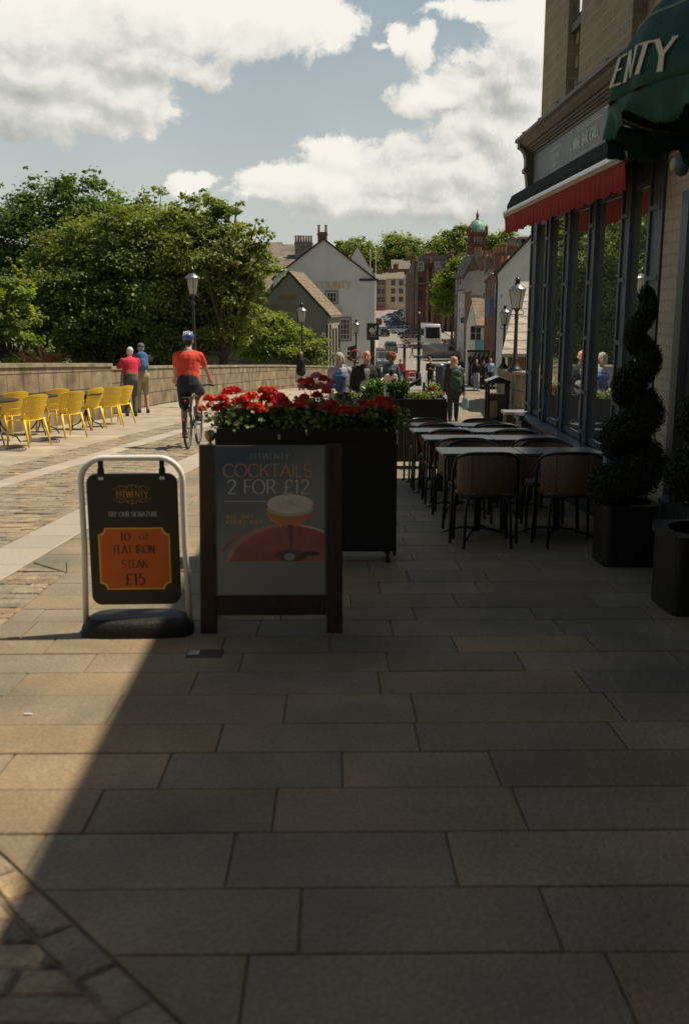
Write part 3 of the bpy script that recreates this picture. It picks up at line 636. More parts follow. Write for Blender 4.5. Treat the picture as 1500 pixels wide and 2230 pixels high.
# ---------------------------------------------------------------- red awning
M_red = simple('red_canvas', (.36, .028, .020), .85, var=.15, scale=7, bump=.1, trans=.35, stretch=(1, 6, .4))
M_blackc = simple('black_canvas', (.004, .004, .005), .95, var=.1)
M_alu = simple('painted_metal', (.62, .63, .62), .32, metal=.6, var=.05)
M_tan = simple('tan_hem', (.36, .26, .17), .8)
aw = thing('red_awning', 'retractable awning with red fringe and white front bar over the windows', 'awning', (2.5, 10.2, 2.6)); O2 = Vector(aw.location)
ya, yb = 7.72, 12.95
m = LB(O2); m.box(2.155, 2.20, ya, yb, 2.585, 2.632); m.build('front_bar', M_alu, aw, bevel=.01)
m = LB(O2); m.box(2.165, 2.195, ya, yb, 2.553, 2.584); m.build('hem', M_tan, aw)
m = LB(O2); m.prism([(2.205, 2.60), (2.205, 2.70), (2.26, 2.82), (2.50, 2.90), (2.50, 2.80)], lambda u, v, t: (u, t, v), ya, yb); m.build('cover', M_blackc, aw)
m = LB(O2); NV = 260
def vf(u, v):
    y = ya + (yb - ya) * u; zb = 2.553 - .205 - .012 * math.sin(y * 14.6) - .006 * math.sin(y * 41)
    amp = v * (.010 * math.sin(y * 37) + .006 * math.sin(y * 83 + 1)); return (2.178 + amp + v * .012, y, 2.553 + (zb - 2.553) * v)
m.grid(vf, NV, 6); m.build('valance', M_red, aw, smooth=True)
for yy in (8.3, 10.4, 12.4):
    m = LB(O2); m.tube([(2.5, yy, 2.72), (2.36, yy + .3, 2.62), (2.2, yy + .02, 2.60)], .018, 8); m.build('arm', M_tan, aw)
# ---------------------------------------------------------------- green canopy
M_green = simple('green_canvas', (.006, .062, .045), .75, var=.22, scale=4, bump=.15, bscale=9, trans=.12)
M_piping = simple('piping', (.16, .24, .19), .6, var=0)
M_cream = simple('cream_lettering', (.66, .60, .46), .8, var=.06)
gc = thing('green_canopy', 'dark green domed canopy with scalloped edge and cream lettering over the door', 'awning', (FX, 5.3, 2.45)); O3 = Vector(gc.location)
CXg, CYg, Rx, Ry = FX, 5.35, 1.16, 1.25
def dome(a, t, off=0):
    "a: plan angle, t: 0 at hem .. 1 at crown"
    e = .5 * PI * t; puff = 1 + .022 * math.sin(8 * a + 3 * t) * math.sin(PI * min(1, t * 1.3)) + .012 * math.sin(17 * a - 4 * t) * (1 - t) + .01 * math.sin(23 * a + 5 * t)
    rr, zz = math.cos(e), 2.54 + .80 * math.sin(e)
    return Vector((CXg + (Rx + off) * rr * puff * math.cos(a), CYg + (Ry + off) * rr * puff * math.sin(a), zz))
A0, A1 = PI / 2, 3 * PI / 2
m = LB(O3); m.grid(lambda u, v: dome(A0 + (A1 - A0) * u, v), 72, 26); m.build('canvas', M_green, gc, smooth=True, solid=.004)
def val(u, v):
    a = A0 + (A1 - A0) * u; s = abs(math.sin(a * 9.0)); s = abs(math.sin(a * 7.5 + .6)); h = .085 + .075 * s ** 1.6 + .03 * math.sin(a * 5.3) + .02 * abs(math.sin(a * 19)); w = 1 + v * (.03 * math.sin(14 * a) + .018 * math.sin(31 * a) - .01)
    return Vector((CXg + Rx * math.cos(a) * w, CYg + Ry * math.sin(a) * w, 2.538 - (h + .02) * v))
m = LB(O3); m.grid(val, 216, 5); m.build('valance', M_green, gc, smooth=True, solid=.003)
m = LB(O3)
for k in range(1, 8):
    a = A0 + (A1 - A0) * k / 8; m.tube([dome(a, .30 + .70 * i / 14, .004) for i in range(14)], .005, 5)
m.tube([dome(A0 + (A1 - A0) * i / 60, .30, .006) for i in range(61)], .006, 5)
m.build('piping', M_piping, gc)
t = LB(O3)
def wrap(u, v, w):
    a = rad(182) + u / 1.2; p = dome(a, .055 - .05 * u + v * .80 + .006 * math.sin(9 * u), .016 + w); return p
text(t, 'TWENTY', .14, wrap, .20, .06, True, 1.3, spacing=.08)
t.build('lettering', M_cream, gc)
m = LB(O3); m.tube([(CXg - .02, CYg - Ry, 2.50)] + [dome(A0 + (A1 - A0) * i / 24, .01, -.03) for i in range(24, -1, -1)] , .014, 6); m.build('frame', M_black, gc)
# ================================================================ FOLIAGE
def leaf_mat(name, c, trans=.35, rough=.45):
    m = bpy.data.materials.new(name); m.use_nodes = True; t = m.node_tree; b = t.nodes['Principled BSDF']; b.inputs['Roughness'].default_value = rough
    b.inputs['Specular IOR Level'].default_value = .35
    a = t.nodes.new('ShaderNodeAttribute'); a.attribute_name = 'tint'
    mm = t.nodes.new('ShaderNodeMix'); mm.data_type = 'RGBA'; mm.blend_type = 'MULTIPLY'; mm.inputs[0].default_value = 1; mm.inputs[6].default_value = tuple(c) + (1,); t.links.new(a.outputs['Color'], mm.inputs[7])
    t.links.new(mm.outputs[2], b.inputs['Base Color'])
    tr = t.nodes.new('ShaderNodeBsdfTranslucent'); g2 = t.nodes.new('ShaderNodeMix'); g2.data_type = 'RGBA'; g2.blend_type = 'MULTIPLY'; g2.inputs[0].default_value = 1
    t.links.new(mm.outputs[2], g2.inputs[6]); g2.inputs[7].default_value = (1.7, 1.6, .5, 1); t.links.new(g2.outputs[2], tr.inputs[0])
    ms = t.nodes.new('ShaderNodeMixShader'); ms.inputs[0].default_value = trans; t.links.new(b.outputs[0], ms.inputs[1]); t.links.new(tr.outputs[0], ms.inputs[2]); t.links.new(ms.outputs[0], t.nodes['Material Output'].inputs[0])
    return m
def leaves_mesh(name, mat, P, Nn, size, rng, aspect=.62, fold=.25, tint=None, parent=None, loc=(0, 0, 0)):
    "one rhombus of two facets per leaf, all in one mesh"
    n = len(P); Nn = Nn / np.linalg.norm(Nn, axis=1, keepdims=True)
    r = rng.normal(size=(n, 3)); T = np.cross(Nn, r); T /= np.linalg.norm(T, axis=1, keepdims=True); B = np.cross(Nn, T)
    s = (size * rng.uniform(.6, 1.35, n))[:, None]
    a = P - T * s * .5; c = P + T * s * .5; l = P - B * s * aspect * .5 + Nn * s * fold * .3; d = P + B * s * aspect * .5 + Nn * s * fold * .3
    V = np.stack([a, l, c, d], 1).reshape(-1, 3)
    me = bpy.data.meshes.new(name); me.vertices.add(4 * n); me.vertices.foreach_set('co', V.astype(np.float32).ravel())
    tri = np.array([[0, 1, 2], [0, 2, 3]]); idx = (np.arange(n)[:, None, None] * 4 + tri[None]).reshape(-1)
    me.loops.add(6 * n); me.loops.foreach_set('vertex_index', idx.astype(np.int32)); me.polygons.add(2 * n)
    me.polygons.foreach_set('loop_start', np.arange(0, 6 * n, 3, dtype=np.int32)); me.polygons.foreach_set('loop_total', np.full(2 * n, 3, dtype=np.int32))
    me.update(calc_edges=True)
    at_ = me.color_attributes.new('tint', 'FLOAT_COLOR', 'POINT')
    if tint is None: tint = rng.uniform(.7, 1.3, (n, 1)) * np.ones((1, 3))
    Cc = np.concatenate([np.repeat(tint, 4, 0), np.ones((4 * n, 1))], 1); at_.data.foreach_set('color', Cc.astype(np.float32).ravel())
    me.materials.append(mat); o = bpy.data.objects.new(name, me); col.objects.link(o); o.location = loc
    if parent is not None: o.parent = parent
    return o
def clumps(blobs, per, rng, fill=.5, csize=.22):
    "clump centres spread over and through ellipsoid lobes; returns centres, outward normals, radii"
    Cs, Ns, Rs = [], [], []
    for (c, r) in blobs:
        c = np.array(c, float); r = np.array(r, float); k = max(4, int(per * (r.prod() ** (2 / 3)) / 1.0))
        d = rng.normal(size=(k, 3)); d /= np.linalg.norm(d, axis=1, keepdims=True); q = 1 - rng.uniform(0, 1, k) ** 1.6 * fill
        Cs.append(c + d * r * q[:, None]); Ns.append(d); Rs.append(np.full(k, r.mean() * csize) * rng.uniform(.6, 1.4, k))
    return np.concatenate(Cs), np.concatenate(Ns), np.concatenate(Rs)
def crown(blobs, n, size, rng, per=9, fill=.5, csize=.24, warm=.25, flat=.75, droop=0):
    Cs, Ns, Rs = clumps(blobs, per, rng, fill, csize); w = Rs ** 2; w /= w.sum(); k = rng.choice(len(Cs), n, p=w)
    g_ = rng.normal(size=(n, 3)); g_ /= np.linalg.norm(g_, axis=1, keepdims=True); q = np.minimum(np.abs(rng.normal(size=n)) * .66, 1.7)
    off = g_ * q[:, None] * Rs[k][:, None] * np.array([1.5, 1.5, flat]); off[:, 2] -= droop * Rs[k] * rng.uniform(0, 1, n) ** 2
    P = Cs[k] + off; Nn = g_ * .25 + Ns[k] * .35 + np.array([0, 0, .8]) + rng.normal(size=(n, 3)) * .6
    ct = rng.uniform(.72, 1.3, len(Cs)); cw = rng.uniform(0, 1, len(Cs)) ** 2
    b = ct[k] * rng.uniform(.75, 1.25, n); wv_ = cw[k] * warm
    tint = np.stack([b * (1 + wv_), b * (1 + wv_ * .35), b * (1 - wv_ * .4)], 1)
    return P, Nn, tint, Cs, Rs
M_bark = simple('bark', (.07, .055, .038), .95, var=.4, scale=4, bump=.8)
M_lfA = leaf_mat('leaves_deep', (.085, .150, .030), .42); M_lfB = leaf_mat('leaves_olive', (.145, .20, .042), .42); M_lfC = leaf_mat('leaves_bright', (.18, .25, .045), .45)
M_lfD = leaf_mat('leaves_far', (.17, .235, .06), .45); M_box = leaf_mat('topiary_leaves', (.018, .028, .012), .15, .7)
def tree(name, label, cat, base, blobs, n, size, mat, seed, group=None, per=9, fill=.5, csize=.24, warm=.25, droop=0, trunk=.25, limbs=12):
    rng = np.random.default_rng(seed); root = thing(name, label, cat, base, 0, group); b0 = np.array(base)
    bl = [(np.array(c) - b0, np.array(r)) for c, r in blobs]
    for c, r in list(bl):      # smaller boughs breaking the outline
        for _ in range(5):
            a_ = rng.uniform(0, 2 * PI); e_ = rng.uniform(-.2, 1.3); d_ = np.array([math.cos(a_) * math.cos(e_), math.sin(a_) * math.cos(e_), math.sin(e_)])
            k_ = rng.uniform(.22, .36); bl.append((c + d_ * r * rng.uniform(.85, 1.12), r * k_))
    P, Nn, tint, Cs, Rs = crown(bl, n, size, rng, per, fill, csize, warm, .75, droop)
    leaves_mesh('crown', mat, P, Nn, size, rng, tint=tint, parent=root)
    mt = MB(); top = np.mean([c for c, r in bl], 0); zb = min(c[2] - r[2] for c, r in bl)
    fork = np.array([top[0] * .35, top[1] * .35, max(.6, zb + .1 * (top[2] - zb))])
    mt.tube([(0, 0, -.3), tuple(fork * .5 + rng.normal(size=3) * .08), tuple(fork)], [trunk * 1.15, trunk * .9, trunk * .75], 8)
    order = rng.permutation(len(Cs))[:limbs]
    for i in order:
        c = Cs[i]; mid = fork + (c - fork) * .5 + np.array([0, 0, .12 * np.linalg.norm(c - fork)]) + rng.normal(size=3) * .15
        mt.tube([tuple(fork * .96), tuple(fork + (mid - fork) * .5 + rng.normal(size=3) * .06), tuple(mid), tuple(mid + (c - mid) * .6), tuple(c)], [trunk * .5, trunk * .38, trunk * .26, trunk * .15, .01], 6, caps=False)
    mt.build('trunk', M_bark, root, smooth=True); return root
def pb(px, py, r, Y, ry=None, dz=1.0):
    p = at(px, py, Y); k = Y / FPX * 1.02; return (tuple(p), (r * k, (ry or r) * k, r * k * dz))
G1 = 'trees beyond the bridge wall'
def gb(px, Y, z=-8): p = at(px, 700, Y); return (p.x, Y, z)
tree('broadleaf_tree', 'dark green tree crown at the back left of the tree mass, tallest of all', 'tree', gb(120, 66), [pb(50, 520, 85, 66), pb(120, 470, 75, 67), pb(185, 445, 62, 66), pb(235, 475, 62, 67), pb(290, 510, 60, 67), pb(20, 480, 45, 66), pb(150, 600, 120, 67), pb(10, 600, 60, 66)], 70000, .26, M_lfA, 1, G1, per=9, csize=.26)
tree('broadleaf_tree', 'cone shaped tree top rising behind the middle of the tree mass', 'tree', gb(335, 64), [pb(335, 450, 34, 64, dz=1.2), pb(320, 500, 60, 64), pb(370, 500, 55, 64), pb(345, 600, 110, 65)], 36000, .24, M_lfB, 2, G1, per=10, csize=.26)
tree('broadleaf_tree', 'large olive green tree directly behind the leaning couple', 'tree', gb(230, 50), [pb(150, 560, 75, 51), pb(215, 530, 70, 50), pb(285, 530, 72, 50), pb(350, 540, 75, 50), pb(110, 640, 75, 50), pb(200, 650, 100, 50), pb(310, 650, 105, 50), pb(120, 730, 80, 50), pb(240, 740, 85, 51), pb(350, 740, 85, 51)], 150000, .175, M_lfB, 3, G1, per=18, csize=.22, limbs=34, trunk=.32)
tree('broadleaf_tree', 'airy olive tree with ragged right edge over the pub roofs', 'tree', gb(470, 49), [pb(432, 480, 55, 50), pb(485, 480, 45, 50), pb(518, 448, 9, 49), pb(420, 560, 85, 49), pb(505, 545, 58, 49), pb(550, 520, 36, 49), pb(585, 522, 14, 49), pb(555, 590, 44, 49), pb(590, 582, 20, 49), pb(480, 640, 80, 50), pb(430, 710, 80, 50), pb(520, 690, 60, 50), pb(560, 640, 22, 49)], 140000, .165, M_lfB, 4, G1, per=18, csize=.22, limbs=34, warm=.35, trunk=.3)
tree('leafy_shrub', 'bright green shrub spilling over the far bridge wall below the pub gable', 'shrub', gb(640, 68), [pb(590, 725, 42, 68), pb(645, 742, 36, 68), pb(688, 760, 30, 68), pb(560, 740, 50, 68), pb(714, 775, 20, 68), pb(640, 775, 45, 68)], 40000, .17, M_lfC, 5, G1, per=14, trunk=.12)
tree('light_tree', 'light yellow green tree at the left edge of the picture', 'tree', gb(10, 42), [pb(10, 640, 55, 42), pb(40, 700, 50, 42), pb(20, 755, 55, 42), pb(-40, 690, 70, 42), pb(80, 765, 30, 42)], 42000, .16, M_lfC, 6, G1, per=13, trunk=.2, droop=.8, csize=.18)
# river bank trees further left, seen in the shop windows and beside the frame
tree('broadleaf_tree', 'riverside tree further along the bridge wall left of the tree mass', 'tree', (-27, 44, -8), [((-27, 44, 0), (6, 5, 6)), ((-32, 42, -1), (5, 5, 5)), ((-23, 40, -1), (4.5, 4, 4.5))], 30000, .3, M_lfB, 7, G1, per=2)
tree('broadleaf_tree', 'riverside tree nearest the camera beyond the left wall', 'tree', (-24, 27, -8), [((-24, 27, 0), (6, 6, 6.5)), ((-20, 31, 0), (5, 5, 5)), ((-28, 22, 0), (5, 5, 5))], 36000, .3, M_lfB, 8, G1, per=2)
# russet dry plant on the wall
dp = thing('dry_plant', 'russet feathery dry plant leaning over the wall at far left', 'plant', tuple(at(80, 800, 24.5))); m = MB(); random.seed(9)
for k in range(46):
    a = random.uniform(-1.2, 1.3); l = random.uniform(.3, .75); x0 = random.uniform(-.35, .4); p = [(x0 + math.sin(a) * l * t, random.uniform(-.08, .08), math.cos(a) * l * t - .18 * t * t) for t in (0, .4, .8, 1)]
    m.tube(p, [.006, .005, .004, .002], 4)
    for j in range(14):
        t = random.uniform(.35, 1); q = Vector((x0 + math.sin(a) * l * t, random.uniform(-.05, .05), math.cos(a) * l * t - .18 * t * t)); d = Vector((random.gauss(0, 1), random.gauss(0, .6), random.gauss(0, 1))) * .028
        m.poly([q, q + d, q + d * 1.6 + Vector((.01, 0, .02)), q + Vector((.012, .0, .012))])
m.build('stems', simple('russet_stems', (.19, .09, .04), .9, var=.35, scale=30), dp)
# ---------------------------------------------------------------- spiral topiary pots
def topiary(label, x, y, w, hp, h, seed, lean=0):
    z0 = gz(x, y); pot = thing('square_planter', label[0], 'planter', (x, y, z0), 0, 'black square planters by the shopfront'); m = MB()
    rbox(m, -w/2 + .015, w/2 - .015, -w/2 + .015, w/2 - .015, 0, hp - .05, .05); m.build('pot', M_pot, pot, smooth=True, auto=35)
    m = MB(); pl = []
    rbox(m, -w/2, w/2, -w/2, w/2, hp - .06, hp, .055); m.build('rim', M_pot, pot, auto=35, smooth=True)
    m = MB(); m.lathe([(0, 0), (w * .42, 0)], (0, 0, hp + .002), 16); m.build('soil', M_soil, pot)
    rng = np.random.default_rng(seed); t = thing('spiral_topiary', label[1], 'topiary', (x, y, z0 + hp), 0, 'spiral clipped evergreens')
    n = 70000; u = rng.uniform(0, 1, n) ** 1.25; turns = 3.7; ang = u * turns * 2 * PI + seed; H = h
    rad_ = .24 * (1 - u) ** .8 + .03; cr_ = .165 * (1 - .62 * u)
    cx = np.cos(ang) * rad_ * .55 + lean * u * H; cy = np.sin(ang) * rad_ * .55; cz = .10 + u * (H - .14)
    d = rng.normal(size=(n, 3)); d /= np.linalg.norm(d, axis=1, keepdims=True); q = rng.uniform(.55, 1.06, n)[:, None]
    P = np.stack([cx, cy, cz], 1) + d * q * (cr_[:, None] * np.array([.92, .92, 1.12])) 
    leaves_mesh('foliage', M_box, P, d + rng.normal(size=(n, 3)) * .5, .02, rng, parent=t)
    m = MB(); m.tube([(0, 0, -.05), (lean * H * .5, 0, H * .5), (lean * H, 0, H * .95)], [.025, .018, .008], 7); m.build('stem', M_bark, t)
M_pot = simple('pot_plastic', (.006, .006, .006), .42, var=.2, scale=5, bump=.05); M_soil = simple('soil', (.03, .022, .015), 1, var=.3, scale=40)
topiary(('black square planter standing against the shopfront beside the cafe tables', 'tall spiral clipped evergreen left of the brick pier'), 2.19, 7.22, .42, .47, 1.54, 3, .03)
topiary(('black square planter cut by the right edge of the picture', 'spiral clipped evergreen at the right edge beside the door'), 2.26, 5.86, .50, .50, 1.42, 5, .0)
m = MB(); m.box(-.05, .05, -.003, .003, 0, .07); tg = m.build('plant_tag', simple('tag_blue', (.10, .14, .24), .5), None, loc=(2.16, 5.68, gz(2, 5.7) + .50)); tag(tg, 'small blue plant tag in the soil of the nearest black planter', 'plant tag')
# ================================================================ SIGNS
M_whitep = simple('white_powdercoat', (.76, .75, .71), .35, var=.08, scale=6)
M_rubber = simple('rubber', (.006, .006, .006), .6, var=.4, scale=12, bump=.3)
M_panel = simple('sign_panel', (.010, .009, .009), .4, var=.1); M_orange = simple('sign_orange', (.62, .13, .018), .55, var=.05); M_gold = simple('sign_gold', (.52, .30, .06), .55, var=.1)
M_yell = simple('sign_yellow', (.80, .47, .04), .5, var=0); M_ink = simple('sign_ink', (.045, .02, .012), .5, var=0); M_silver = simple('sign_silver', (.42, .42, .43), .5, var=0)
sx_, sy_ = -1.085, 5.36; sz_ = gz(sx_, sy_)
sg = thing('pavement_sign', 'swinging black steak offer sign in a white tubular frame on rubber base', 'sign board', (sx_, sy_, sz_), rad(1.5))
hw, H_ = .275, 1.0; pts = [(-hw - .015, 0, .05), (-hw, 0, .5)]
for k in range(9): t = PI - PI / 2 * k / 8; pts.append((-hw + .13 + .13 * math.cos(t), 0, H_ - .14 + .13 * math.sin(t)))
for k in range(9): t = PI / 2 - PI / 2 * k / 8; pts.append((hw - .13 + .13 * math.cos(t), 0, H_ - .14 + .13 * math.sin(t)))
pts += [(hw, 0, .5), (hw + .015, 0, .05)]
MB().tube(pts, .0165, 14).build('frame', M_whitep, sg, smooth=True)
m = MB(); pr = []
def basefn(u, v):
    a = 2 * PI * u; r = .3 * (1 - .04 * v) * (1 if v < .5 else 1); e = .55; c, s = math.cos(a), math.sin(a)
    X = .31 * math.copysign(abs(c) ** e, c); Y = .15 * math.copysign(abs(s) ** e, s)
    k = [1.0, 1.0, .97, .90, .80, .6, .0][min(6, int(v * 6 + .5))]; z = [0, .03, .06, .085, .10, .105, .10][min(6, int(v * 6 + .5))]
    return Vector((X * k, Y * k, z - .02 * math.sin(PI * min(1, abs(X * k) / .31)) * (v > .4) * 0))
m.grid(basefn, 48, 6); m.build('base', M_rubber, sg, smooth=True, auto=50)
pn = MB(); rbox(pn, -.245, .245, .165, .905, -.012, .012, .055, 8, 'xz'); pnl = pn.build('panel', M_panel, sg, auto=35, smooth=True)
for s in (-1, 1):
    m = MB(); m.box(s * .165 - .012, s * .165 + .012, -.017, .017, .93, .975); m.box(s * .165 - .016, s * .165 + .016, -.019, .019, .90, .935); m.build('hanger', M_rubber, sg, bevel=.004)
    m = MB(); rbox(m, s * .165 - .014, s * .165 + .014, .872, .888, -.0135, -.0125, .004, 3, 'xz'); m.build('slot', M_whitep, pnl)
def F(w0): return lambda u, v, w: (u, -.0122 - w, w0 + v)
def notch(x0, x1, z0, z1, r, y0, y1, mb):
    pl = []
    for cx, cz, a0 in ((x1, z1, 270), (x0, z1, 0), (x0, z0, 90), (x1, z0, 180)):
        for k in range(7): t = rad(a0 - 90 * k / 6); pl.append((cx + r * math.cos(t), cz + r * math.sin(t)))
    return mb.prism(pl, lambda u, v, t: (u, t, v), y0, y1)
notch(-.196, .196, .252, .605, .036, -.0132, -.0121, MB()).build('offer_border', M_yell, pnl)
notch(-.187, .187, .261, .596, .036, -.0142, -.0133, MB()).build('offer_field', M_orange, pnl)
def Fo(w0): return lambda u, v, w: (u, -.0144 - w, w0 + v)
t = MB(); text(t, '10', .046, lambda u, v, w: (u - .045, -.0144 - w, .532 + v), .17, .05); text(t, 'OZ', .028, lambda u, v, w: (u + .055, -.0144 - w, .537 + v), .17, .06)
text(t, 'FLAT IRON', .044, Fo(.462), .17, .045, True, .82, spacing=.06); text(t, 'STEAK', .044, Fo(.378), .17, .045, True, .86, spacing=.06); text(t, '£15', .062, Fo(.282), .2, .06, True, .9)
t.build('offer_text', M_ink, pnl)
t = MB(); text(t, 'TRY OUR SIGNATURE', .026, F(.668), .2, .09, True, .83, spacing=.06); t.build('headline', M_silver, pnl)
t = MB(); text(t, '19TWENTY', .034, F(.775), .16, .07, True, .85, spacing=.04)
for s in (-1, 1):
    for z, y in ((.767, 0), (.817, 0)): t.box(-.104, .104, -.0134, -.0126, z, z + .0028)
    for up in (-1, 1):
        z0 = .792 + up * .026
        for (a, b, c, d, e) in ((.012, .012, .012, -60, 230), (.034, .008, .010, 200, -80), (.06, .006, .012, 0, 250)):
            q = _arc(s * a, z0 + up * (b + .006), c, c * .8, d, e, 14); t.tube([(x, -.0136, z) for x, z in [(s * (abs(x)) if False else x, z) for x, z in q]], .0012, 4)
        t.tube([(s * .004, -.0136, z0 + up * .028), (s * .03, -.0136, z0 + up * .012), (s * .06, -.0136, z0 + up * .02), (s * .10, -.0136, z0 + up * .004)], .0013, 4)
    t.tube([(0, -.0136, .792 + s * .03), (0, -.0136, .792 + s * .056)], .0014, 4)
t.build('emblem', M_gold, pnl)
# ---- timber A-board with the cocktail poster
M_dkw = simple('dark_stained_timber', (.030, .017, .012), .55, var=.45, scale=9, bump=.25, stretch=(6, 6, .5))
ab = thing('a_board', 'dark timber A board holding the cocktails poster', 'sign board', (-.335, 5.33, gz(-.335, 5.33)), 0)
L_ = math.radians(9); ML = Matrix.Rotation(-L_, 4, 'X')
def lean(mb): mb.v = [tuple(ML @ Vector(v)) for v in mb.v]; return mb
for s in (-1, 1):
    m = MB(); m.box(s * .352 - .045, s * .352 + .045, -.012, .03, .0, 1.055); lean(m).build('upright', M_dkw, ab, bevel=.004)
    m = MB(); m.box(s * .352 - .04, s * .352 + .04, -.02, .02, 0, 1.0); m.v = [tuple(Matrix.Translation((0, .36, 0)) @ Matrix.Rotation(L_ + .02, 4, 'X') @ Vector(v)) for v in m.v]; m.build('rear_leg', M_dkw, ab)
m = MB(); m.box(-.306, .306, -.008, .026, .10, .205); lean(m).build('rail', M_dkw, ab, bevel=.003); m = MB(); m.box(-.306, .306, .0205, .034, 1.02, 1.05); lean(m).build('rail', M_dkw, ab, bevel=.003)
M_pframe = simple('poster_edge', (.12, .13, .14), .35, metal=.5)
m = MB(); m.box(-.308, .308, -.010, .02, .208, 1.048); fr_ = lean(m).build('snap_frame', M_pframe, ab, bevel=.002)
# poster: printed sheet (real gradients of ink, so colours live in its material)
def poster_mat():
    m = bpy.data.materials.new('poster_print'); m.use_nodes = True; t = m.node_tree; b = t.nodes['Principled BSDF']; b.inputs['Roughness'].default_value = .28; b.inputs['Coat Weight'].default_value = .25
    tc = t.nodes.new('ShaderNodeTexCoord'); s = t.nodes.new('ShaderNodeSeparateXYZ'); t.links.new(tc.outputs['Object'], s.inputs[0])
    def M_(op, a, b_, clamp=False):
        n = t.nodes.new('ShaderNodeMath'); n.operation = op; n.use_clamp = clamp
        for i, v in enumerate((a, b_)):
            if isinstance(v, (int, float)): n.inputs[i].default_value = v
            else: t.links.new(v, n.inputs[i])
        return n.outputs[0]
    k = M_('SUBTRACT', M_('ADD', M_('MULTIPLY', M_('SUBTRACT', s.outputs[2], .6), 1.9), M_('MULTIPLY', s.outputs[0], -1.3)), 0.0, True)
    r = t.nodes.new('ShaderNodeValToRGB'); t.links.new(k, r.inputs[0]); r.color_ramp.elements[0].color = (.235, .245, .235, 1); r.color_ramp.elements[1].color = (.05, .085, .13, 1); r.color_ramp.elements[1].position = .95
    t.links.new(r.outputs[0], b.inputs['Base Color']); return m
m = MB(); m.box(-.298, .298, -.0115, -.0101, .218, 1.04); ps = lean(m).build('poster', poster_mat(), fr_)
def shp(mb): return lean(mb).build
def fpl(pl, y0, y1, mb=None): return (mb or MB()).prism(pl, lambda u, v, t: (u, t, v), y0, y1)
def earc(cx, cz, rx, rz, a0, a1, n=28): return _arc(cx, cz, rx, rz, a0, a1, n)
P_ = lambda px, py: ((px - 591.5) / 243 * .596, 1.04 - (py - 977) / 328 * .822)
M_trayr = simple('print_tray', (.36, .12, .10), .3, var=.25, scale=6); M_trayh = simple('print_tray_rim', (.5, .25, .2), .3, var=.2, scale=9); M_foam = simple('print_foam', (.66, .61, .56), .35, var=.06, scale=40)
M_drink = simple('print_drink', (.55, .24, .08), .3, var=.3, scale=7); M_dust = simple('print_spice', (.46, .19, .09), .4, var=.2); M_glassp = simple('print_glass', (.13, .085, .08), .3, var=.3, scale=18)
M_coral = simple('print_coral', (.60, .30, .20), .4, var=.06); M_peach = simple('print_peach', (.62, .33, .14), .4, var=0); M_pale = simple('print_pale', (.58, .62, .58), .4, var=.05); M_dim = simple('print_dim', (.30, .33, .34), .4, var=0)
def zone(pts): return [P_(*p) for p in pts]
rim = [(487, 1232), (500, 1205), (520, 1182), (550, 1163), (585, 1152), (612, 1148), (655, 1148), (690, 1155), (712.5, 1163)]
fpl(zone(rim + [(712.5, 1232)])[::-1], -.0121, -.0117); a = fpl(zone(rim + [(712.5, 1232)])[::-1], -.0121, -.0117); shp(a)('tray_rim', M_trayh, ps)
rim2 = [(497, 1231), (510, 1206), (530, 1185), (558, 1168), (590, 1157), (615, 1153), (655, 1153), (688, 1160), (712, 1169)]
a = fpl(zone(rim2 + [(712, 1231)])[::-1], -.0125, -.0122); shp(a)('tray', M_trayr, ps)
c0 = P_(635, 1112); u_ = .596 / 243; v_ = .822 / 328
a = fpl(earc(c0[0], c0[1], 52 * u_, 30 * v_, 180, 360) + [(c0[0] + 52 * u_, c0[1])], -.0129, -.0126)
a = fpl([(c0[0] + 51 * u_ * math.cos(rad(t)), c0[1] + (6 * v_ if 180 < t < 360 and False else 0) + 41 * v_ * math.sin(rad(t))) for t in range(180, 361, 8)], -.0129, -.0126); shp(a)('drink', M_drink, ps)
a = fpl([(c0[0] + 52 * u_ * math.cos(rad(t)), c0[1] - 3 * v_ + (20 if t < 180 else 16) * v_ * math.sin(rad(t)) + (9 * v_ if t <= 180 else 0) * 0) for t in range(0, 360, 8)], -.0133, -.0130); shp(a)('foam_side', simple('print_foam_side', (.5, .44, .33), .35, var=.1), ps)
c1 = P_(635, 1103); a = fpl(earc(c1[0], c1[1], 52 * u_, 21 * v_, 0, 351, 40), -.0137, -.0134); shp(a)('foam', M_foam, ps)
strip = [(497, 1231), (510, 1206), (530, 1185), (558, 1168), (590, 1157), (615, 1153), (655, 1153), (688, 1160), (712, 1169)]
a = fpl(zone([(655, 1149), (690, 1155.5), (712, 1163), (712, 1166), (690, 1158.5), (655, 1151)])[::-1], -.0126, -.01245); shp(a)('tray_glint', M_foam, ps)
a = fpl(zone([(478, 1205), (505, 1180), (540, 1158), (556, 1152), (543, 1161), (508, 1184), (484, 1209)])[::-1], -.0121, -.0118); shp(a)('far_rim', M_trayr, ps)
a = fpl(zone([(583, 1115), (587, 1128), (597, 1139), (612, 1146), (610, 1148), (593, 1141), (584, 1129), (581, 1116)])[::-1], -.0133, -.0130); shp(a)('bowl_shine', simple('print_amber', (.66, .36, .12), .3, var=.1), ps)
a = MB(); random.seed(3)
for k in range(260):
    r_ = random.gauss(0, .42) if k < 190 else random.uniform(-.9, .9); q = random.gauss(0, .38) if k < 190 else random.uniform(-.8, .8)
    if r_ * r_ + q * q > .9: continue
    x, z = c1[0] + r_ * 44 * u_, c1[1] + q * 17 * v_; d = random.uniform(.0012, .0028) if k < 190 else .0009; y = -.01385 - k * .000004; a.poly([(x - d, y, z), (x, y, z - d * .7), (x + d, y, z), (x, y, z + d * .7)])
shp(a)('spice', M_dust, ps)
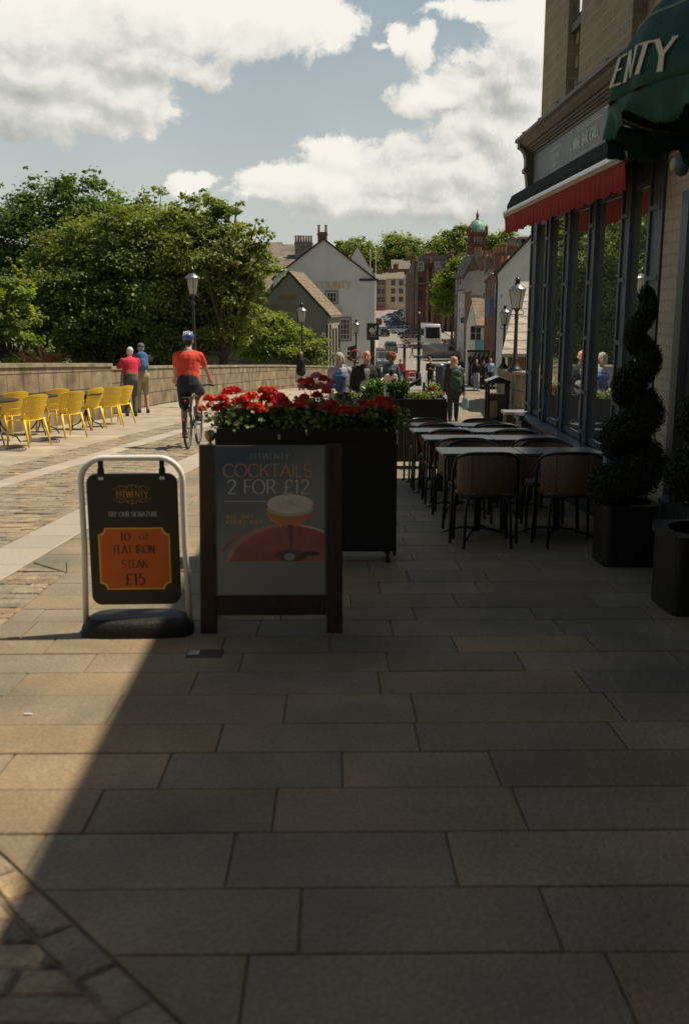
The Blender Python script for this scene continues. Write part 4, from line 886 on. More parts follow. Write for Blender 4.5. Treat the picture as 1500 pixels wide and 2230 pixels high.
a = fpl(zone([(628, 1150), (643, 1150), (640, 1185), (639.5, 1212), (634.5, 1212), (633, 1185)]), -.0131, -.0128); shp(a)('glass_stem', M_glassp, ps)
a = fpl(earc(*P_(637, 1218), 36 * u_, 14 * v_, 0, 351, 30), -.0128, -.0126); shp(a)('glass_foot', M_glassp, ps)
a = fpl(earc(*P_(633, 1221), 12 * u_, 8 * v_, 0, 351, 20), -.0131, -.0129); shp(a)('glass_shine', M_dim, ps)
a = fpl(earc(*P_(682, 1214), 20 * u_, 5 * v_, 0, 351, 20), -.0131, -.0129); shp(a)('garnish', simple('print_herb', (.06, .05, .045), .4), ps)
a = MB(); pp = lambda w, cx, cz, s_, h, th, tn, serif, wd, sp_: text(a, s_, h, lambda u, v, ww: (cx + u, -.0119 - ww - w, cz + v), th, tn, serif, wd, spacing=sp_)
pp(0, *P_(584.5, 1043), 'COCKTAILS', .071, .085, .055, False, 1.06, .03); shp(a)('poster_title', M_coral, ps)
a = MB(); pp(0, *P_(587, 1080), '2 FOR £12', .076, .10, .05, False, 1.02, .05); a.box(*[P_(487, 0)[0], P_(582, 0)[0]], -.0122, -.0118, P_(0, 1098)[1], P_(0, 1096.6)[1]); shp(a)('poster_price', M_pale, ps)
a = MB(); pp(0, *P_(590, 1003), '19TWENTY', .030, .12, .05, True, 1.15, .1); pp(0, *P_(590, 1275), 'BUY 2 FOR £12. MUST BE THE SAME COCKTAIL. OFFER AVAILABLE ALL DAY EVERY DAY', .0075, .14, .10, False, .92, .12); shp(a)('poster_small_print', M_dim, ps)
a = MB(); x_ = P_(491, 0)[0]; text(a, 'ALL DAY.', .020, lambda u, v, w: (x_ + u, -.0119 - w, P_(0, 1135)[1] + v), .2, .17, False, 1.25, 'l', spacing=.22); text(a, 'EVERY DAY.', .020, lambda u, v, w: (x_ + u, -.0119 - w, P_(0, 1147)[1] + v), .2, .17, False, 1.25, 'l', spacing=.22); shp(a)('poster_hours', M_peach, ps)
# drain cover by the A board
M_cast = simple('cast_iron', (.05, .045, .04), .5, metal=.4, var=.3, scale=30, bump=.5)
dr = thing('drain_cover', 'small worn metal drain cover in front of the cocktails board', 'drain cover', (-.66, 4.93, gz(-.66, 4.93))); m = MB(); m.box(-.095, .095, -.06, .06, -.01, .005); m.build('cover', M_cast, dr, bevel=.003)
m = MB(); 
m.box(-.088, -.03, -.03, .045, .0051, .0075)
m.build('rib', simple('worn_metal', (.22, .2, .17), .35, metal=.7, var=.5, scale=60), dr)
# ================================================================ BARRIER PLANTERS + FLOWERS
M_barr = simple('black_screen', (.009, .009, .010), .5, var=.2, scale=4)
def barrier(label, x0, x1, y, dep, hb, troughs, detail=True, group='wheeled black planter screens'):
    z0 = gz((x0 + x1) / 2, y); b = thing('planter_screen', label, 'planter', ((x0 + x1) / 2, y, z0), 0, group); w = (x1 - x0) / 2
    m = MB(); m.box(-w, w, 0, dep, .09, hb - .07); m.build('body', M_barr, b, bevel=.006)
    for s in (-1, 1):
        m = MB(); m.box(s * w - .012, s * w + .012, -.012, dep + .012, .06, hb - .04); m.build('end_post', M_black, b)
    k = troughs; tw = 2 * w / k
    for i in range(k):
        m = MB(); xa, xb = -w + tw * i + .012, -w + tw * (i + 1) - .012
        m.box(xa, xb, -.03, dep + .03, hb - .085, hb - .02); m.box(xa - .008, xb + .008, -.042, -.02, hb - .03, hb); m.box(xa - .008, xb + .008, dep + .02, dep + .042, hb - .03, hb); m.box(xa - .008, xa + .012, -.02, dep + .02, hb - .03, hb); m.box(xb - .012, xb + .008, -.02, dep + .02, hb - .03, hb)
        m.build('trough', M_black, b)
    for sx0 in (-w + .05, w - .05):
        for yy in (.03, dep - .03):
            c = MB(); c.lathe([(.034, -.012), (.038, 0), (.034, .012)], n=16, M=Matrix.Translation((sx0, yy, .038)) @ Matrix.Rotation(PI / 2, 4, 'Y')); c.box(sx0 - .02, sx0 + .02, yy - .02, yy + .02, .068, .09); cs = c.build('castor', M_cast, b, smooth=True, auto=40)
    return b, z0
b1, zb = barrier('large black wheeled planter screen behind the cocktails board', -.83, .47, 7.2, .34, 1.02, 2)
m = MB(); m.lathe([(.022, 0), (.022, .28), (.012, .285), (.012, .30), (.03, .31), (.042, .34), (.034, .375), (.0, .385)], (-.70, .02, .62), 14); m.build('corner_post', simple('dull_brass', (.30, .22, .12), .4, metal=.7, var=.3), b1, smooth=True, auto=40)
m = MB(); m.box(-.205, -.185, -.036, -.030, .94, .975); m.box(.655, .667, -.03, .0, .90, 1.0); m.build('metal_clip', M_alu, b1)
b2, zb2 = barrier('second black wheeled planter screen with green plants beyond the first', .36, 1.62, 13.95, .34, .98, 2)
b3, zb3 = barrier('third black planter screen with a lamp arm beyond the green plants', 1.15, 1.80, 16.0, .3, .98, 1)
M_geran = simple('geranium_red', (.78, .035, .018), .6, var=.25, scale=60, trans=.3, attr=1); M_pink = simple('geranium_pink', (.90, .24, .36), .6, var=.3, scale=60, trans=.3, attr=1); M_gleaf = leaf_mat('geranium_leaves', (.11, .18, .035), .4)
def geranium(label, x, y, z, w, h, heads, seed, matF=M_geran, mix=False):
    rng = np.random.default_rng(seed); g_ = thing('geranium', label, 'flowering plant', (x, y, z), 0, 'geraniums in the planter screens')
    n = int(1900 * w / .3); P = rng.normal(size=(n, 3)) * np.array([w * .40, .09, .055]) + np.array([0, .0, .07]); P[:, 2] = np.abs(P[:, 2])
    P[:, 0] = np.clip(P[:, 0], -w * 1.0, w * 1.0)
    Nn = rng.normal(size=(n, 3)) * .6 + np.array([0, -.3, 1]); b = rng.uniform(.6, 1.4, n); wy = rng.uniform(0, .8, n) ** 3
    leaves_mesh('foliage', M_gleaf, P, Nn, .036, rng, aspect=.95, tint=np.stack([b * (1 + wy), b, b * .9], 1), parent=g_)
    m = MB()
    for k, (hx, hz, r) in enumerate(heads):
        hy = rng.uniform(-.16, .02); m.tube([(hx * .6, hy * .4, h * .2), (hx * .9, hy, hz - r)], .0025, 4)
        k2 = 190; d = rng.normal(size=(k2, 3)); d /= np.linalg.norm(d, axis=1, keepdims=True); d[:, 2] = np.abs(d[:, 2]) * 1.1 - .25
        Pp = np.array([hx, hy, hz]) + d * r * np.array([1, 1, .8]) * rng.uniform(.75, 1.08, (k2, 1)); tint = rng.uniform(.5, 1.25, (k2, 1)) * np.array([[1, rng.uniform(.6, 1.8), rng.uniform(.7, 1.6)]])
        leaves_mesh('flower_head', (M_pink if (mix and k % 3) else matF), Pp, d + rng.normal(size=(k2, 3)) * .45, .026, rng, aspect=.9, fold=.5, tint=tint, parent=g_)
    m.build('stems', simple('green_stem', (.10, .14, .04), .7) if 'green_stem' not in bpy.data.materials else bpy.data.materials['green_stem'], g_)
ZT = zb + 1.0
def heads(px, py, rr, Y, cx, z): p = at(px, py, Y); return (p.x - cx, p.z - z, rr * 1.02 * Y / FPX)
def H(L_, Y, cx): return [heads(a, b, c, Y, cx, ZT) for a, b, c in L_]
YP = 7.37
geranium('sunlit scarlet geranium at the left end of the first planter', -.62, YP, ZT, .30, .30, H([(457, 869, 13), (443, 888, 7), (478, 887, 13), (489, 866, 13), (500, 853, 14), (513, 851, 10), (520, 872, 11), (463, 879, 8), (535, 866, 12), (495, 880, 9)], YP, -.62), 11)
geranium('bright red geranium left of the gap between the two troughs', -.30, YP, ZT, .28, .30, H([(550, 862, 15), (575, 850, 12), (590, 852, 15), (607, 866, 14), (580, 868, 14), (596, 880, 17), (617, 872, 12), (560, 882, 14), (612, 890, 12), (574, 888, 12), (541, 880, 10), (624, 880, 10)], YP, -.30), 12)
geranium('shaded crimson geranium in the middle behind the join of the troughs', -.10, YP, ZT, .24, .28, H([(655, 880, 14), (690, 862, 10), (670, 875, 10), (700, 886, 13), (720, 876, 12), (662, 866, 10), (712, 898, 10), (727, 889, 11)], YP, -.10), 13)
geranium('tall pink and coral geranium lit by the sun in the middle', -.08, YP + .13, ZT, .16, .46, H([(672, 832, 12), (688, 822, 11), (662, 842, 12), (704, 828, 10), (697, 844, 12), (680, 848, 11), (655, 834, 8), (716, 842, 9), (722, 834, 7), (710, 852, 9)], YP, -.08), 14, mix=True)
geranium('dark red geranium at the right end of the first planter', .28, YP, ZT, .30, .28, H([(750, 890, 15), (765, 896, 12), (738, 900, 10), (800, 885, 15), (820, 875, 15), (838, 880, 13), (808, 897, 12), (855, 893, 10), (828, 870, 10), (790, 875, 9), (845, 872, 8), (776, 888, 9)], YP, .28), 15)
M_laur = leaf_mat('laurel_leaves', (.10, .19, .035), .3, .3)
def shrub(name, label, x, y, z, w, h, n, size, mat, seed, group=None):
    rng = np.random.default_rng(seed); s = thing(name, label, 'plant', (x, y, z), 0, group); n2 = n
    q = rng.integers(0, 9, n2); sx1 = rng.uniform(-w, w, 9); hs = rng.uniform(.6, 1, 9) * h; u = rng.uniform(.1, 1, n2)
    P = np.stack([sx1[q] * (.4 + .6 * u) + rng.normal(size=n2) * .035, rng.normal(size=n2) * .05, hs[q] * u + rng.normal(size=n2) * .015], 1)
    leaves_mesh('foliage', mat, P, rng.normal(size=(n2, 3)) + np.array([0, 0, .8]), size, rng, aspect=.4, parent=s)
    m = MB()
    for k in range(9): m.tube([(sx1[k] * .4, 0, 0), (sx1[k], 0, hs[k])], .005, 4)
    m.build('stems', M_bark, s)
G2 = 'leafy plants in the second planter screen'
shrub('laurel_plant', 'bright green leafy shrub at the left of the second planter', .62, 14.1, zb2 + .95, .13, .30, 700, .085, M_laur, 21, G2)
shrub('laurel_plant', 'darker glossy shrub at the right of the second planter', .98, 14.1, zb2 + .95, .15, .29, 700, .085, leaf_mat('laurel_dark', (.05, .11, .03), .2, .25), 22, G2)
shrub('trailing_plant', 'low pale trailing plant at the right end of the second planter', 1.32, 14.1, zb2 + .95, .22, .12, 900, .05, leaf_mat('pale_leaves', (.17, .22, .07)), 23, G2)
shrub('trailing_plant', 'low pale trailing plant at the left end of the second planter', .40, 14.1, zb2 + .95, .14, .14, 500, .05, leaf_mat('pale_leaves2', (.15, .20, .07)), 24, G2)
geranium('small pink geranium in the third planter beside the metal arm', 1.64, 16.15, zb3 + .97, .14, .16, [(0, .13, .03), (.05, .09, .025), (-.06, .08, .025)], 16, mix=True)
la = thing('metal_arm', 'small dark metal arm with a flat head above the third planter', 'lamp arm', (1.5, 16.15, zb3 + .97)); m = MB(); m.tube([(0, 0, 0), (0, 0, .2)], .02, 8); m.build('stem', M_black, la); m = MB(); m.cbox((-.08, 0, .24), (.3, .14, .05), Matrix.Rotation(-.5, 4, 'Y')); m.build('head', M_black, la)

sc_ = at(62, 1557, 4.05); m = MB(); m.box(-.018, .018, -.004, .004, 0, .005); tag(m.build('paper_scrap', simple('scrap_white', (.75, .73, .68), .8), None, loc=(sc_.x, sc_.y, gz(sc_.x, sc_.y) + .003)), 'tiny white scrap lying on the sunlit slabs at lower left', 'litter')
M_moss = simple('joint_dirt', (.05, .042, .03), 1, var=.4, scale=40)
# ================================================================ CAFE FURNITURE
M_frame = simple('dark_metal_tube', (.035, .036, .038), .3, metal=.6, var=.1); M_top = simple('grey_table_top', (.10, .11, .11), .3, var=.12, scale=20, spec=.6)
def wicker():
    m = bpy.data.materials.new('wicker_weave'); m.use_nodes = True; t = m.node_tree; b = t.nodes['Principled BSDF']; b.inputs['Roughness'].default_value = .55
    tc = t.nodes.new('ShaderNodeTexCoord'); s = t.nodes.new('ShaderNodeSeparateXYZ'); t.links.new(tc.outputs['UV'], s.inputs[0])
    def M_(op, a, b_=None):
        n = t.nodes.new('ShaderNodeMath'); n.operation = op
        for i, v in enumerate((a, b_)):
            if v is None: continue
            if isinstance(v, (int, float)): n.inputs[i].default_value = v
            else: t.links.new(v, n.inputs[i])
        return n.outputs[0]
    U = M_('MULTIPLY', s.outputs[0], 22 * PI); V = M_('MULTIPLY', s.outputs[1], 34 * PI)
    w = M_('MULTIPLY', M_('SINE', U), M_('SINE', V)); h = M_('ADD', M_('MULTIPLY', w, .5), .5)
    r = t.nodes.new('ShaderNodeValToRGB'); t.links.new(h, r.inputs[0]); r.color_ramp.elements[0].color = (.08, .04, .02, 1); r.color_ramp.elements[1].color = (.36, .21, .105, 1)
    t.links.new(r.outputs[0], b.inputs['Base Color']); bp = t.nodes.new('ShaderNodeBump'); bp.inputs['Strength'].default_value = .8; bp.inputs['Distance'].default_value = .006; t.links.new(h, bp.inputs['Height']); t.links.new(bp.outputs[0], b.inputs['Normal'])
    hole = M_('LESS_THAN', h, .035); tr = t.nodes.new('ShaderNodeBsdfTransparent'); ms = t.nodes.new('ShaderNodeMixShader'); t.links.new(hole, ms.inputs[0]); t.links.new(b.outputs[0], ms.inputs[1]); t.links.new(tr.outputs[0], ms.inputs[2]); t.links.new(ms.outputs[0], t.nodes['Material Output'].inputs[0])
    return m
M_wick = wicker()
def uvgrid(name, fn, nu, nv, mat, parent, solid=0):
    m = MB(); m.grid(fn, nu, nv); me = bpy.data.meshes.new(name); me.from_pydata(m.v, [], m.f); uv = me.uv_layers.new(name='UV')
    for l in me.loops: i = l.vertex_index; uv.data[l.index].uv = ((i % (nu + 1)) / nu, (i // (nu + 1)) / nv)
    me.materials.append(mat); o = bpy.data.objects.new(name, me); col.objects.link(o); o.parent = parent
    if solid: q = o.modifiers.new('s', 'SOLIDIFY'); q.thickness = solid; q.offset = 0; bake(o)
    o.data.polygons.foreach_set('use_smooth', [True] * len(o.data.polygons)); return o
def bistro_chair(label):
    "faces +y: the wicker back is on the -y side"
    c = thing('wicker_chair', label, 'chair', (0, 0, 0), 0, 'wicker cafe chairs at the tables')
    def back(u, v):
        a = (u - .5) * 2; ang = a * rad(66); rr = .255; bulge = .02 * math.sin(PI * v); z = .42 + .345 * v - .05 * abs(a) ** 3 * v
        return (rr * math.sin(ang) * (1.0 + .03 * v), -rr * math.cos(ang) * .95 + .03 - bulge - .05 * v, z)
    uvgrid('backrest', back, 20, 10, M_wick, c, .006)
    uvgrid('seat', lambda u, v: ((u - .5) * .40, (v - .5) * .40 + .0, .432 + .012 * math.cos((u - .5) * 3) * math.cos((v - .5) * 3)), 8, 8, M_wick, c, .02)
    m = MB(); top = [back(u / 20, 1) for u in range(21)]; top = [(x, y, z + .006) for x, y, z in top]
    m.tube(top, .0125, 8); bf = m.build('back_rail', M_frame, c, smooth=True)
    m = MB(); m.tube([back(.26, v / 8) for v in range(9)], .009, 6); m.tube([back(.74, v / 8) for v in range(9)], .009, 6); m.build('back_trim', simple('cane_binding', (.20, .11, .05), .6) if 'cane_binding' not in bpy.data.materials else bpy.data.materials['cane_binding'], c, smooth=True)
    for s in (-1, 1):
        e = top[0] if s < 0 else top[-1]
        m = MB(); m.tube([e, (e[0] * 1.03, e[1] + .04, e[2] - .03), (s * .262, e[1] + .09, .60), (s * .262, -.02, .42), (s * .268, .0, .2), (s * .275, .01, 0)], .0125, 8); m.build('leg', M_frame, c, smooth=True)
        m = MB(); m.tube([(s * .20, .19, .42), (s * .215, .20, .36), (s * .225, .22, 0)], .0125, 8); m.build('leg', M_frame, c, smooth=True)
        m = MB(); m.tube([(s * .13, -.21, .42), (s * .16, -.22, .395), (s * .175, -.235, .35), (s * .19, -.25, 0)], .0115, 8); m.build('leg', M_frame, c, smooth=True)
    m = MB(); rim = [(.21, .2), (.21, -.2), (-.21, -.2), (-.21, .2)]; m.tube([(x, y, .415) for x, y in rim], .011, 8, closed=True); m.build('seat_frame', M_frame, c, smooth=True)
    return c
def bistro_table(label):
    t = thing('cafe_table', label, 'table', (0, 0, 0), 0, 'square grey cafe tables by the shopfront')
    m = MB(); m.box(-.335, .335, -.30, .30, .722, .742); m.build('table_top', M_top, t, bevel=.004)
    m = MB(); m.box(-.3, .3, -.265, .265, .712, .7215); m.build('underside', M_black, t)
    m = MB(); m.tube([(0, 0, .05), (0, 0, .71)], .03, 12); m.build('column', M_frame, t, smooth=True)
    for k in range(4):
        a = PI / 4 + k * PI / 2 + .35; d = Vector((math.cos(a), math.sin(a), 0)); m = MB(); m.tube([d * .02 + Vector((0, 0, .075)), d * .15 + Vector((0, 0, .07)), d * .27 + Vector((0, 0, .035)), d * .32 + Vector((0, 0, .012))], [.02, .019, .016, .014], 7, flat=.6); m.build('foot', M_frame, t, smooth=True)
    return t
ROWY = [8.33, 9.88, 11.0, 12.05]; COLX = [1.25, 1.93]; tsrc = csrc = None; nm = ['nearest', 'second', 'third', 'farthest']
for r, y in enumerate(ROWY):
    for q, x in enumerate(COLX):
        side = 'left' if q == 0 else 'window'; xx = x + (0, .01, -.02, -.03)[r]; lb = f'grey topped cafe table, {nm[r]} row, {side} side'
        if tsrc is None: tsrc = bistro_table(lb); tsrc.location = (xx, y, gz(xx, y)); o = tsrc
        else: o = copy_tree(tsrc, (xx, y, gz(xx, y)), None, lb)
        o.rotation_euler = (-.056, 0, random.uniform(-.02, .02))
        for e, (dy, rz) in enumerate(((-.34, 0), (.40, PI))):
            lb = f'wicker cafe chair on the {"near" if e == 0 else "far"} side of the {nm[r]} {side} table'; yy = y + dy; cx = xx + random.uniform(-.03, .03) + (.03 if e == 0 else 0)
            if csrc is None: csrc = bistro_chair(lb); o = csrc; o.location = (cx, yy, gz(cx, yy))
            else: o = copy_tree(csrc, (cx, yy, gz(cx, yy)), None, lb)
            o.rotation_euler = (-.056, 0, rz + random.uniform(-.06, .06)) if e == 0 else (.056, 0, rz + random.uniform(-.06, .06))
# ---- yellow terrace chairs
M_yel = simple('yellow_plastic', (.85, .57, .03), .42, var=.04, spec=.4)
def ychair(label):
    "faces +y"
    c = thing('yellow_chair', label, 'chair', (0, 0, 0), 0, 'yellow plastic terrace chairs'); N1, N2 = 13, 12; m = MB()
    def sh(u, v):
        a = (u - .5) * 2; w = .235 + .025 * v; z = .43 + .43 * v - .035 * abs(a) ** 2.6 * v; y = -.20 - .11 * v - .03 * math.sin(PI * v * .5) + .085 * a * a * (1 - .3 * v)
        return Vector((a * w, y, z))
    for j in range(N2):
        for i in range(N1):
            P = [sh((i + a) / N1, (j + b) / N2) for a, b in ((0, 0), (1, 0), (1, 1), (0, 1))]
            edge = i in (0, N1 - 1) or j == N2 - 1
            if edge: m.poly(P); continue
            cc = sum(P, Vector()) / 4; mid = [(P[k] + P[(k + 1) % 4]) / 2 for k in range(4)]; q = [cc + (mm - cc) * .66 for mm in mid]
            for k in range(4):   # diamond hole
                m.poly((P[k], mid[k], q[k])); m.poly((P[k], q[k], q[k - 1])); m.poly((P[k], q[k - 1], mid[k - 1]))
    m.build('backrest', M_yel, c, solid=.007, smooth=True, auto=50)
    m = MB(); m.grid(lambda u, v: Vector(((u - .5) * (.46 - .03 * v), -.21 + .42 * v, .435 + .02 * (abs(u - .5) * 2) ** 3 - .012 * math.sin(PI * v) - .02 * v ** 6)), 10, 10); m.build('seat', M_yel, c, solid=.012, smooth=True)
    for s in (-1, 1):
        m = MB(); p = [sh(0 if s < 0 else 1, .5), Vector((s * .265, -.12, .635)), Vector((s * .27, .05, .62)), Vector((s * .262, .15, .57)), Vector((s * .235, .18, .44))]; m.tube([sh(0 if s < 0 else 1, .62)] + p, [.012, .015, .018, .018, .017, .016], 8, flat=.75); m.build('armrest', M_yel, c, smooth=True)
        m = MB(); m.tube([(s * .215, .18, .44), (s * .235, .215, 0)], [.022, .013], 8); m.build('leg', M_yel, c, smooth=True)
        m = MB(); m.tube([(s * .205, -.19, .46), (s * .235, -.30, 0)], [.024, .013], 8); m.build('leg', M_yel, c, smooth=True)
    return c
def ytable(label):
    t = thing('round_table', label, 'table', (0, 0, 0), 0, 'dark round terrace tables'); MB().lathe([(.33, .715), (.345, .725), (.345, .738), (.33, .742), (0, .742)], n=28).build('table_top', M_black, t, smooth=True, auto=40)
    MB().tube([(0, 0, .3), (0, 0, .715)], .022, 8).build('column', M_frame, t)
    for k in range(4):
        a = k * PI / 2 + .5; d = Vector((math.cos(a), math.sin(a), 0)); MB().tube([(0, 0, .42), d * .04 + Vector((0, 0, .3)), d * .16 + Vector((0, 0, .14)), d * .27 + Vector((0, 0, .10)), d * .33 + Vector((0, 0, 0))], .013, 6).build('leg', M_frame, t, smooth=True)
    return t
CH = [(185/3, 979, 58, 'nearest yellow chair on the left terrace, its back to the street'), (22, 966, 55, 'yellow chair beside the nearest one, half seen at the left edge'),
      (146, 961, 50, 'yellow chair with its perforated back to the street left of centre'), (116, 948, 48, 'yellow chair turned sideways behind the tilted backed one'),
      (192, 943, 66, 'yellow chair seen edge on in the middle of the terrace'), (234, 937, 42, 'yellow chair at the right table, back to the cyclist'),
      (258, 931, 60, 'farthest right yellow chair at the end of the terrace'), (170, 922, 200, 'yellow chair facing the street behind the right table'),
      (126, 925, 215, 'yellow chair facing the street by the middle table'), (42, 931, 205, 'yellow chair facing the street behind the left table'), (-6, 938, 210, 'yellow chair cut off by the left edge of the picture')]
ysrc = None
def ground_at(px, py):
    lo, hi = 1.0, 200.0
    for _ in range(60):
        mid = (lo + hi) / 2; p = at(px, py, mid)
        if p.z < gz(p.x, p.y): hi = mid
        else: lo = mid
    p = at(px, py, lo); return Vector((p.x, p.y, gz(p.x, p.y)))
for px, py, ang, lb in CH:
    p = ground_at(px, py - 8); 
    if ysrc is None: ysrc = ychair(lb); ysrc.location = p; o = ysrc
    else: o = copy_tree(ysrc, p, None, lb)
    o.rotation_euler = (-.02, -.0, rad(ang))
tt = None
for px, py, lb in ((92, 946, 'dark round table in the middle of the yellow chairs'), (190, 935, 'dark round table between the right hand yellow chairs'), (2, 966, 'dark round table cut off at the left edge')):
    p = ground_at(px, py); o = ytable(lb) if tt is None else copy_tree(tt, p, None, lb); o.location = p; tt = tt or o
for px, py, lb in ((88, 963, 'round iron tree grille under the middle terrace table'), (10, 981, 'round iron tree grille at the left edge')):
    p = ground_at(px, py); g_ = thing('iron_grille', lb, 'grille', p + Vector((0, 0, .004))); m = MB()
    for k in range(7): m.tube([(math.cos(a * PI / 14) * (.06 + k * .045), math.sin(a * PI / 14) * (.06 + k * .045), 0) for a in range(28)], .008, 4, closed=True)
    m.build('rings', M_cast, g_); g_.rotation_euler = (0.05, 0, 0)
# ================================================================ STREET LAMPS
M_lampb = simple('lamp_black', (.022, .022, .023), .38, var=.2, scale=8); M_lampm = simple('lamp_hood', (.30, .31, .32), .28, metal=.8, var=.15); M_lglass = simple('lamp_glass', (.62, .60, .52), .35, var=.1, scale=5, trans=.5)
def lamp(label, loc, total, lw=.44):
    L = thing('street_lamp', label, 'street lamp', loc, 0, 'victorian lanterns on the bridge walls'); k = lw / .55
    zt = total; g0, g1 = zt - .98 * k, zt - .42 * k
    m = MB(); m.lathe([(.19, -.03), (.19, .03), (.15, .08), (.10, .14), (.075, .22), (.07, .3), (.085, .32), (.06, .36), (.05, .6), (.045, g0 - .28), (.07, g0 - .26), (.05, g0 - .22), (.04, g0 - .1), (.07, g0 - .04), (.10, g0 - .0)], n=14); m.tube([(-.16, 0, g0 - .16), (.16, 0, g0 - .16)], .012, 6)
    for s in (-1, 1): m.tube([(s * .15, 0, g0 - .16), (s * .19, 0, g0 - .10), (s * .15, 0, g0 - .05), (s * .09, 0, g0 - .02)], .010, 5)
    m.build('post', M_lampb, L, smooth=True, auto=40)
    r0, r1 = .115 * k, .20 * k; s2 = math.sqrt(2)
    m = MB(); m.lathe([(r0 * s2 * .93, g0 + .01), (r1 * s2 * .93, g1)], n=4, M=Matrix.Rotation(PI / 4 + .25, 4, 'Z')); m.build('glass', M_lglass, L)
    m = MB()
    for q in range(4):
        a = PI / 4 + q * PI / 2 + .25 + PI / 4; m.tube([(r0 * s2 * .95 * math.cos(a), r0 * s2 * .95 * math.sin(a), g0), (r1 * s2 * .95 * math.cos(a), r1 * s2 * .95 * math.sin(a), g1)], .012 * k, 5)
    for r_, z in ((r0, g0), (r1, g1)): m.tube([(r_ * s2 * .95 * math.cos(PI / 2 + q * PI / 2 + .25), r_ * s2 * .95 * math.sin(PI / 2 + q * PI / 2 + .25), z) for q in range(4)], .013 * k, 5, closed=True)
    m.build('cage', M_lampb, L)
    h = MB(); h.lathe([(r1 * 1.42, g1 - .005), (r1 * 1.36, g1 + .03 * k), (r1 * .9, g1 + .10 * k), (r1 * .5, g1 + .17 * k), (.05 * k, g1 + .19 * k)], n=20); hd = h.build('hood', M_lampm, L, smooth=True)
    h = MB(); h.lathe([(.075 * k, g1 + .17 * k), (.075 * k, g1 + .29 * k), (.09 * k, g1 + .30 * k), (.07 * k, g1 + .34 * k), (.03 * k, g1 + .37 * k), (.012 * k, g1 + .42 * k), (0, g1 + .43 * k)], n=14); h.build('finial', M_lampb, hd, smooth=True)
    return L
def onwall(px, py, Y): p = at(px, py, Y); return tuple(p)
p = at(425, 790, 30.4); lamp('tall lantern on the left wall behind the cyclist', (p.x, 30.4, p.z - .02), 2.85, .46)
p = at(658, 793, 53.6); lamp('lantern above the man in black on the left wall', (p.x, 53.6, p.z - .02), 3.25, .58)
p = at(775, 790, 62.6); lamp('small lantern in front of the white pub gable with traffic light', (p.x, 62.6, p.z), 2.72, .5)
p = at(1120, 806, 26.2); lamp('largest lantern on the right wall close to the shop corner', (p.x, 26.2, p.z - .02), 2.42, .46)
p = at(1095, 799, 41); lamp('second lantern on the right wall beyond the largest one', (p.x, 41, p.z - .02), 2.55, .46)
# ---- litter bin + utility box
p = ground_at(1080, 916); bn = thing('litter_bin', 'black framed litter bin with pitched lid beyond the cafe tables', 'litter bin', p)
m = MB(); w, d, h = .26, .22, 1.04
for a in (-1, 1):
    m.box(a * w - .03, a * w + .03, -d, -d + .05, 0, h); m.box(a * w - .03, a * w + .03, d - .05, d, 0, h)
m.box(-w, w, -d + .001, d - .001, .02, .06); m.build('frame', M_black, bn)
m = MB(); m.box(-w + .035, w - .035, -d + .02, d - .02, .07, .72); m.build('liner', simple('bin_liner', (.05, .045, .04), .5, var=.3), bn)
m = MB(); m.prism([(-w - .05, h - .04), (w + .05, h - .04), (w + .05, h), (0, h + .12), (-w - .05, h)], lambda u, v, t: (u, t, v), -d - .03, d + .03); m.build('lid', M_black, bn)
m = MB(); m.prism([(-w - .055, h + .002), (0, h + .122), (w + .055, h + .002), (w + .055, h + .02), (0, h + .142), (-w - .055, h + .02)], lambda u, v, t: (u, t, v), -d - .035, d + .035); m.build('lid_cap', M_lampm, bn)
m = MB(); m.box(-w + .04, -.02, -d - .004, -d + .0, .1, .55); m.build('notice', simple('bin_notice', (.22, .17, .12), .6), bn)
p = at(1112, 917, 14.6); ub = thing('utility_box', 'low dark metal box with pale lid at the far corner of the shopfront', 'utility box', (2.62, 14.3, gz(2.62, 14.3)))
m = MB(); m.box(-.12, .2, -.14, .14, 0, .78); m.build('cabinet', M_black, ub); m = MB(); m.box(-.15, .23, -.17, .17, .781, .82); m.build('lid', M_lampm, ub, bevel=.006)
# ================================================================ PEOPLE
M_skin = simple('skin', (.50, .27, .18), .55, var=.06, scale=12); M_skind = simple('skin_dark', (.13, .065, .04), .5, var=.06)
FM = {}
def cloth(name, c, rough=.85, bump=.7):
    if name not in FM: FM[name] = simple(name, c, rough, var=.12, scale=6, bump=bump, bscale=14)
    return FM[name]
class BodyB(MB):
    def cone(s, a, b, ra, rb, fx=1, fy=1, n=14):
        "tapered capsule; fx, fy scale its section in world x and y"
        a, b = Vector(a), Vector(b); d = b - a; L = d.length; q = d.to_track_quat('Z', 'Y').to_matrix().to_4x4(); prof = []
        for i in range(5): t = PI / 2 * i / 4; prof.append((max(1e-4, ra * math.sin(t)), -ra * math.cos(t)))
        for i in range(5): t = PI / 2 * i / 4; prof.append((max(1e-4, rb * math.cos(t)), L + rb * math.sin(t)))
        i0 = len(s.v); s.lathe(prof, n=n, M=q)
        for i in range(i0, len(s.v)): v = s.v[i]; s.v[i] = (v[0] * fx + a.x, v[1] * fy + a.y, v[2] + a.z)
        return s
    def finish(s, name, mat, parent, vox=.008, smooth=4):
        me = bpy.data.meshes.new(name); me.from_pydata(s.v, [], s.f); me.materials.append(mat); o = bpy.data.objects.new(name, me); col.objects.link(o)
        q = o.modifiers.new('r', 'REMESH'); q.mode = 'VOXEL'; q.voxel_size = vox; q = o.modifiers.new('m', 'SMOOTH'); q.iterations = smooth; q.factor = .5
        bake(o); o.data.materials.clear(); o.data.materials.append(mat); o.data.polygons.foreach_set('use_smooth', [True] * len(o.data.polygons))
        o.parent = parent; return o
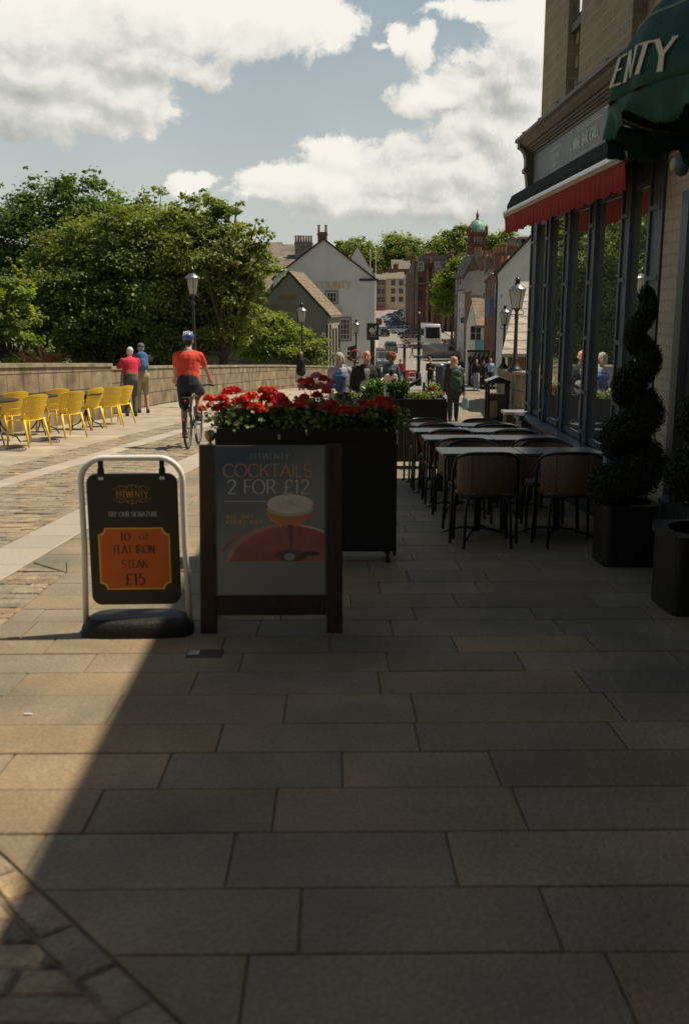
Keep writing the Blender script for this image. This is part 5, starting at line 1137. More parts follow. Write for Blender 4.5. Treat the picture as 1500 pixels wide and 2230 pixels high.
def ik(a, b, l1, l2, pole):
    a, b = Vector(a), Vector(b); d = b - a; L = min(d.length, (l1 + l2) * .999); dn = d.normalized(); x = (l1 * l1 - l2 * l2 + L * L) / (2 * L); h = math.sqrt(max(0, l1 * l1 - x * x))
    pl = Vector(pole); pl = (pl - dn * pl.dot(dn)); pl.normalize(); return a + dn * x + pl * h, a + dn * L
def person(label, loc, rz, h=1.75, pelvis=(0, 0, .93), lean=0, feet=((-.10, 0, 0), (.10, 0, 0)), fdir=(0, 0), hands=((-.27, .03, .80), (.27, .03, .80)), arm_pole=((-.5, -.9, -.2), (.5, -.9, -.2)),
           head=(0, 0), skin=None, top='long', topm=None, bottom='long', botm=None, jacket=None, shoem=None, hair=None, hairm=None, build=1.0, face=False, vox=.009, toe=None, knee=(0, 1, 0), headlen=0, female=False):
    "faces +y in its own space, 1.75 m tall before scaling"
    skin = skin or M_skin; P = thing('person', label, 'person', loc, rz); P.scale = (h / 1.75,) * 3; V = Vector
    R_ = Matrix.Rotation(-lean, 4, 'X'); pv = V(pelvis); T = lambda x, y, z: pv + R_ @ V((x, y, z - .93))
    ches = T(0, 0, 1.28); neck = T(0, -.01, 1.45); sw = .175 * (.93 if female else 1) * build ** .5
    sh = [T(-sw, -.01, 1.385), T(sw, -.01, 1.385)]
    hc = T(0, .03, 1.62) + V((0, .02 * math.sin(lean) - .0, -.0)); HR = Matrix.Rotation(head[0], 4, 'Z') @ Matrix.Rotation(-head[1], 4, 'X'); HM = Matrix.Translation(hc) @ HR
    hips = [pv + V((-.085, 0, -.02)), pv + V((.085, 0, -.02))]; J = []
    for k in range(2):
        an = V(feet[k]) + V((0, -.0, .085)); kn, an = ik(hips[k], an, .43, .43, knee if not isinstance(knee[0], tuple) else knee[k]); hd_ = V(hands[k]); el, wr = ik(sh[k], hd_, .29, .26, arm_pole[k]); J.append((kn, an, el, wr))
    b = BodyB(); B_ = build
    def torso(m, e=0.0, lo=.96):
        m.cone(T(0, 0, lo), T(0, 0, 1.10), .122 * B_ + e, .116 * B_ + e, 1.2, .84); m.cone(T(0, 0, 1.08), T(0, .005, 1.30), .118 * B_ + e, .135 * B_ + e, 1.2, .82)
        m.cone(T(-sw * .62, -.005, 1.33), T(sw * .62, -.005, 1.33), .095 + e, .095 + e, 1, .95); m.cone(T(-sw, -.01, 1.375), T(sw, -.01, 1.375), .046 + e, .046 + e, 1, 1); m.cone(T(-.02, -.01, 1.425), T(-sw, -.01, 1.385), .052 + e * .6, .04 + e * .6); m.cone(T(.02, -.01, 1.425), T(sw, -.01, 1.385), .052 + e * .6, .04 + e * .6)
        if female: m.cone(T(-.06, .075 * B_, 1.27), T(.06, .075 * B_, 1.27), .07 + e, .07 + e)
        if B_ > 1.12: m.cone(T(0, .05, 1.02), T(0, .05, 1.12), .11 * B_ + e, .11 * B_ + e, 1.1, .9)
    torso(b, -.012)
    b.cone(neck - V((0, 0, .05)), hc - V((0, .01, .06)), .058, .052)
    # head
    def he(c, r, m=b): m.ell(c, r, 16, HM)
    he((0, -.012, .035), (.074, .092, .085)); he((0, .012, -.02), (.062, .075, .085)); he((0, .035, -.075), (.036, .038, .03))
    he((0, .094, -.012), (.011, .016, .022)); he((0, .104, -.024), (.014, .012, .010)); he((-.074, -.005, -.012), (.010, .018, .030)); he((.074, -.005, -.012), (.010, .018, .030)); he((0, .083, -.058), (.024, .010, .008))
    for k in range(2):
        kn, an, el, wr = J[k]
        b.cone(hips[k], kn, .082 * B_, .054); b.cone(kn, kn + (an - kn) * .35, .052, .056); b.cone(kn + (an - kn) * .35, an, .055, .036)
        fd = (toe[k] if toe else fdir[k]); fv = V((math.sin(fd), math.cos(fd), 0)); b.cone(an - fv * .03 - V((0, 0, .045)), an + fv * .14 - V((0, 0, .055)), .036, .028)
        b.cone(sh[k], el, .048 * B_ ** .5, .038); b.cone(el, wr, .038, .026)
        hd = (wr - el).normalized(); sd_ = hd.cross(V((0, 0, 1)) if abs(hd.z) < .8 else V((0, 1, 0))).normalized(); nn = sd_.cross(hd); curl = -nn if k == 0 else nn
        pc = wr + hd * .05; 
        for q in (-.6, -.2, .2, .6): b.cone(wr + hd * .01 + sd_ * q * .028, wr + hd * .085 + sd_ * q * .05, .015, .012)
        for q, l in ((-.75, .062), (-.25, .075), (.25, .07), (.75, .055)):
            f0 = wr + hd * .085 + sd_ * q * .045; f1 = f0 + hd * l * .5 + nn * .008; f2 = f1 + hd * l * .42 + nn * .022; b.cone(f0, f1, .0098, .009); b.cone(f1, f2, .009, .0078)
        b.cone(wr + hd * .025 - sd_ * .025, wr + hd * .07 - sd_ * .058 + nn * .012, .0125, .010)
    body = b.finish('body', skin, P, vox)
    # clothes
    if top:
        m = BodyB(); torso(m, .016, 1.0); 
        for k in range(2):
            kn, an, el, wr = J[k]; m.cone(sh[k], el, .064 * B_ ** .5, .054)
            if top == 'long': m.cone(el, wr - (wr - el) * .06, .053, .040)
            else: pass
        if top == 'short':
            m = BodyB(); torso(m, .016, 1.02)
            for k in range(2): kn, an, el, wr = J[k]; m.cone(sh[k] + (el - sh[k]) * .05, sh[k] + (el - sh[k]) * .66, .058 * B_ ** .5, .06)
        m.cone(neck - V((0, 0, .06)), neck + V((0, .004, -.005)), .07, .062); m.finish('shirt', topm, P, vox)
    if jacket:
        m = BodyB(); e = .034
        m.cone(T(0, 0, .82), T(0, 0, 1.10), .15 * B_ + e, .135 * B_ + e * .7, 1.15, .82); m.cone(T(0, 0, 1.08), T(0, -.005, 1.30), .125 * B_ + e, .135 * B_ + e, 1.2, .84)
        m.cone(T(-sw, -.01, 1.365), T(sw, -.01, 1.365), .05 + e * .6, .05 + e * .6, 1, 1.05); m.cone(T(-.03, -.01, 1.42), T(-sw, -.01, 1.385), .07, .058); m.cone(T(.03, -.01, 1.42), T(sw, -.01, 1.385), .07, .058)
        for k in range(2): kn, an, el, wr = J[k]; m.cone(sh[k], el, .076 * B_ ** .5, .066); m.cone(el, wr, .062, .046)
        m.cone(neck - V((0, .02, .05)), neck + V((0, -.02, .005)), .088, .075)
        j_ = m.finish('jacket', jacket, P, vox)
        if face:   # open front: a strip of the shirt shows between the edges
            s_ = MB(); zz = [.86, 1.0, 1.12, 1.25, 1.36, 1.43]; ww = [.075, .08, .085, .085, .07, .035] if female else [.008, .012, .025, .045, .055, .035]
            from mathutils.bvhtree import BVHTree; bv = BVHTree.FromPolygons([v.co for v in j_.data.vertices], [p_.vertices for p_ in j_.data.polygons])
            if not female: zz = [1.10, 1.17, 1.24, 1.31, 1.37, 1.42]
            def fr(u, v):
                t = v * 5; i = min(4, int(t)); f = t - i; z = zz[i] + (zz[i+1] - zz[i]) * f; w_ = ww[i] + (ww[i+1] - ww[i]) * f
                q_ = T((u - .5) * 2 * w_, 0, z); h_ = bv.ray_cast(q_ + V((0, 1, 0)), V((0, -1, 0)))[0]; return (h_ + V((0, .005, 0))) if h_ else T((u - .5) * 2 * w_, .1, z)
            s_.grid(fr, 6, 20); s_.build('shirt_front', topm, P, smooth=True)
    if bottom:
        m = BodyB(); m.cone(pv + V((0, 0, -.03)), pv + V((0, 0, .06)), .142 * B_, .130 * B_, 1.18, .88)
        for k in range(2):
            kn, an, el, wr = J[k]; r1 = .100 * B_ ** .5
            if bottom == 'long': m.cone(hips[k], kn, r1, .076); m.cone(kn, an + (kn - an) * .06, .074, .060)
            elif bottom == 'shorts': m.cone(hips[k], hips[k] + (kn - hips[k]) * .92, r1 * 1.02, .084)
            elif bottom == 'crop': m.cone(hips[k], kn, r1, .08); m.cone(kn, kn + (an - kn) * .72, .078, .07)
        m.finish('trousers' if bottom != 'shorts' else 'shorts', botm, P, vox)
    if shoem:
        for k in range(2):
            kn, an, el, wr = J[k]; fd = (toe[k] if toe else fdir[k]); fv = V((math.sin(fd), math.cos(fd), 0)); m = BodyB(); m.cone(an - fv * .04 - V((0, 0, .04)), an + fv * .155 - V((0, 0, .055)), .047, .036, 1, 1); m.cone(an - V((0, 0, .03)), an + V((0, 0, .0)), .044, .042); m.finish('shoe', shoem, P, vox)
    if hair:
        m = BodyB()
        def h_(c, r): m.ell(c, r, 16, HM)
        if hair == 'short': h_((0, -.026, .046), (.080, .092, .086)); h_((0, -.05, -.01), (.070, .062, .06))
        if hair == 'bald': h_((0, -.055, -.005), (.076, .06, .045))
        if hair == 'bob': h_((0, -.025, .045), (.090, .102, .092)); h_((0, -.045, -.03), (.098, .075, .085)); h_((-.066, .015, -.02), (.032, .045, .085)); h_((.066, .015, -.02), (.032, .045, .085))
        if hair == 'long': h_((0, -.025, .045), (.088, .102, .090)); h_((0, -.055, -.05), (.098, .065, .11)); h_((-.02, -.085, -.16), (.105, .06, .14)); h_((.03, -.09, -.24), (.09, .05, .11)); h_((-.07, .0, -.05), (.03, .045, .10)); h_((.07, .0, -.05), (.03, .045, .10))
        if hair == 'afro': 
            rr = np.random.default_rng(5)
            h_((0, -.03, .06), (.15, .13, .14))
            for _ in range(60):
                d = rr.normal(size=3); d /= np.linalg.norm(d)
                if d[1] > .45 and d[2] < .55: continue
                h_((d[0] * .13, -.03 + d[1] * .11, .06 + d[2] * .12), (.04, .04, .04))
        if hair == 'bun': h_((0, -.025, .045), (.086, .098, .090)); h_((0, -.05, -.02), (.078, .06, .07)); h_((0, -.12, .06), (.04, .04, .04))
        m.finish('hair', hairm, P, .007, 2)
    if face:
        for s in (-1, 1): MB().ell((s * .029, .079, .004), (.013, .007, .007), 10, HM).build('eye', cloth('eye_dark', (.03, .025, .02)), P, smooth=True); MB().ell((s * .03, .082, .028), (.018, .005, .004), 8, HM).build('eyebrow', cloth('brow', (.16, .12, .09)), P, smooth=True)
        MB().ell((0, .092, -.058), (.021, .004, .004), 10, HM).build('mouth', cloth('lips', (.30, .10, .085)), P, smooth=True)
    P['_J'] = 0; del P['_J']
    return P, dict(T=T, HM=HM, J=J, neck=neck, sh=sh, hips=hips)
def wc(n, c): return cloth(n, c)
def sole(px, py): return ground_at(px, py)
BLK = wc('black_cloth', (.010, .010, .011)); NAVY = wc('navy_cloth', (.018, .022, .035)); SHOE = wc('dark_shoe', (.025, .022, .022)); M_wh = wc('white_hair', (.62, .58, .52)); M_gh = wc('grey_hair', (.38, .35, .30))
# --- cyclist and bicycle (wheels run along +y)
bx, by = -2.36, 16.35; bzz = gz(bx, by + .5); slope = math.atan(-.058)
bk = thing('bicycle', 'dark touring bicycle with rear rack ridden by the man in the red shirt', 'bicycle', (bx, by, gz(bx, by)), rad(-2)); bk.rotation_euler = (slope, 0, rad(-2)); bk['tmp'] = 1; del bk['tmp']
M_tyre = simple('tyre_rubber', (.012, .012, .012), .7); M_bike = simple('bike_paint', (.02, .021, .023), .3, coat=.4); M_chrome = simple('bike_metal', (.5, .5, .5), .25, metal=.9)
for yy in (0, 1.06):
    w_ = MB(); w_.tube([(0, yy + .325 * math.cos(t * PI / 18), .345 + .325 * math.sin(t * PI / 18)) for t in range(36)], .021, 8, closed=True); wh = w_.build('wheel', M_tyre, bk, smooth=True)
    w_ = MB(); w_.tube([(0, yy + .30 * math.cos(t * PI / 18), .345 + .30 * math.sin(t * PI / 18)) for t in range(36)], .010, 6, closed=True)
    for t in range(18): w_.tube([((-1) ** t * .025, yy, .345), (0, yy + .3 * math.cos(t * PI / 9), .345 + .3 * math.sin(t * PI / 9))], .0015, 3)
    w_.tube([(-.06, yy, .345), (.06, yy, .345)], .018, 8); w_.build('rim', M_chrome, wh)
    w_ = MB(); w_.grid(lambda u, v: (((v - .5) * .055), yy - .355 * math.cos(rad(-20 + 160 * u)) if yy == 0 else yy + .355 * math.cos(rad(20 + 110 * u)), .345 + .355 * math.sin(rad(-20 + 160 * u) if yy == 0 else rad(20 + 110 * u))), 20, 2); w_.build('mudguard', M_bike, bk, solid=.002)
m = MB(); S_, BB, HT, HB = (0, .31, .82), (0, .43, .31), (0, .86, .86), (0, .93, .66)
for a, b_ in ((S_, BB), (S_, HT), (BB, HB), (HT, HB)): m.tube([a, b_], .017, 8)
for s in (-1, 1): m.tube([(s * .02, .40, .31), (s * .06, 0, .345)], .010, 6); m.tube([(s * .02, .31, .76), (s * .06, 0, .345)], .009, 6); m.tube([(s * .045, .93, .66), (s * .055, 1.0, .5), (s * .055, 1.06, .345)], .013, 6)
m.tube([S_, (0, .28, .95)], .013, 8); m.tube([HT, (0, .84, .98), (0, .88, 1.02)], .014, 8); m.build('frame', M_bike, bk, smooth=True)
m = MB(); m.tube([(-.31, .78, 1.03), (-.22, .86, 1.04), (0, .9, 1.02), (.22, .86, 1.04), (.31, .78, 1.03)], .012, 8); hb_ = m.build('handlebar', M_bike, bk, smooth=True)
for s in (-1, 1): MB().tube([(s * .24, .84, 1.04), (s * .33, .76, 1.03)], .017, 8).build('grip', M_tyre, hb_, smooth=True)
m = MB(); m.ell((0, .22, .975), (.085, .11, .03), 12); m.ell((0, .34, .98), (.03, .12, .022), 10); m.build('saddle', M_tyre, bk, smooth=True)
m = MB(); m.ell((0, .16, .90), (.06, .06, .05), 12); m.build('saddle_bag', BLK, bk, smooth=True)
m = MB()
for s in (-1, 1): m.tube([(s * .05, .25, .74), (s * .055, -.15, .74), (s * .06, 0, .36)], .006, 5)
m.tube([(-.055, -.15, .74), (.055, -.15, .74)], .006, 5); m.build('rack', M_bike, bk)
m = MB(); m.box(-.07, .07, -.19, .16, .75, .86); m.build('rack_bag', BLK, bk, bevel=.02)
m = MB(); m.ell((0, -.2, .80), (.022, .012, .018), 8); m.ell((0, -.36, .50), (.02, .012, .025), 8); m.build('rear_light', simple('red_reflector', (.5, .02, .015), .3), bk, smooth=True)
m = MB(); m.lathe([(.095, -.004), (.1, 0), (.095, .004)], n=20, M=Matrix.Translation((.05, .43, .31)) @ Matrix.Rotation(PI / 2, 4, 'Y')); m.build('chainring', M_chrome, bk)
for s, ya_, za_ in ((1, .36, .46), (-1, .50, .16)):
    cr_ = MB().tube([(s * .055, .43, .31), (s * .085, ya_, za_)], .01, 6).build('crank', M_chrome, bk); m = MB(); m.box(min(s * .085, s * .175), max(s * .085, s * .175), ya_ - .04, ya_ + .04, za_ - .012, za_ + .012); m.build('pedal', M_tyre, cr_)
RED = wc('coral_shirt', (.66, .062, .035))
CY, ci = person('man in coral red polo and blue helmet riding a bicycle away', (bx, by, gz(bx, by) - .0), rad(-2), 1.75, pelvis=(0, .20, 1.08), lean=.20,
    feet=((-.13, .46, .16), (.13, .34, .46)), toe=(-.1, .15), knee=((-.12, 1, .2), (.10, 1, .2)), hands=((-.31, .70, 1.03), (.31, .70, 1.03)), arm_pole=((-1, -.3, -.5), (1, -.3, -.5)), head=(0, -.1), top='short', topm=RED, bottom='shorts', botm=NAVY, shoem=SHOE, hair='short', hairm=wc('dark_hair', (.03, .02, .015)), build=1.16, vox=.008)
hm = BodyB(); HMx = ci['HM']
hm.ell((0, -.015, .075), (.098, .125, .085), 18, HMx); ho = hm.finish('helmet', simple('helmet_blue', (.025, .075, .26), .3, coat=.5), CY, .008, 2)
m = MB()
for k in range(-2, 3): m.tube([HMx @ Vector((k * .035 * (1 - abs(t) * .25), t * .115 - .015, .08 + .085 * math.sqrt(max(0, 1 - t * t * .95)) * (1 - abs(k) * .09))) for t in (-.95, -.7, -.4, 0, .4, .7)], .007, 5)
m.build('helmet_vent', wc('vent_white', (.45, .47, .5)), ho, smooth=True)
m = BodyB(); m.cone(ci['neck'] + Vector((0, -.02, -.02)), ci['neck'] + Vector((0, -.015, .005)), .066, .062); m.finish('collar', wc('collar_grey', (.25, .30, .30)), CY, .008)
# --- couple at the wall
p = sole(287, 906); PK, ki = person('white haired woman in bright pink top leaning on the wall', tuple(p), rad(12), 1.80, pelvis=(.02, -.06, .92), lean=.34, feet=((-.10, -.04, 0), (.10, -.08, 0)), hands=((-.06, .46, 1.20), (.02, .48, 1.18)), arm_pole=((-.8, .1, -.45), (1, .1, -.2)), head=(.35, -.25), top='long', topm=wc('pink_top', (.62, .022, .055)), bottom='long', botm=wc('olive_trousers', (.085, .085, .06)), shoem=SHOE, hair='short', hairm=M_wh, build=1.14, female=True)
m = MB(); m.tube([(-.10, .26, 1.33), (.10, .04, 1.12), (.18, .02, .96)], .007, 5); m.cbox((.185, .02, .90), (.05, .16, .14)); m.build('shoulder_bag', wc('tan_leather', (.10, .05, .025)), PK, bevel=.0)
p = sole(308, 900); MN, mi = person('man in grey cap and shorts with blue backpack beside the woman in pink', (p.x + .02, p.y + .25, gz(p.x, p.y + .25)), rad(14), 1.90, pelvis=(0, -.06, .93), lean=.28, feet=((-.10, -.02, 0), (.10, -.10, 0)), hands=((-.22, .45, 1.20), (.05, .48, 1.22)), arm_pole=((-1, .2, 0), (1, .2, 0)), head=(.3, -.2), top='long', topm=NAVY, bottom='shorts', botm=wc('khaki', (.34, .27, .18)), shoem=SHOE, hair='short', hairm=M_gh)
m = BodyB(); m.ell((0, -.015, .065), (.088, .108, .07), 14, mi['HM']); m.ell((0, .10, .045), (.06, .06, .012), 12, mi['HM']); m.finish('cap', wc('grey_cap', (.11, .11, .10)), MN, .007, 2)
T_ = mi['T']; m = BodyB(); m.cone(T_(0, -.20, 1.12), T_(0, -.20, 1.36), .13, .12, 1.2, .8); m.cone(T_(0, -.27, 1.10), T_(0, -.27, 1.22), .07, .07, 1.3, .7)
for s in (-1, 1): m.cone(T_(s * .12, -.08, 1.43), T_(s * .13, .10, 1.36), .022, .022); m.cone(T_(s * .13, .10, 1.36), T_(s * .13, .08, 1.12), .02, .018)
bpk = m.finish('backpack', wc('backpack_blue', (.045, .12, .27)), MN, .01)
# --- others
p = sole(656, 850); person('man in black coat and pale jeans looking over the left wall', tuple(p), rad(5), 1.92, hands=((-.16, .22, 1.35), (.16, .24, 1.36)), arm_pole=((-1, 0, -.6), (1, 0, -.6)), feet=((-.08, -.12, 0), (.08, .1, 0)), top='long', topm=BLK, jacket=BLK, bottom='long', botm=wc('pale_jeans', (.30, .40, .46)), shoem=SHOE, hair='bald', hairm=wc('brown_hair', (.16, .09, .05)), head=(0, -.25), build=1.05)
Yw = 18.6; q = at(740, 900, Yw)
person('grey haired woman in glasses and lilac jacket walking towards us', (q.x, Yw, gz(q.x, Yw) + .02), rad(174), 1.63, feet=((-.09, .14, 0), (.09, -.12, 0)), hands=((-.23, .12, .90), (.10, .22, 1.00)), head=(.35, -.05), top='long', topm=wc('blue_tshirt', (.05, .12, .30)), jacket=wc('lilac_jacket', (.33, .31, .33)), bottom='long', botm=wc('cream_trousers', (.52, .46, .37)), shoem=SHOE, hair='bob', hairm=M_gh, face=True, female=True, build=1.12)
W_ = [o for o in bpy.data.objects if o.get('label', '').startswith('grey haired woman')][0]
m = MB(); HMw = Matrix.Translation((0, .03, 1.62)) @ Matrix.Rotation(.35, 4, 'Z') @ Matrix.Rotation(.05, 4, 'X')
for s in (-1, 1): m.tube([HMw @ Vector((s * .032 + .022 * math.cos(t * PI / 6), .094, .004 + .017 * math.sin(t * PI / 6))) for t in range(12)], .0025, 4, closed=True)
m.build('glasses', wc('specs', (.12, .04, .03)), W_)
q = at(795, 900, 18.2)
person('bald man in open black jacket walking towards us beside the grey haired woman', (q.x + .02, 18.2, gz(q.x, 18.2) + .0), rad(183), 1.70, feet=((-.09, -.12, 0), (.09, .14, 0)), hands=((-.30, .05, .86), (.27, .10, .86)), head=(-.1, -.05), top='long', topm=wc('grey_shirt', (.33, .34, .33)), jacket=BLK, bottom='long', botm=BLK, shoem=SHOE, hair='bald', hairm=M_gh, face=True, build=1.22, skin=simple('skin_ruddy', (.50, .22, .14), .5, var=.08))
hg = thing('handbag', 'black handbag with papers held between the two walkers', 'bag', (q.x - .38, 18.1, gz(q.x, 18.1) + .74)); m = MB(); m.box(-.16, .16, -.05, .05, -.02, .2); m.build('bag_body', BLK, hg, bevel=.03); m = MB(); m.tube([(-.1, 0, .19), (-.06, 0, .33), (.06, 0, .33), (.1, 0, .19)], .008, 6); m.build('strap', BLK, hg); m = MB(); m.cbox((.03, -.03, .2), (.15, .004, .12), Matrix.Rotation(.4, 4, 'Y')); m.build('papers', wc('paper', (.6, .58, .52)), hg)
Ya = 29; q = at(850, 885, Ya)
AF, ai = person('woman with curly auburn hair in slate top carrying a pink bag', (q.x, Ya, gz(q.x, Ya)), rad(178), 1.72, feet=((-.09, .14, 0), (.09, -.12, 0)), hands=((-.30, .03, .82), (.02, .25, 1.16)), arm_pole=((-.6, -.8, -.2), (.9, -.5, -.5)), skin=M_skind, top='long', topm=wc('slate_top', (.045, .075, .10)), bottom='long', botm=wc('grey_skirt', (.18, .21, .25)), shoem=SHOE, hair='afro', hairm=wc('auburn_hair', (.17, .055, .022)), face=True, female=True, build=1.08)
m = BodyB(); m.cone((.06, .24, 1.06), (-.04, .24, 1.02), .13, .13, 1.2, .45); m.cone((-.1, .24, 1.10), (.16, .24, .96), .09, .09, 1, .5); m.finish('pink_bag', wc('pink_bag_cloth', (.62, .42, .36)), AF, .01); m = MB(); m.box(-.03, .05, .34, .35, 1.14, 1.28); m.build('phone', M_black, AF)
Yb = 25.6; q = at(986, 915, Yb)
BP, bi = person('long haired blonde woman in dark coat with green backpack walking away', (q.x, Yb, gz(q.x, Yb)), rad(-3), 1.66, feet=((-.09, -.10, 0), (.09, .13, 0)), hands=((-.27, .02, .80), (.27, .0, .80)), top='long', topm=BLK, jacket=wc('olive_coat', (.035, .032, .022)), bottom='long', botm=wc('dark_jeans', (.02, .035, .05)), shoem=SHOE, hair='long', hairm=wc('blonde_hair', (.46, .27, .12)), female=True, build=1.15)
m = BodyB(); m.cone((.05, -.26, 1.02), (.05, -.26, 1.30), .155, .135, 1.1, .7); m.cone((.05, -.35, .98), (.05, -.35, 1.12), .10, .10, 1.2, .6)
bpk = m.finish('backpack', wc('backpack_green', (.035, .075, .035)), BP, .01)
m = MB()
for z, w in ((1.22, .12), (1.08, .13)): m.tube([(.05 + w * math.sin(a), -.26 - .125 * math.cos(a), z - .02 * math.sin(a * 1.5)) for a in (-1.1, -.6, 0, .6, 1.1)], .007, 5)
m.build('trim', wc('olive_trim', (.25, .21, .05)), bpk)
m = BodyB(); m.cone((.10, -.13, 1.42), (.13, -.05, 1.47), .05, .05, 1.1, .8); m.finish('teal_strap', wc('teal', (.10, .22, .17)), BP, .01)
pbg = thing('carrier_bag', 'pale blue plastic carrier bag hanging by the blonde woman', 'bag', (q.x + .30, Yb, gz(q.x, Yb) + .38)); m = BodyB(); m.cone((0, 0, .0), (0, 0, .18), .09, .075, 1, .6); m.finish('bag_body', simple('thin_plastic', (.33, .50, .56), .3, trans=.4), pbg, .01); m = MB(); m.tube([(-.05, 0, .22), (0, 0, .38), (.05, 0, .22)], .012, 5); m.build('handle', bpy.data.materials['thin_plastic'], pbg)
far_people = [ # px, feet py (or Y), height, rz, label, top, bottom, hairstyle, hair colour
 (937, None, 1.75, 175, 'young man in dark hooded top looking at his phone in the road', 'black_hoodie', (.03, .018, .015), 'black_cloth', (.01, .01, .011), 'short', 'dark_hair', 53),
 (1037, None, 1.74, 180, 'man in black jacket and grey jeans walking near the timber shelter', 'black_cloth', (.01, .01, .01), 'grey_jeans', (.20, .22, .25), 'short', 'dark_hair', 55),
 (1052, None, 1.68, 180, 'woman in black walking behind the man in grey jeans', 'black_cloth', (.01, .01, .01), 'black_cloth', (.01, .01, .01), 'long', 'dark_hair', 56.5),
 (1067, None, 1.80, 184, 'man in light blue jumper standing by the right bridge wall', 'light_blue', (.26, .36, .44), 'black_cloth', (.01, .01, .01), 'short', 'brown_hair', 57.5),
 (897, None, 1.75, 80, 'distant man in red shirt and shorts striding across the road', 'red_shirt', (.42, .03, .03), 'grey_short', (.40, .38, .36), 'short', 'dark_hair', 135),
 (871, None, 1.68, 160, 'person in crimson top beyond the woman with curly hair', 'crimson', (.42, .02, .035), 'blue_jeans', (.05, .09, .15), 'short', 'dark_hair', 60),
 (1003, None, 1.70, 150, 'small dark figure on the road behind the blonde woman', 'navy_cloth', (.02, .02, .03), 'black_cloth', (.01, .01, .01), 'short', 'dark_hair', 70),
 (742, None, 1.66, -20, 'ginger haired woman in denim shirt behind the grey haired woman', 'denim', (.16, .27, .40), 'black_cloth', (.01, .01, .01), 'bun', 'ginger', 34),
 (983, None, 1.74, 175, 'dark haired man facing us just beyond the blonde woman', 'navy_cloth', (.02, .02, .03), 'dark_jeans', (.02, .035, .05), 'short', 'brown_hair', 38)]
wc('ginger', (.40, .17, .06)); wc('brown_hair', (.16, .09, .05)); wc('dark_hair', (.03, .02, .015))
for px, py, hh, rz, lb, tn, tcx, bn_, bc, hs, hn, Y in far_people:
    if Y is None: g0 = ground_at(px, py)
    else: q = at(px, 800, Y); g0 = Vector((q.x, Y, gz(q.x, Y) if Y < 61 else zr(Y) - .06))
    stride = .28 if 'striding' in lb else .12
    person(lb, tuple(g0), rad(rz), hh, feet=((-.09, stride, 0), (.09, -stride, 0)), hands=((-.26, -.06, .82), (.26, .10, .84)) if 'phone' not in lb else ((-.05, .28, 1.15), (.08, .28, 1.18)), top='long', topm=wc(tn, tcx), bottom='long' if 'shorts' not in lb else 'shorts', botm=wc(bn_, bc), shoem=SHOE, hair=hs, hairm=FM[hn], vox=.016)
# ================================================================ BUILDINGS ALONG THE STREET
M_rend = simple('lilac_render', (.62, .585, .54), .92, var=.07, scale=.9, bump=.1, bscale=30); M_grend = simple('grey_render', (.24, .225, .185), .92, var=.09, scale=1.1, bump=.1, bscale=30)
M_wrend = simple('white_render', (.60, .585, .54), .9, var=.08, scale=1.5, bump=.1, bscale=20); M_crend = simple('cream_render', (.52, .44, .30), .9, var=.1, scale=1)
M_slate = brick('slate_roof', (.145, .125, .095), (.195, .165, .125), (.08, .065, .05), bw=.45, bh=.22, msize=.012, axes='auto', bump=.7, noise=.3, nscale=1.2)
M_pslate = brick('pale_slate', (.29, .255, .20), (.36, .315, .25), (.14, .12, .10), bw=.5, bh=.24, msize=.018, axes='auto', bump=.7, noise=.15)
M_tile = brick('brown_tiles', (.16, .12, .075), (.22, .165, .105), (.09, .065, .04), bw=.3, bh=.25, msize=.014, axes='auto', bump=.8, noise=.25)
M_rbrick = brick('red_brick', (.16, .062, .038), (.22, .088, .052), (.13, .09, .065), bw=.24, bh=.085, msize=.01, axes='auto', bump=.5, noise=.25)
M_rstone = brick('red_sandstone', (.15, .052, .035), (.22, .075, .048), (.09, .04, .03), bw=.9, bh=.4, msize=.02, axes='auto', bump=.7, noise=.3, nscale=.5)
M_obrick = brick('orange_brick', (.36, .19, .09), (.42, .23, .12), (.3, .2, .12), bw=.24, bh=.085, msize=.008, axes='auto', bump=.3, noise=.12)
M_gstone = brick('grey_stone', (.16, .14, .11), (.22, .19, .15), (.10, .09, .07), bw=.6, bh=.3, msize=.015, axes='auto', bump=.6, noise=.3)
M_surr = simple('stone_surround', (.235, .205, .205), .85, var=.1, scale=4); M_sash = simple('white_sash', (.60, .60, .57), .5, var=.03); M_pane = simple('dark_pane', (.045, .05, .052), .08, var=0, spec=.8)
M_wood = simple('dark_barge', (.05, .03, .022), .8, var=.3, scale=5); M_blue = simple('blue_paint', (.035, .08, .17), .6); M_teal = simple('teal_paint', (.10, .33, .32), .6)
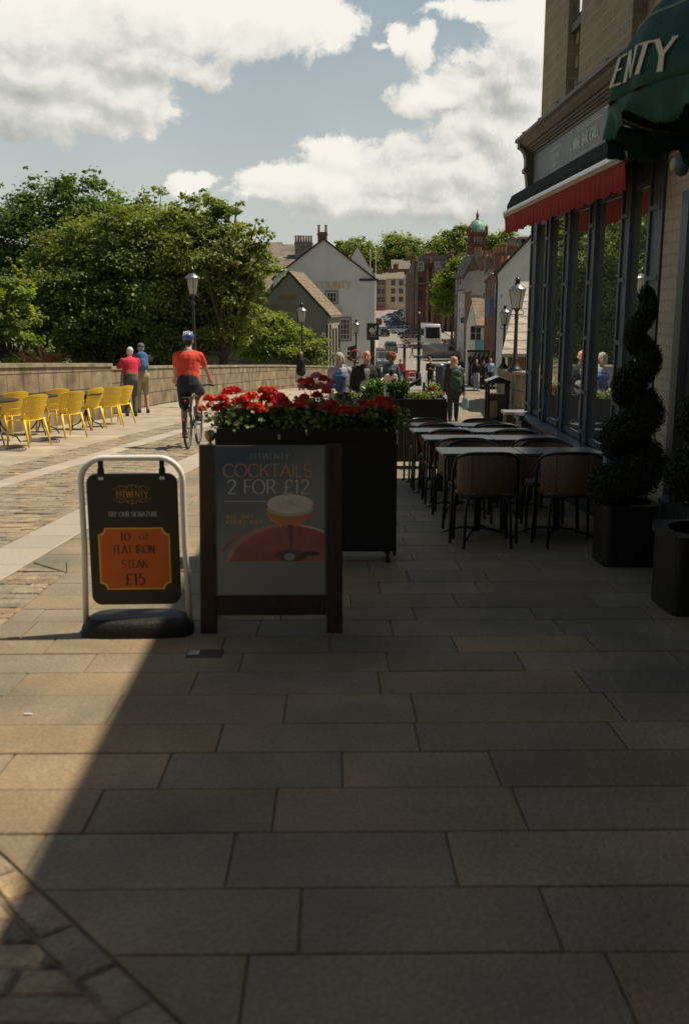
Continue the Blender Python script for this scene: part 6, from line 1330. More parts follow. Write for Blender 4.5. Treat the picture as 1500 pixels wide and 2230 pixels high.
def win(parent, O, face, at_, u0, u1, z0, z1, bars=(2, 2), surr=None, sash=None, e=0):
    "face S: wall plane y=at_, opening spans x; face W: wall plane x=at_, opening spans y"
    def B(m, ua, ub, za, zb, d0, d1):
        if face == 'S': m.box(ua, ub, at_ - d1, at_ - d0, za, zb)
        else: m.box(at_ - d1, at_ - d0, ua, ub, za, zb)
    s = .14 if surr else 0; sash = sash or M_sash; f = LB(O)
    if surr:
        B(f, u0 - s, u0, z0 - s, z1 + s, 0.0, .07); B(f, u1, u1 + s, z0 - s, z1 + s, 0.0, .07); B(f, u0, u1, z1, z1 + s, 0.0, .07); B(f, u0, u1, z0 - s, z0, 0.0, .09); w = f.build('window', surr, parent); f = LB(O)
    t = min(.07, (u1 - u0) * .1)
    B(f, u0 + .01, u0 + t, z0 + .01, z1 - .01, .0, .05); B(f, u1 - t, u1 - .01, z0 + .01, z1 - .01, .0, .05); B(f, u0 + t, u1 - t, z1 - t, z1 - .01, .0, .05); B(f, u0 + t, u1 - t, z0 + .01, z0 + t, .0, .05)
    for i in range(1, bars[0]): u = u0 + (u1 - u0) * i / bars[0]; B(f, u - .016, u + .016, z0 + t, z1 - t, .008, .034)
    for i in range(1, bars[1]): z = z0 + (z1 - z0) * i / bars[1]; B(f, u0 + t, u1 - t, z - .016, z + .016, .009, .036)
    fr = f.build('window_frame' if surr else 'window', sash, w if surr else parent); p = LB(O); B(p, u0 + .03, u1 - .03, z0 + .03, z1 - .03, -.01, .007); p.build('pane', M_pane, w if surr else fr)
def chimney(root, O, x, y, zb, zt, wx=.9, wy=.6, pots=3, mat=None, along='x', potm=None):
    f = LB(O); f.box(x - wx/2, x + wx/2, y - wy/2, y + wy/2, zb, zt); f.box(x - wx/2 - .06, x + wx/2 + .06, y - wy/2 - .06, y + wy/2 + .06, zt - .25, zt - .12); c = f.build('chimney', mat or M_rbrick, root)
    p = LB(O)
    for k in range(pots):
        d = (k - (pots - 1) / 2) * ((wx if along == 'x' else wy) - .2) / max(1, pots - 1) if pots > 1 else 0
        p.lathe([(.11, 0), (.09, .5), (.12, .52), (.12, .6)], (x + (d if along == 'x' else 0), y + (d if along != 'x' else 0), zt), 8)
    p.build('pots', potm or simple('clay_pots', (.30, .16, .08), .9) if 'clay_pots' not in bpy.data.materials else (potm or bpy.data.materials['clay_pots']), c)
def house(label, x0, x1, y0, y1, zb, ze, zt, axis, mw, mr, name='house', group=None, rz=0, over=.15, ridge_off=0):
    "gabled block; axis is the direction its ridge runs"
    cx, cy = (x0 + x1) / 2, (y0 + y1) / 2; O = Vector((cx, cy, zb)); root = thing(name, label, 'house' if name == 'house' else 'building', tuple(O), rz, group)
    m = LB(O)
    if axis == 'y':
        xm = cx + ridge_off; pl = [(x0, zb), (x1, zb), (x1, ze), (xm, zt), (x0, ze)]; m.prism(pl, lambda u, v, t: (u, t, v), y0, y1); m.build('wall', mw, root)
        r = LB(O); a = .16
        r.prism([(x0 - over, ze - (zt - ze) / (xm - x0) * over), (xm, zt), (xm, zt + a), (x0 - over, ze - (zt - ze) / (xm - x0) * over + a)], lambda u, v, t: (u, t, v), y0 - .08, y1 + .08)
        r.prism([(xm, zt), (x1 + over, ze - (zt - ze) / (x1 - xm) * over), (x1 + over, ze - (zt - ze) / (x1 - xm) * over + a), (xm + .002, zt + a)], lambda u, v, t: (u, t, v), y0 - .08, y1 + .08)
    else:
        ym = cy + ridge_off; pl = [(y0, zb), (y1, zb), (y1, ze), (ym, zt), (y0, ze)]; m.prism(pl, lambda u, v, t: (t, u, v), x0, x1); m.build('wall', mw, root)
        r = LB(O); a = .16
        r.prism([(y0 - over, ze - (zt - ze) / (ym - y0) * over), (ym, zt), (ym, zt + a), (y0 - over, ze - (zt - ze) / (ym - y0) * over + a)], lambda u, v, t: (t, u, v), x0 - .08, x1 + .08)
        r.prism([(ym, zt), (y1 + over, ze - (zt - ze) / (y1 - ym) * over), (y1 + over, ze - (zt - ze) / (y1 - ym) * over + a), (ym + .002, zt + a)], lambda u, v, t: (t, u, v), x0 - .08, x1 + .08)
    r.build('roof', mr, root); return root, O
# --- pub: white gable
hb, Oh = house('large pale rendered pub gable with gold COUNTY lettering and red chimney', -4.75, 3.62, 85, 101, -6, 3.32, 6.45, 'y', M_rend, M_slate, 'pub', ridge_off=-.0)
f = LB(Oh); x0, x1, xm = -4.75, 3.62, -.565
f.prism([(xm, 6.62), (x1 + .14, 3.36), (x1 + .14, 3.22), (xm, 6.46)], lambda u, v, t: (u, t, v), 84.86, 84.93); f.prism([(xm - .002, 6.62), (x0 - .14, 3.36), (x0 - .14, 3.22), (xm - .002, 6.46)], lambda u, v, t: (u, t, v), 84.86, 84.93); f.box(2.4, 3.95, 84.84, 85.2, 3.16, 3.34); f.build('bargeboard', M_wood, hb)
win(hb, Oh, 'S', 84.99, *[at(x, 650, 85).x for x in (711, 733)], at(0, 659, 85).z, at(0, 636, 85).z, (3, 2), M_surr); win(hb, Oh, 'S', 84.99, *[at(x, 650, 85).x for x in (740, 762)], at(0, 740, 85).z, at(0, 694, 85).z, (3, 4), M_surr)
t = LB(Oh); c_ = at(727, 628, 85); text(t, 'COUNTY', .56, lambda u, v, w: (c_.x + u, 84.97 - w * 20, c_.z + v), .22, .09, True, .98, lift=.001); c2 = at(741, 680, 85); text(t, 'S', .52, lambda u, v, w: (c2.x + u, 84.97 - w * 20, c2.z + v), .22, .09, True); t.build('lettering', simple('gold_leaf', (.62, .40, .12), .5, var=.1), hb)
chimney(hb, Oh, at(702, 500, 88).x, 88, 5.0, at(0, 505, 88).z, .8, .7, 2)
c_ = at(664, 520, 104); gb_, Og = house('dark grey stone house with a long row of chimney pots behind the pub', -9, -1.5, 101.5, 112, -6, 4.6, 7.1, 'x', M_gstone, M_slate, group='houses behind the pub')
chimney(gb_, Og, at(661, 520, 104).x, 104, 5, at(0, 526, 104).z, 1.75, .8, 7, M_gstone)
hs, Oh2 = house('low slate roofed range left of the pub gable', -12.5, -4.9, 88, 98, -6, 2.2, 4.4, 'x', M_gstone, M_slate, group='houses behind the pub'); chimney(hs, Oh2, -6.2, 90, 3, 5.4, .8, .6, 1)
hs, Oh2 = house('further grey roof with dark ridge left of the pub chimneys', -16, -5.5, 112, 122, -6, 5.6, 7.9, 'x', M_gstone, M_slate, group='houses behind the pub')
hs, Oh2 = house('white house with pale slate roof just behind the pub right of its gable', .8, 4.6, 103, 113, -6, 3.6, 6.9, 'y', M_rend, M_slate, group='houses behind the pub')
# --- near grey gable turned slightly
sw_, Os = house('grey rendered pub wing with gold swan and cygnets lettering and tiled roof', -5.2, .25, 72, 77.5, -6, .6, 3.45, 'y', M_grend, M_tile, 'pub_wing', rz=rad(-9), over=.22)
f = LB(Os); f.prism([(-2.475, 3.62), (.52, .46), (.52, .30), (-2.475, 3.42)], lambda u, v, t: (u, t, v), 71.84, 71.915); f.prism([(-2.477, 3.62), (-5.47, .46), (-5.47, .30), (-2.477, 3.42)], lambda u, v, t: (u, t, v), 71.84, 71.915); f.build('bargeboard', M_wood, sw_)
t = LB(Os); F2 = lambda x, z: (lambda u, v, w: (x + u, 71.975 - w * 20, z + v))
text(t, 'SWAN', .30, F2(-2.48, 1.62), .22, .09, True, 1.25, lift=.001); text(t, '&', .22, F2(-2.48, 1.30), .2, .08, False, lift=.001); text(t, 'THREE CYGNETS', .30, F2(-2.48, .90), .22, .09, True, .86, lift=.001); t.build('lettering', simple('tarnished_gold', (.26, .17, .035), .5, var=.1), sw_)
f = LB(Os)
for k in range(8): w_ = .38 if k % 2 else .24; f.box(.255 - w_, .262, 71.97, 72.3, -1.9 + k * .3, -1.62 + k * .3)
f.build('quoins', M_surr, sw_)
# dark timber fence posts by the wing
p = at(722, 735, 69); tf = thing('timber_fence', 'dark upright timbers beside the grey pub wing', 'fence', (p.x, 69, zr(69) - 1)); m = MB(); random.seed(2)
for k in range(5): m.box(-.35 + k * .2, -.23 + k * .2, -.05, .05, 0, p.z - zr(69) + 1.75 + random.uniform(-.15, .15))
m.build('boards', M_wood, tf)
# hanging swan sign
p = at(811, 722, 62); zb_ = zr(62) - .6; ss = thing('pub_sign', 'black pub sign on a thick post with a white swan picture', 'pub sign', (p.x + .02, 62, zb_)); zt_ = at(0, 704, 62).z - zb_; zl = at(0, 741, 62).z - zb_
m = MB(); m.box(-.375, .375, -.03, .03, zl, zt_); m.build('board', M_black, ss)
m = MB(); m.tube([(-.02, .0, 0), (-.02, .0, zl + .002)], .13, 10); m.build('post', M_black, ss)
m = MB(); Z = (zl + zt_) / 2
def B_(pl, k): m.prism([(x * .8, Z + .05 + z * .8) for x, z in pl], lambda u, v, t: (u, t, v), -.036 - k * .003, -.031 - k * .003)
B_([(-.32, .02), (-.22, -.10), (-.02, -.14), (.14, -.10), (.20, .0), (.16, .06), (.02, .13), (-.12, .15), (-.26, .10)], 0)
B_([(.12, -.02), (.20, -.02), (.27, .10), (.25, .20), (.20, .27), (.23, .31), (.30, .28), (.33, .24), (.29, .33), (.22, .36), (.15, .31), (.14, .24), (.19, .14)], 1)
B_([(-.30, .06), (-.20, .22), (.0, .24), (.10, .12), (-.05, .04)], 2)
for x in (-.16, .0, .12): B_([(x, -.13), (x + .04, -.13), (x + .06, -.22), (x + .11, -.24), (x + .1, -.27), (x - .06, -.27), (x + .0, -.22)], 3)
B_([(-.3, -.40), (.3, -.40), (.3, -.42), (-.3, -.42)], 4); m.build('swan', simple('sign_white', (.42, .43, .38), .7), ss)
# traffic light + ring sign + railing near third lantern
p = at(767, 770, 61); tl = thing('traffic_light', 'black traffic signal head beside the small lantern', 'traffic light', (p.x, 61, zr(61))); z_ = p.z - zr(61); m = MB(); m.tube([(.15, 0, 0), (.15, 0, z_ + .5)], .05, 8); m.build('pole', M_black, tl)
m = MB(); m.box(-.14, .14, -.12, .12, z_ - .45, z_ + .45); m.build('head', M_black, tl, bevel=.02)
m = MB(); 
for k in (-1, 0, 1): m.lathe([(.11, 0), (.11, .16)], n=10, M=Matrix.Translation((-.14, 0, z_ + k * .29)) @ Matrix.Rotation(-PI / 2, 4, 'Y'))
m.build('visor', M_black, tl)
p = at(773, 773, 60.2); rs = thing('road_sign', 'round red ringed road sign seen from behind a lamp', 'road sign', (p.x, 60.2, p.z)); m = MB(); m.tube([(.30 * math.cos(t * PI / 16), 0, .30 * math.sin(t * PI / 16)) for t in range(32)], .035, 6, closed=True); m.build('ring', simple('sign_red', (.35, .04, .03), .5), rs); m = MB(); m.tube([(0, .05, -1.9), (0, .05, .4)], .03, 6); m.build('pole', M_black, rs)
ry = thing('railing', 'thin black railing behind the end of the bridge wall', 'railing', (at(745, 780, 62).x, 62, at(0, 790, 62).z)); m = MB()
for k in range(22): m.tube([(k * .12, 0, -.6), (k * .12, 0, .32)], .012, 4)
m.tube([(0, 0, .33), (2.6, 0, .33)], .02, 5); m.build('bars', M_black, ry)
# flagpoles
for px, yt, lb in ((806, 546, 'left of two tall pale flagpoles behind the pub'), (818, 548, 'right hand tall pale flagpole behind the pub')):
    p = at(px, yt, 90); fl = thing('flagpole', lb, 'flagpole', (p.x, 90, zr(90)), 0, 'flagpoles by the pub'); m = MB(); m.tube([(0, 0, 0), (0, 0, p.z - zr(90))], [.06, .035], 8); m.build('pole', M_sash, fl); m = MB(); m.ell((0, 0, p.z - zr(90)), (.07, .07, .07), 8); m.build('finial', M_sash, fl)
# dark street posts
p = ground_at(911, 826); ps_ = thing('traffic_post', 'tall thick black post with pale bands standing in the road', 'post', (at(911, 800, 62).x, 62, zr(62))); zt_ = at(0, 684, 62).z - zr(62); m = MB(); m.tube([(0, 0, 0), (0, 0, .3), (0, 0, .75), (0, 0, .8), (0, 0, zt_)], [.20, .19, .15, .105, .095], 12); m.build('pole', M_black, ps_, smooth=True, auto=40)
m = MB()
for q in (.62, .42): m.tube([(0, 0, zt_ * q), (0, 0, zt_ * q + .03)], .107, 12)
m.ell((0, 0, zt_ + .05), (.06, .06, .09), 8); m.build('band', M_sash, ps_)
ps2 = thing('bollard_post', 'slim black post with orange reflector left of the tall post', 'post', (at(880, 800, 60).x, 60, zr(60))); zt_ = at(0, 752, 60).z - zr(60); m = MB(); m.tube([(0, 0, 0), (0, 0, zt_)], .085, 10); m.lathe([(.09, 0), (.07, .06), (.02, .12), (0, .14)], (0, 0, zt_), 10); m.build('pole', M_black, ps2); m = MB(); m.box(-.03, .03, -.092, -.086, .9, 1.7); m.build('reflector', simple('orange_reflector', (.5, .2, .06), .5), ps2)
gb2 = thing('litter_bin', 'grey round topped bin on the road beside the man with the phone', 'litter bin', (at(958, 800, 50).x, 50, gz(4.5, 50))); m = MB(); m.lathe([(.23, 0), (.23, 1.2), (.25, 1.22), (.25, 1.3), (.18, 1.4), (.0, 1.44)], n=16); m.build('body', simple('bin_blue_grey', (.03, .04, .055), .5), gb2, smooth=True, auto=40)
m = MB(); m.lathe([(.255, 1.3), (.19, 1.405), (0, 1.45)], n=16); m.build('cap', M_lampm, gb2, smooth=True)
p = at(893, 822, 66); br_ = thing('road_barrier', 'low red plastic barrier at the end of the bridge', 'barrier', (p.x, 66, zr(66))); m = MB(); m.box(-.38, .38, -.06, .06, .15, .9); m.build('panel', simple('barrier_red', (.45, .05, .025), .6), br_, bevel=.02); m = MB(); m.box(-.45, -.38, -.2, .2, 0, .9); m.box(.38, .45, -.2, .2, 0, .9); m.build('foot', M_sash, br_)
for k, px in enumerate((896, 908, 920)):
    p = at(px, 826, 65); wcx = thing('white_cafe_chair', ('leftmost', 'middle', 'rightmost')[k] + ' small white wire chair by the red barrier', 'chair', (p.x, 65, zr(65)), k * .7, 'white chairs by the barrier'); m = MB()
    for sx0 in (-.2, .2):
        m.tube([(sx0, -.2, 0), (sx0, -.2, .8)], .02, 5); m.tube([(sx0, .2, 0), (sx0, .2, .45)], .02, 5)
    m.build('leg', M_sash, wcx); m = MB(); m.tube([(-.2, -.2, .45), (.2, -.2, .45), (.2, .2, .45), (-.2, .2, .45)], .02, 5, closed=True); m.tube([(-.2, -.2, .8), (.2, -.2, .8)], .02, 5); m.build('frame', M_sash, wcx)
# --- right hand row (facades face west over the street)
G3 = 'houses down the right side of the street'
def rowh(label, y0, y1, dx, ze, zt, mw, mr, dep=9, over=.2, group=G3):
    x0 = rr((y0 + y1) / 2) + 1.6 + dx; return house(label, x0, x0 + dep, y0, y1, zr(y0) - 2, ze, zt, 'y', mw, mr, group=group, over=over), x0
X = lambda px, Y: at(px, 700, Y).x
def gridw(root, O, face, at_, us, zs, w, h, bars=(2, 2), sash=None, surr=None):
    for u in us:
        for z in zs: win(root, O, face, at_, u - w / 2, u + w / 2, z, z + h, bars, surr, sash)
def Zp(py, Y): return at(0, py, Y).z
# tall red brick with gable towards us
r1, O1 = house('tall narrow red brick house with white sash windows beyond the white house', X(992, 142), X(1040, 136), 134, 144, -8, Zp(597, 134), Zp(556, 134), 'y', M_rbrick, M_slate, group=G3); gridw(r1, O1, 'W', X(992, 142) - .01, (136, 139, 142), (Zp(640, 136), Zp(690, 136)), .9, 1.9)
chimney(r1, O1, X(1036, 138), 138, -2, Zp(548, 138), .95, .9, 3, M_gstone)
r2, O2_ = house('white painted house with dark shopfront canopy below the tall brick house', X(1011, 124), X(1062, 122), 121, 131, -8, Zp(628, 121), Zp(590, 121), 'y', M_wrend, M_slate, group=G3); gridw(r2, O2_, 'S', 120.99, (X(1018, 121),), (Zp(655, 121), Zp(700, 121)), .5, 1.6, (1, 2)); gridw(r2, O2_, 'W', X(1011, 124) - .01, (123, 126, 129), (Zp(660, 123), Zp(700, 123)), .9, 1.6)
chimney(r2, O2_, X(1057, 123), 123, 0, Zp(556, 123), 1.5, 1.0, 4)
f = LB(O2_); x_ = X(1011, 124); f.prism([(x_ - .02, Zp(679, 121)), (x_ + 1.6, Zp(672, 121)), (x_ + 1.6, Zp(688, 121)), (x_ - .02, Zp(690, 121))], lambda u, v, t: (u, t, v), 120.2, 120.95); f.build('canopy', M_greyd, r2)
r3, O3_ = house('brown brick house with long slate roof running down the hill', X(1026, 108), X(1085, 106), 102, 114, -8, Zp(632, 102), Zp(588, 102), 'y', M_rbrick, M_slate, group=G3); gridw(r3, O3_, 'S', 101.99, (X(1036, 102),), (Zp(668, 102),), .5, 1.4, (1, 2))
chimney(r3, O3_, X(1084, 104), 104, 0, Zp(550, 104), 1.2, .9, 4); chimney(r3, O3_, X(1063, 106), 106, 0, Zp(562, 106), 1.1, .9, 3, M_gstone)
r4, O4_ = house('second brown brick house stepping down towards the cottage', X(1044, 92), X(1100, 91), 87, 98, -8, Zp(640, 87), Zp(600, 87), 'y', M_rbrick, M_slate, group=G3); gridw(r4, O4_, 'S', 86.99, (X(1054, 87),), (Zp(675, 87),), .5, 1.5, (1, 2))
cc_, Oc = house('white cottage with brown tiled lean roof and teal board', X(1022, 80), X(1062, 80), 76, 81.8, -8, Zp(708, 76), Zp(653, 80), 'x', M_wrend, M_tile, group=G3, over=.3)
gridw(cc_, Oc, 'S', 75.99, (X(1030, 76), X(1042, 76)), (Zp(742, 76),), .45, 1.1, (1, 2)); f = LB(Oc); f.box(X(1035, 76), X(1052, 76), 75.9, 75.95, Zp(764, 76), Zp(744, 76)); f.box(X(1034, 76), X(1053, 76), 75.85, 75.96, Zp(744, 76) + .003, Zp(742, 76)); f.build('teal_board', M_teal, cc_)
chimney(cc_, Oc, X(1060, 79), 79, -1, Zp(648, 79), .5, .6, 1, M_crend)
bs = thing('shop_sign', 'dark blue hanging shop sign on the white house', 'shop sign', (X(1008, 117), 117, Zp(698, 117))); m = MB(); m.box(-.32, .32, -.05, .05, -.3, .32); m.build('board', M_blue, bs); m = MB(); m.tube([(0, 0, .36), (.7, 1.5, .36)], .02, 5); m.build('bracket', M_black, bs)
m = MB(); text(m, 'HUNTER', .14, lambda u, v, w: (u, -.053 - w * 8, .02 + v), .16, .08, False, .8, lift=.001) if False else m.box(-.2, .2, -.056, -.052, .03, .07); m.box(-.12, .12, -.056, -.052, -.06, -.03); m.build('lettering', simple('pale_letter', (.3, .36, .45), .6), bs)
chimney(r4, O4_, X(1098, 90), 90, 0, Zp(572, 90), 1.0, .8, 3)
r5, O5_ = house('narrow dark red house with tall windows beside the white gabled house', X(1073, 70), X(1092, 70), 68, 74, -8, Zp(612, 68), Zp(596, 68), 'x', M_rbrick, M_slate, group=G3); gridw(r5, O5_, 'S', 67.99, (X(1079, 68), X(1085, 68)), (Zp(668, 68),), .28, 1.5, (1, 3)); 
f = LB(O5_); f.box(X(1061, 68), X(1071, 68), 67.5, 68.5, Zp(690, 68), Zp(650, 68)); f.build('blue_bay', M_blue, r5)
r6, O6_ = house('white gabled house with dark bargeboard close to the shop corner', X(1094, 60), X(1230, 60), 60, 64, -8, Zp(594, 60), Zp(512, 60), 'y', M_wrend, M_slate, group=G3, over=.12, rz=rad(-9))
f = LB(O6_); xa, xb = X(1094, 60), (X(1094, 60) + X(1230, 60)) / 2; za, zb2_ = Zp(594, 60), Zp(512, 60); f.prism([(xa - .3, za - .05), (xb, zb2_ + .1), (xb, zb2_ - .1), (xa - .3, za - .25)], lambda u, v, t: (u, t, v), 59.84, 59.915); f.build('bargeboard', M_wood, r6)
win(r6, O6_, 'S', 59.99, X(1100, 60), X(1103, 60), Zp(650, 60), Zp(640, 60), (1, 1))
M_pipe = simple('gutter_black', (.015, .015, .016), .5)
for rt, Oo, xw, ya_, yb_, zg in ((r1, O1, X(992, 142), 134, 144, Zp(597, 134)), (r2, O2_, X(1011, 124), 121, 131, Zp(628, 121)), (r3, O3_, X(1026, 108), 102, 114, Zp(632, 102)), (r4, O4_, X(1044, 92), 87, 98, Zp(640, 87)), (r6, O6_, X(1094, 60), 60, 64, Zp(594, 60))):
    g_ = LB(Oo); g_.tube([(xw - .16, ya_ - .1, zg - .06), (xw - .16, yb_, zg - .06)], .07, 6); gt = g_.build('gutter', M_pipe, rt)
    g_ = LB(Oo); g_.tube([(xw - .1, ya_ + .25, zg - .1), (xw - .06, ya_ + .25, zg - .5), (xw - .06, ya_ + .25, -8)], .05, 6); g_.build('downpipe', M_pipe, rt)
for px, py, Yc, lb in ((1098, 520, 90, 'thin tv aerial above the brick chimneys on the right'), (652, 512, 104, 'thin tv aerial beside the long row of chimney pots')):
    p = at(px, py, Yc); ae = thing('tv_aerial', lb, 'aerial', (p.x, Yc, p.z - 1.2)); m = MB(); m.tube([(0, 0, 0), (0, 0, 1.2)], .025, 4); m.tube([(-.5, 0, 1.15), (.5, 0, 1.15)], .018, 4)
    for k in range(5): m.tube([(-.4 + k * .2, -.15, 1.15), (-.4 + k * .2, .15, 1.15)], .012, 3)
    m.build('mast', M_pipe, ae)
# low slate roofed building behind the right wall
sl0 = thing('slate_roofed_building', 'low brick building with pale slate roof right behind the largest lantern', 'building', (8, 33, -4)); Osl = Vector(sl0.location)
xl0, xl1 = X(1094, 31), 14.0; ze_ = Zp(771, 31); zt_ = Zp(612, 37)
m = LB(Osl); m.prism([(xl0 + .25, 31.3), (xl1, 31.3), (xl1, 43), (X(1115, 43.4) + .25, 43)], lambda u, v, t: (u, v, t), -6, ze_ - .02); m.build('wall', M_rbrick, sl0)
m = LB(Osl); P0, P1, P2, P3 = Vector((xl0, 31, ze_)), Vector((xl1, 31, ze_)), Vector((xl1, 37.2, zt_)), Vector((X(1128, 37.2), 37.2, zt_)); m.poly([P0, P1, P2, P3]); m.poly([P0 + Vector((0, 0, -.12)), P3 + Vector((0, 0, -.12)), P2 + Vector((0, 0, -.12)), P1 + Vector((0, 0, -.12))]); P4, P5 = Vector((X(1115, 43.4), 43.4, ze_)), Vector((xl1, 43.4, ze_)); m.poly([P0, P3, P4]); m.poly([P3, P2, P5, P4]); m.poly([P0, P0 + Vector((0, 0, -.12)), P1 + Vector((0, 0, -.12)), P1]); m.build('roof', M_pslate, sl0)
# timber shelter at the street foot
ts = thing('timber_shelter', 'black timber framed white shelter front below the teal board', 'shelter', (X(1043, 64), 64, zr(64))); zt_ = Zp(764, 64) - zr(64); w_ = X(1062, 64) - X(1043, 64)
m = MB(); m.box(-w_ - .1, w_, .0, 1.2, 0, zt_ - .05); m.build('wall', M_wrend, ts); m = MB()
for k in range(5): x = -w_ - .05 + k * (2 * w_ / 4); m.box(x, x + .12, -.3, -.18, 0, zt_ - .35); m.tube([(x + .06, -.24, zt_ - .9), (x + .3, -.24, zt_ - .45), (x + .42, -.24, zt_ - .1)], .05, 5); m.tube([(x + .06, -.24, zt_ - .9), (x - .05, -.24, zt_ - .4)], .05, 5)
m.box(-w_ - .2, w_ + .1, -.36, -.12, zt_ - .08, zt_ + .04); m.build('frame', M_wood, ts)
# --- red stone civic building with gables
rb = thing('red_stone_building', 'tall dark red sandstone civic building with gabled dormers and buttresses', 'building', (X(945, 200), 205, -6)); Or = Vector(rb.location)
xa, xb = X(900, 200), X(990, 200); ze_, zt_ = Zp(592, 200), Zp(562, 205)
m = LB(Or); m.box(xa, xb + 6, 200, 222, -8, ze_); m.box(xa + .6, xb + 5, 202, 220, ze_, ze_ + 1.6); m.build('wall', M_rstone, rb)
m = LB(Or)
for px in (902, 925, 937, 960, 972): x = X(px, 200); m.box(x, x + .55, 199.3, 200.02, -8, ze_ - 1.5 + (px % 3)); m.prism([(x, ze_ - 1.5 + px % 3), (x + .55, ze_ - 1.5 + px % 3), (x + .275, ze_ + .2 + px % 3)], lambda u, v, t: (u, t, v), 199.3, 200.02)
m.build('buttress', M_tile, rb)
m = LB(Or); m.box(xa - .2, xb + 6, 199.6, 222, ze_ - 2.4, ze_ - 2.0); m.box(xa - .2, xb + 6, 199.7, 200, ze_ - 7, ze_ - 6.7); m.build('band', M_tile, rb)
m = LB(Or); m.prism([(xa, ze_), (xb + 6, ze_), (xb + 5, zt_ + .5), (xa + 1.5, zt_ + .5)], lambda u, v, t: (u, t, v), 201.5, 221); m.build('roof', M_slate, rb)
for pa, pb_ in ((903, 925), (938, 962)):
    x0_, x1_ = X(pa, 200), X(pb_, 200); mdx = (x0_ + x1_) / 2; g_ = LB(Or); g_.prism([(x0_, ze_), (x1_, ze_), (x1_ - .4, Zp(572, 200)), (x1_ - .4, Zp(568, 200)), (x0_ + .4, Zp(568, 200))], lambda u, v, t: (u, t, v), 199.9, 203); dm = g_.build('dormer', M_slate, rb); win(dm, Or, 'S', 199.85, mdx - .55, mdx + .55, ze_ + .2, ze_ + 1.9, (2, 2))
for o_ in bpy.data.objects:
    pass
gridw(rb, Or, 'S', 199.98, (X(913, 200), X(948, 200), X(981, 200)), (Zp(625, 200), Zp(655, 200)), 1.1, 1.9, (3, 3), M_wood)
for px, t_ in ((903, 553), (934, 556), (978, 540)): m = LB(Or); x = X(px, 201); z = Zp(t_, 201); m.box(x - .35, x + .35, 200.6, 201.3, ze_, z - 1.4); m.lathe([(.5, 0), (.5, .15), (.15, .3), (.3, .6), (.1, 1.1), (0, 1.4)], (x, 201, z - 1.4), 8); m.build('pinnacle', M_rstone, rb)
for px, Yc in ((936, 206),): chimney(rb, Or, X(px, Yc), Yc, ze_, Zp(551, Yc), 2.4, 1.2, 5, M_rstone)
# --- tower with green copper dome
tw = thing('domed_tower', 'red stone tower with green copper dome and lantern finial', 'tower', (X(1033, 235), 235, -6)); Ot = Vector(tw.location); k = 235 / FPX; cxT = X(1033, 235)
zdb, zdt = Zp(506, 235), Zp(477, 235); R = 18 * k
m = LB(Ot); s4 = 1.9; m.box(cxT - s4, cxT + s4, 233.1, 236.9, -8, Zp(512, 235)); m.box(cxT - s4 - .5, cxT + s4 + .5, 232.6, 237.4, -8, Zp(545, 235)); m.box(cxT - s4 - .3, cxT + s4 + .3, 232.8, 237.2, Zp(512, 235), Zp(506, 235)); m.box(cxT - s4 - .25, cxT + s4 + .25, 232.85, 237.15, Zp(532, 235), Zp(529, 235))
m.build('shaft', M_rstone, tw)
m = LB(Ot)
for sx0 in (-1, 1):
    for sy0 in (-1, 1): m.lathe([(.36, 0), (.36, 1.0), (.45, 1.05), (.3, 1.3), (0, 1.7)], (cxT + sx0 * s4 * .98, 235 + sy0 * s4 * .98, zdb), 8)
m.build('turret', M_rstone, tw, smooth=True, auto=40)
for q in (-1, 0, 1): win(tw, Ot, 'S', 233.09, cxT + q * .75 - .22, cxT + q * .75 + .22, Zp(527, 235), Zp(516, 235), (1, 1), None, M_crend)
M_cop = simple('copper_green', (.14, .34, .24), .55, var=.2, scale=2, color2=(.24, .46, .35))
m = LB(Ot); H_ = (zdt - zdb); m.lathe([(R * 1.0, 0), (R * .99, H_ * .2), (R * .93, H_ * .45), (R * .8, H_ * .65), (R * .58, H_ * .83), (R * .3, H_ * .95), (.1, H_)], (cxT, 235, zdb), 24); dmm = m.build('dome', M_cop, tw, smooth=True)
m = LB(Ot)
for q in range(12):
    a = q * PI / 6; m.tube([(cxT + r_ * math.cos(a), 235 + r_ * math.sin(a), zdb + z) for r_, z in ((R * 1.01, 0), (R * .94, H_ * .45), (R * .59, H_ * .84), (.2, H_))], .05, 4)
m.build('dome_rib', M_cop, dmm)
m = LB(Ot); m.lathe([(.5, 0), (.5, .3), (.32, .4), (.32, 1.2), (.42, 1.3), (.2, 1.7), (.08, 2.0), (.03, 2.7), (0, 2.8)], (cxT, 235, zdt - .3), 10); m.build('lantern', M_rstone, tw, smooth=True, auto=40)
# --- town terraces at the street end
G4 = 'terraces at the far end of the street'
def terr(label, px0, px1, Y, pe, pt, mw, mr, cols, rowsz, sash=None, chims=(), w=1.0, h=1.7, cm=None, bars=(2, 2)):
    x0, x1 = X(px0, Y), X(px1, Y); r_, o_ = house(label, x0, x1, Y, Y + 10, zr(Y) - 2, Zp(pe, Y), Zp(pt, Y + 5), 'x', mw, mr, group=G4, over=.3)
    gridw(r_, o_, 'S', Y - .01, [X(c, Y) for c in cols], [Zp(z, Y) for z in rowsz], w, h, bars, sash)
    for c, t_ in chims: chimney(r_, o_, X(c, Y + 5), Y + 5, Zp(pe, Y), Zp(t_, Y + 5), 1.6, .8, 4, cm)
    return r_, o_
terr('orange brick terrace with white framed windows next to the flagpoles', 812, 840, 320, 609, 596, M_obrick, M_slate, (825, 834), (621, 641, 659), None, ((826, 588),), 1.3, 1.8)
terr('cream stuccoed terrace with projecting bays in the middle of the far street', 840, 880, 325, 607, 593, M_crend, M_slate, (855, 872), (622, 640, 658), None, ((860, 575), (846, 585)), 1.5, 1.8)
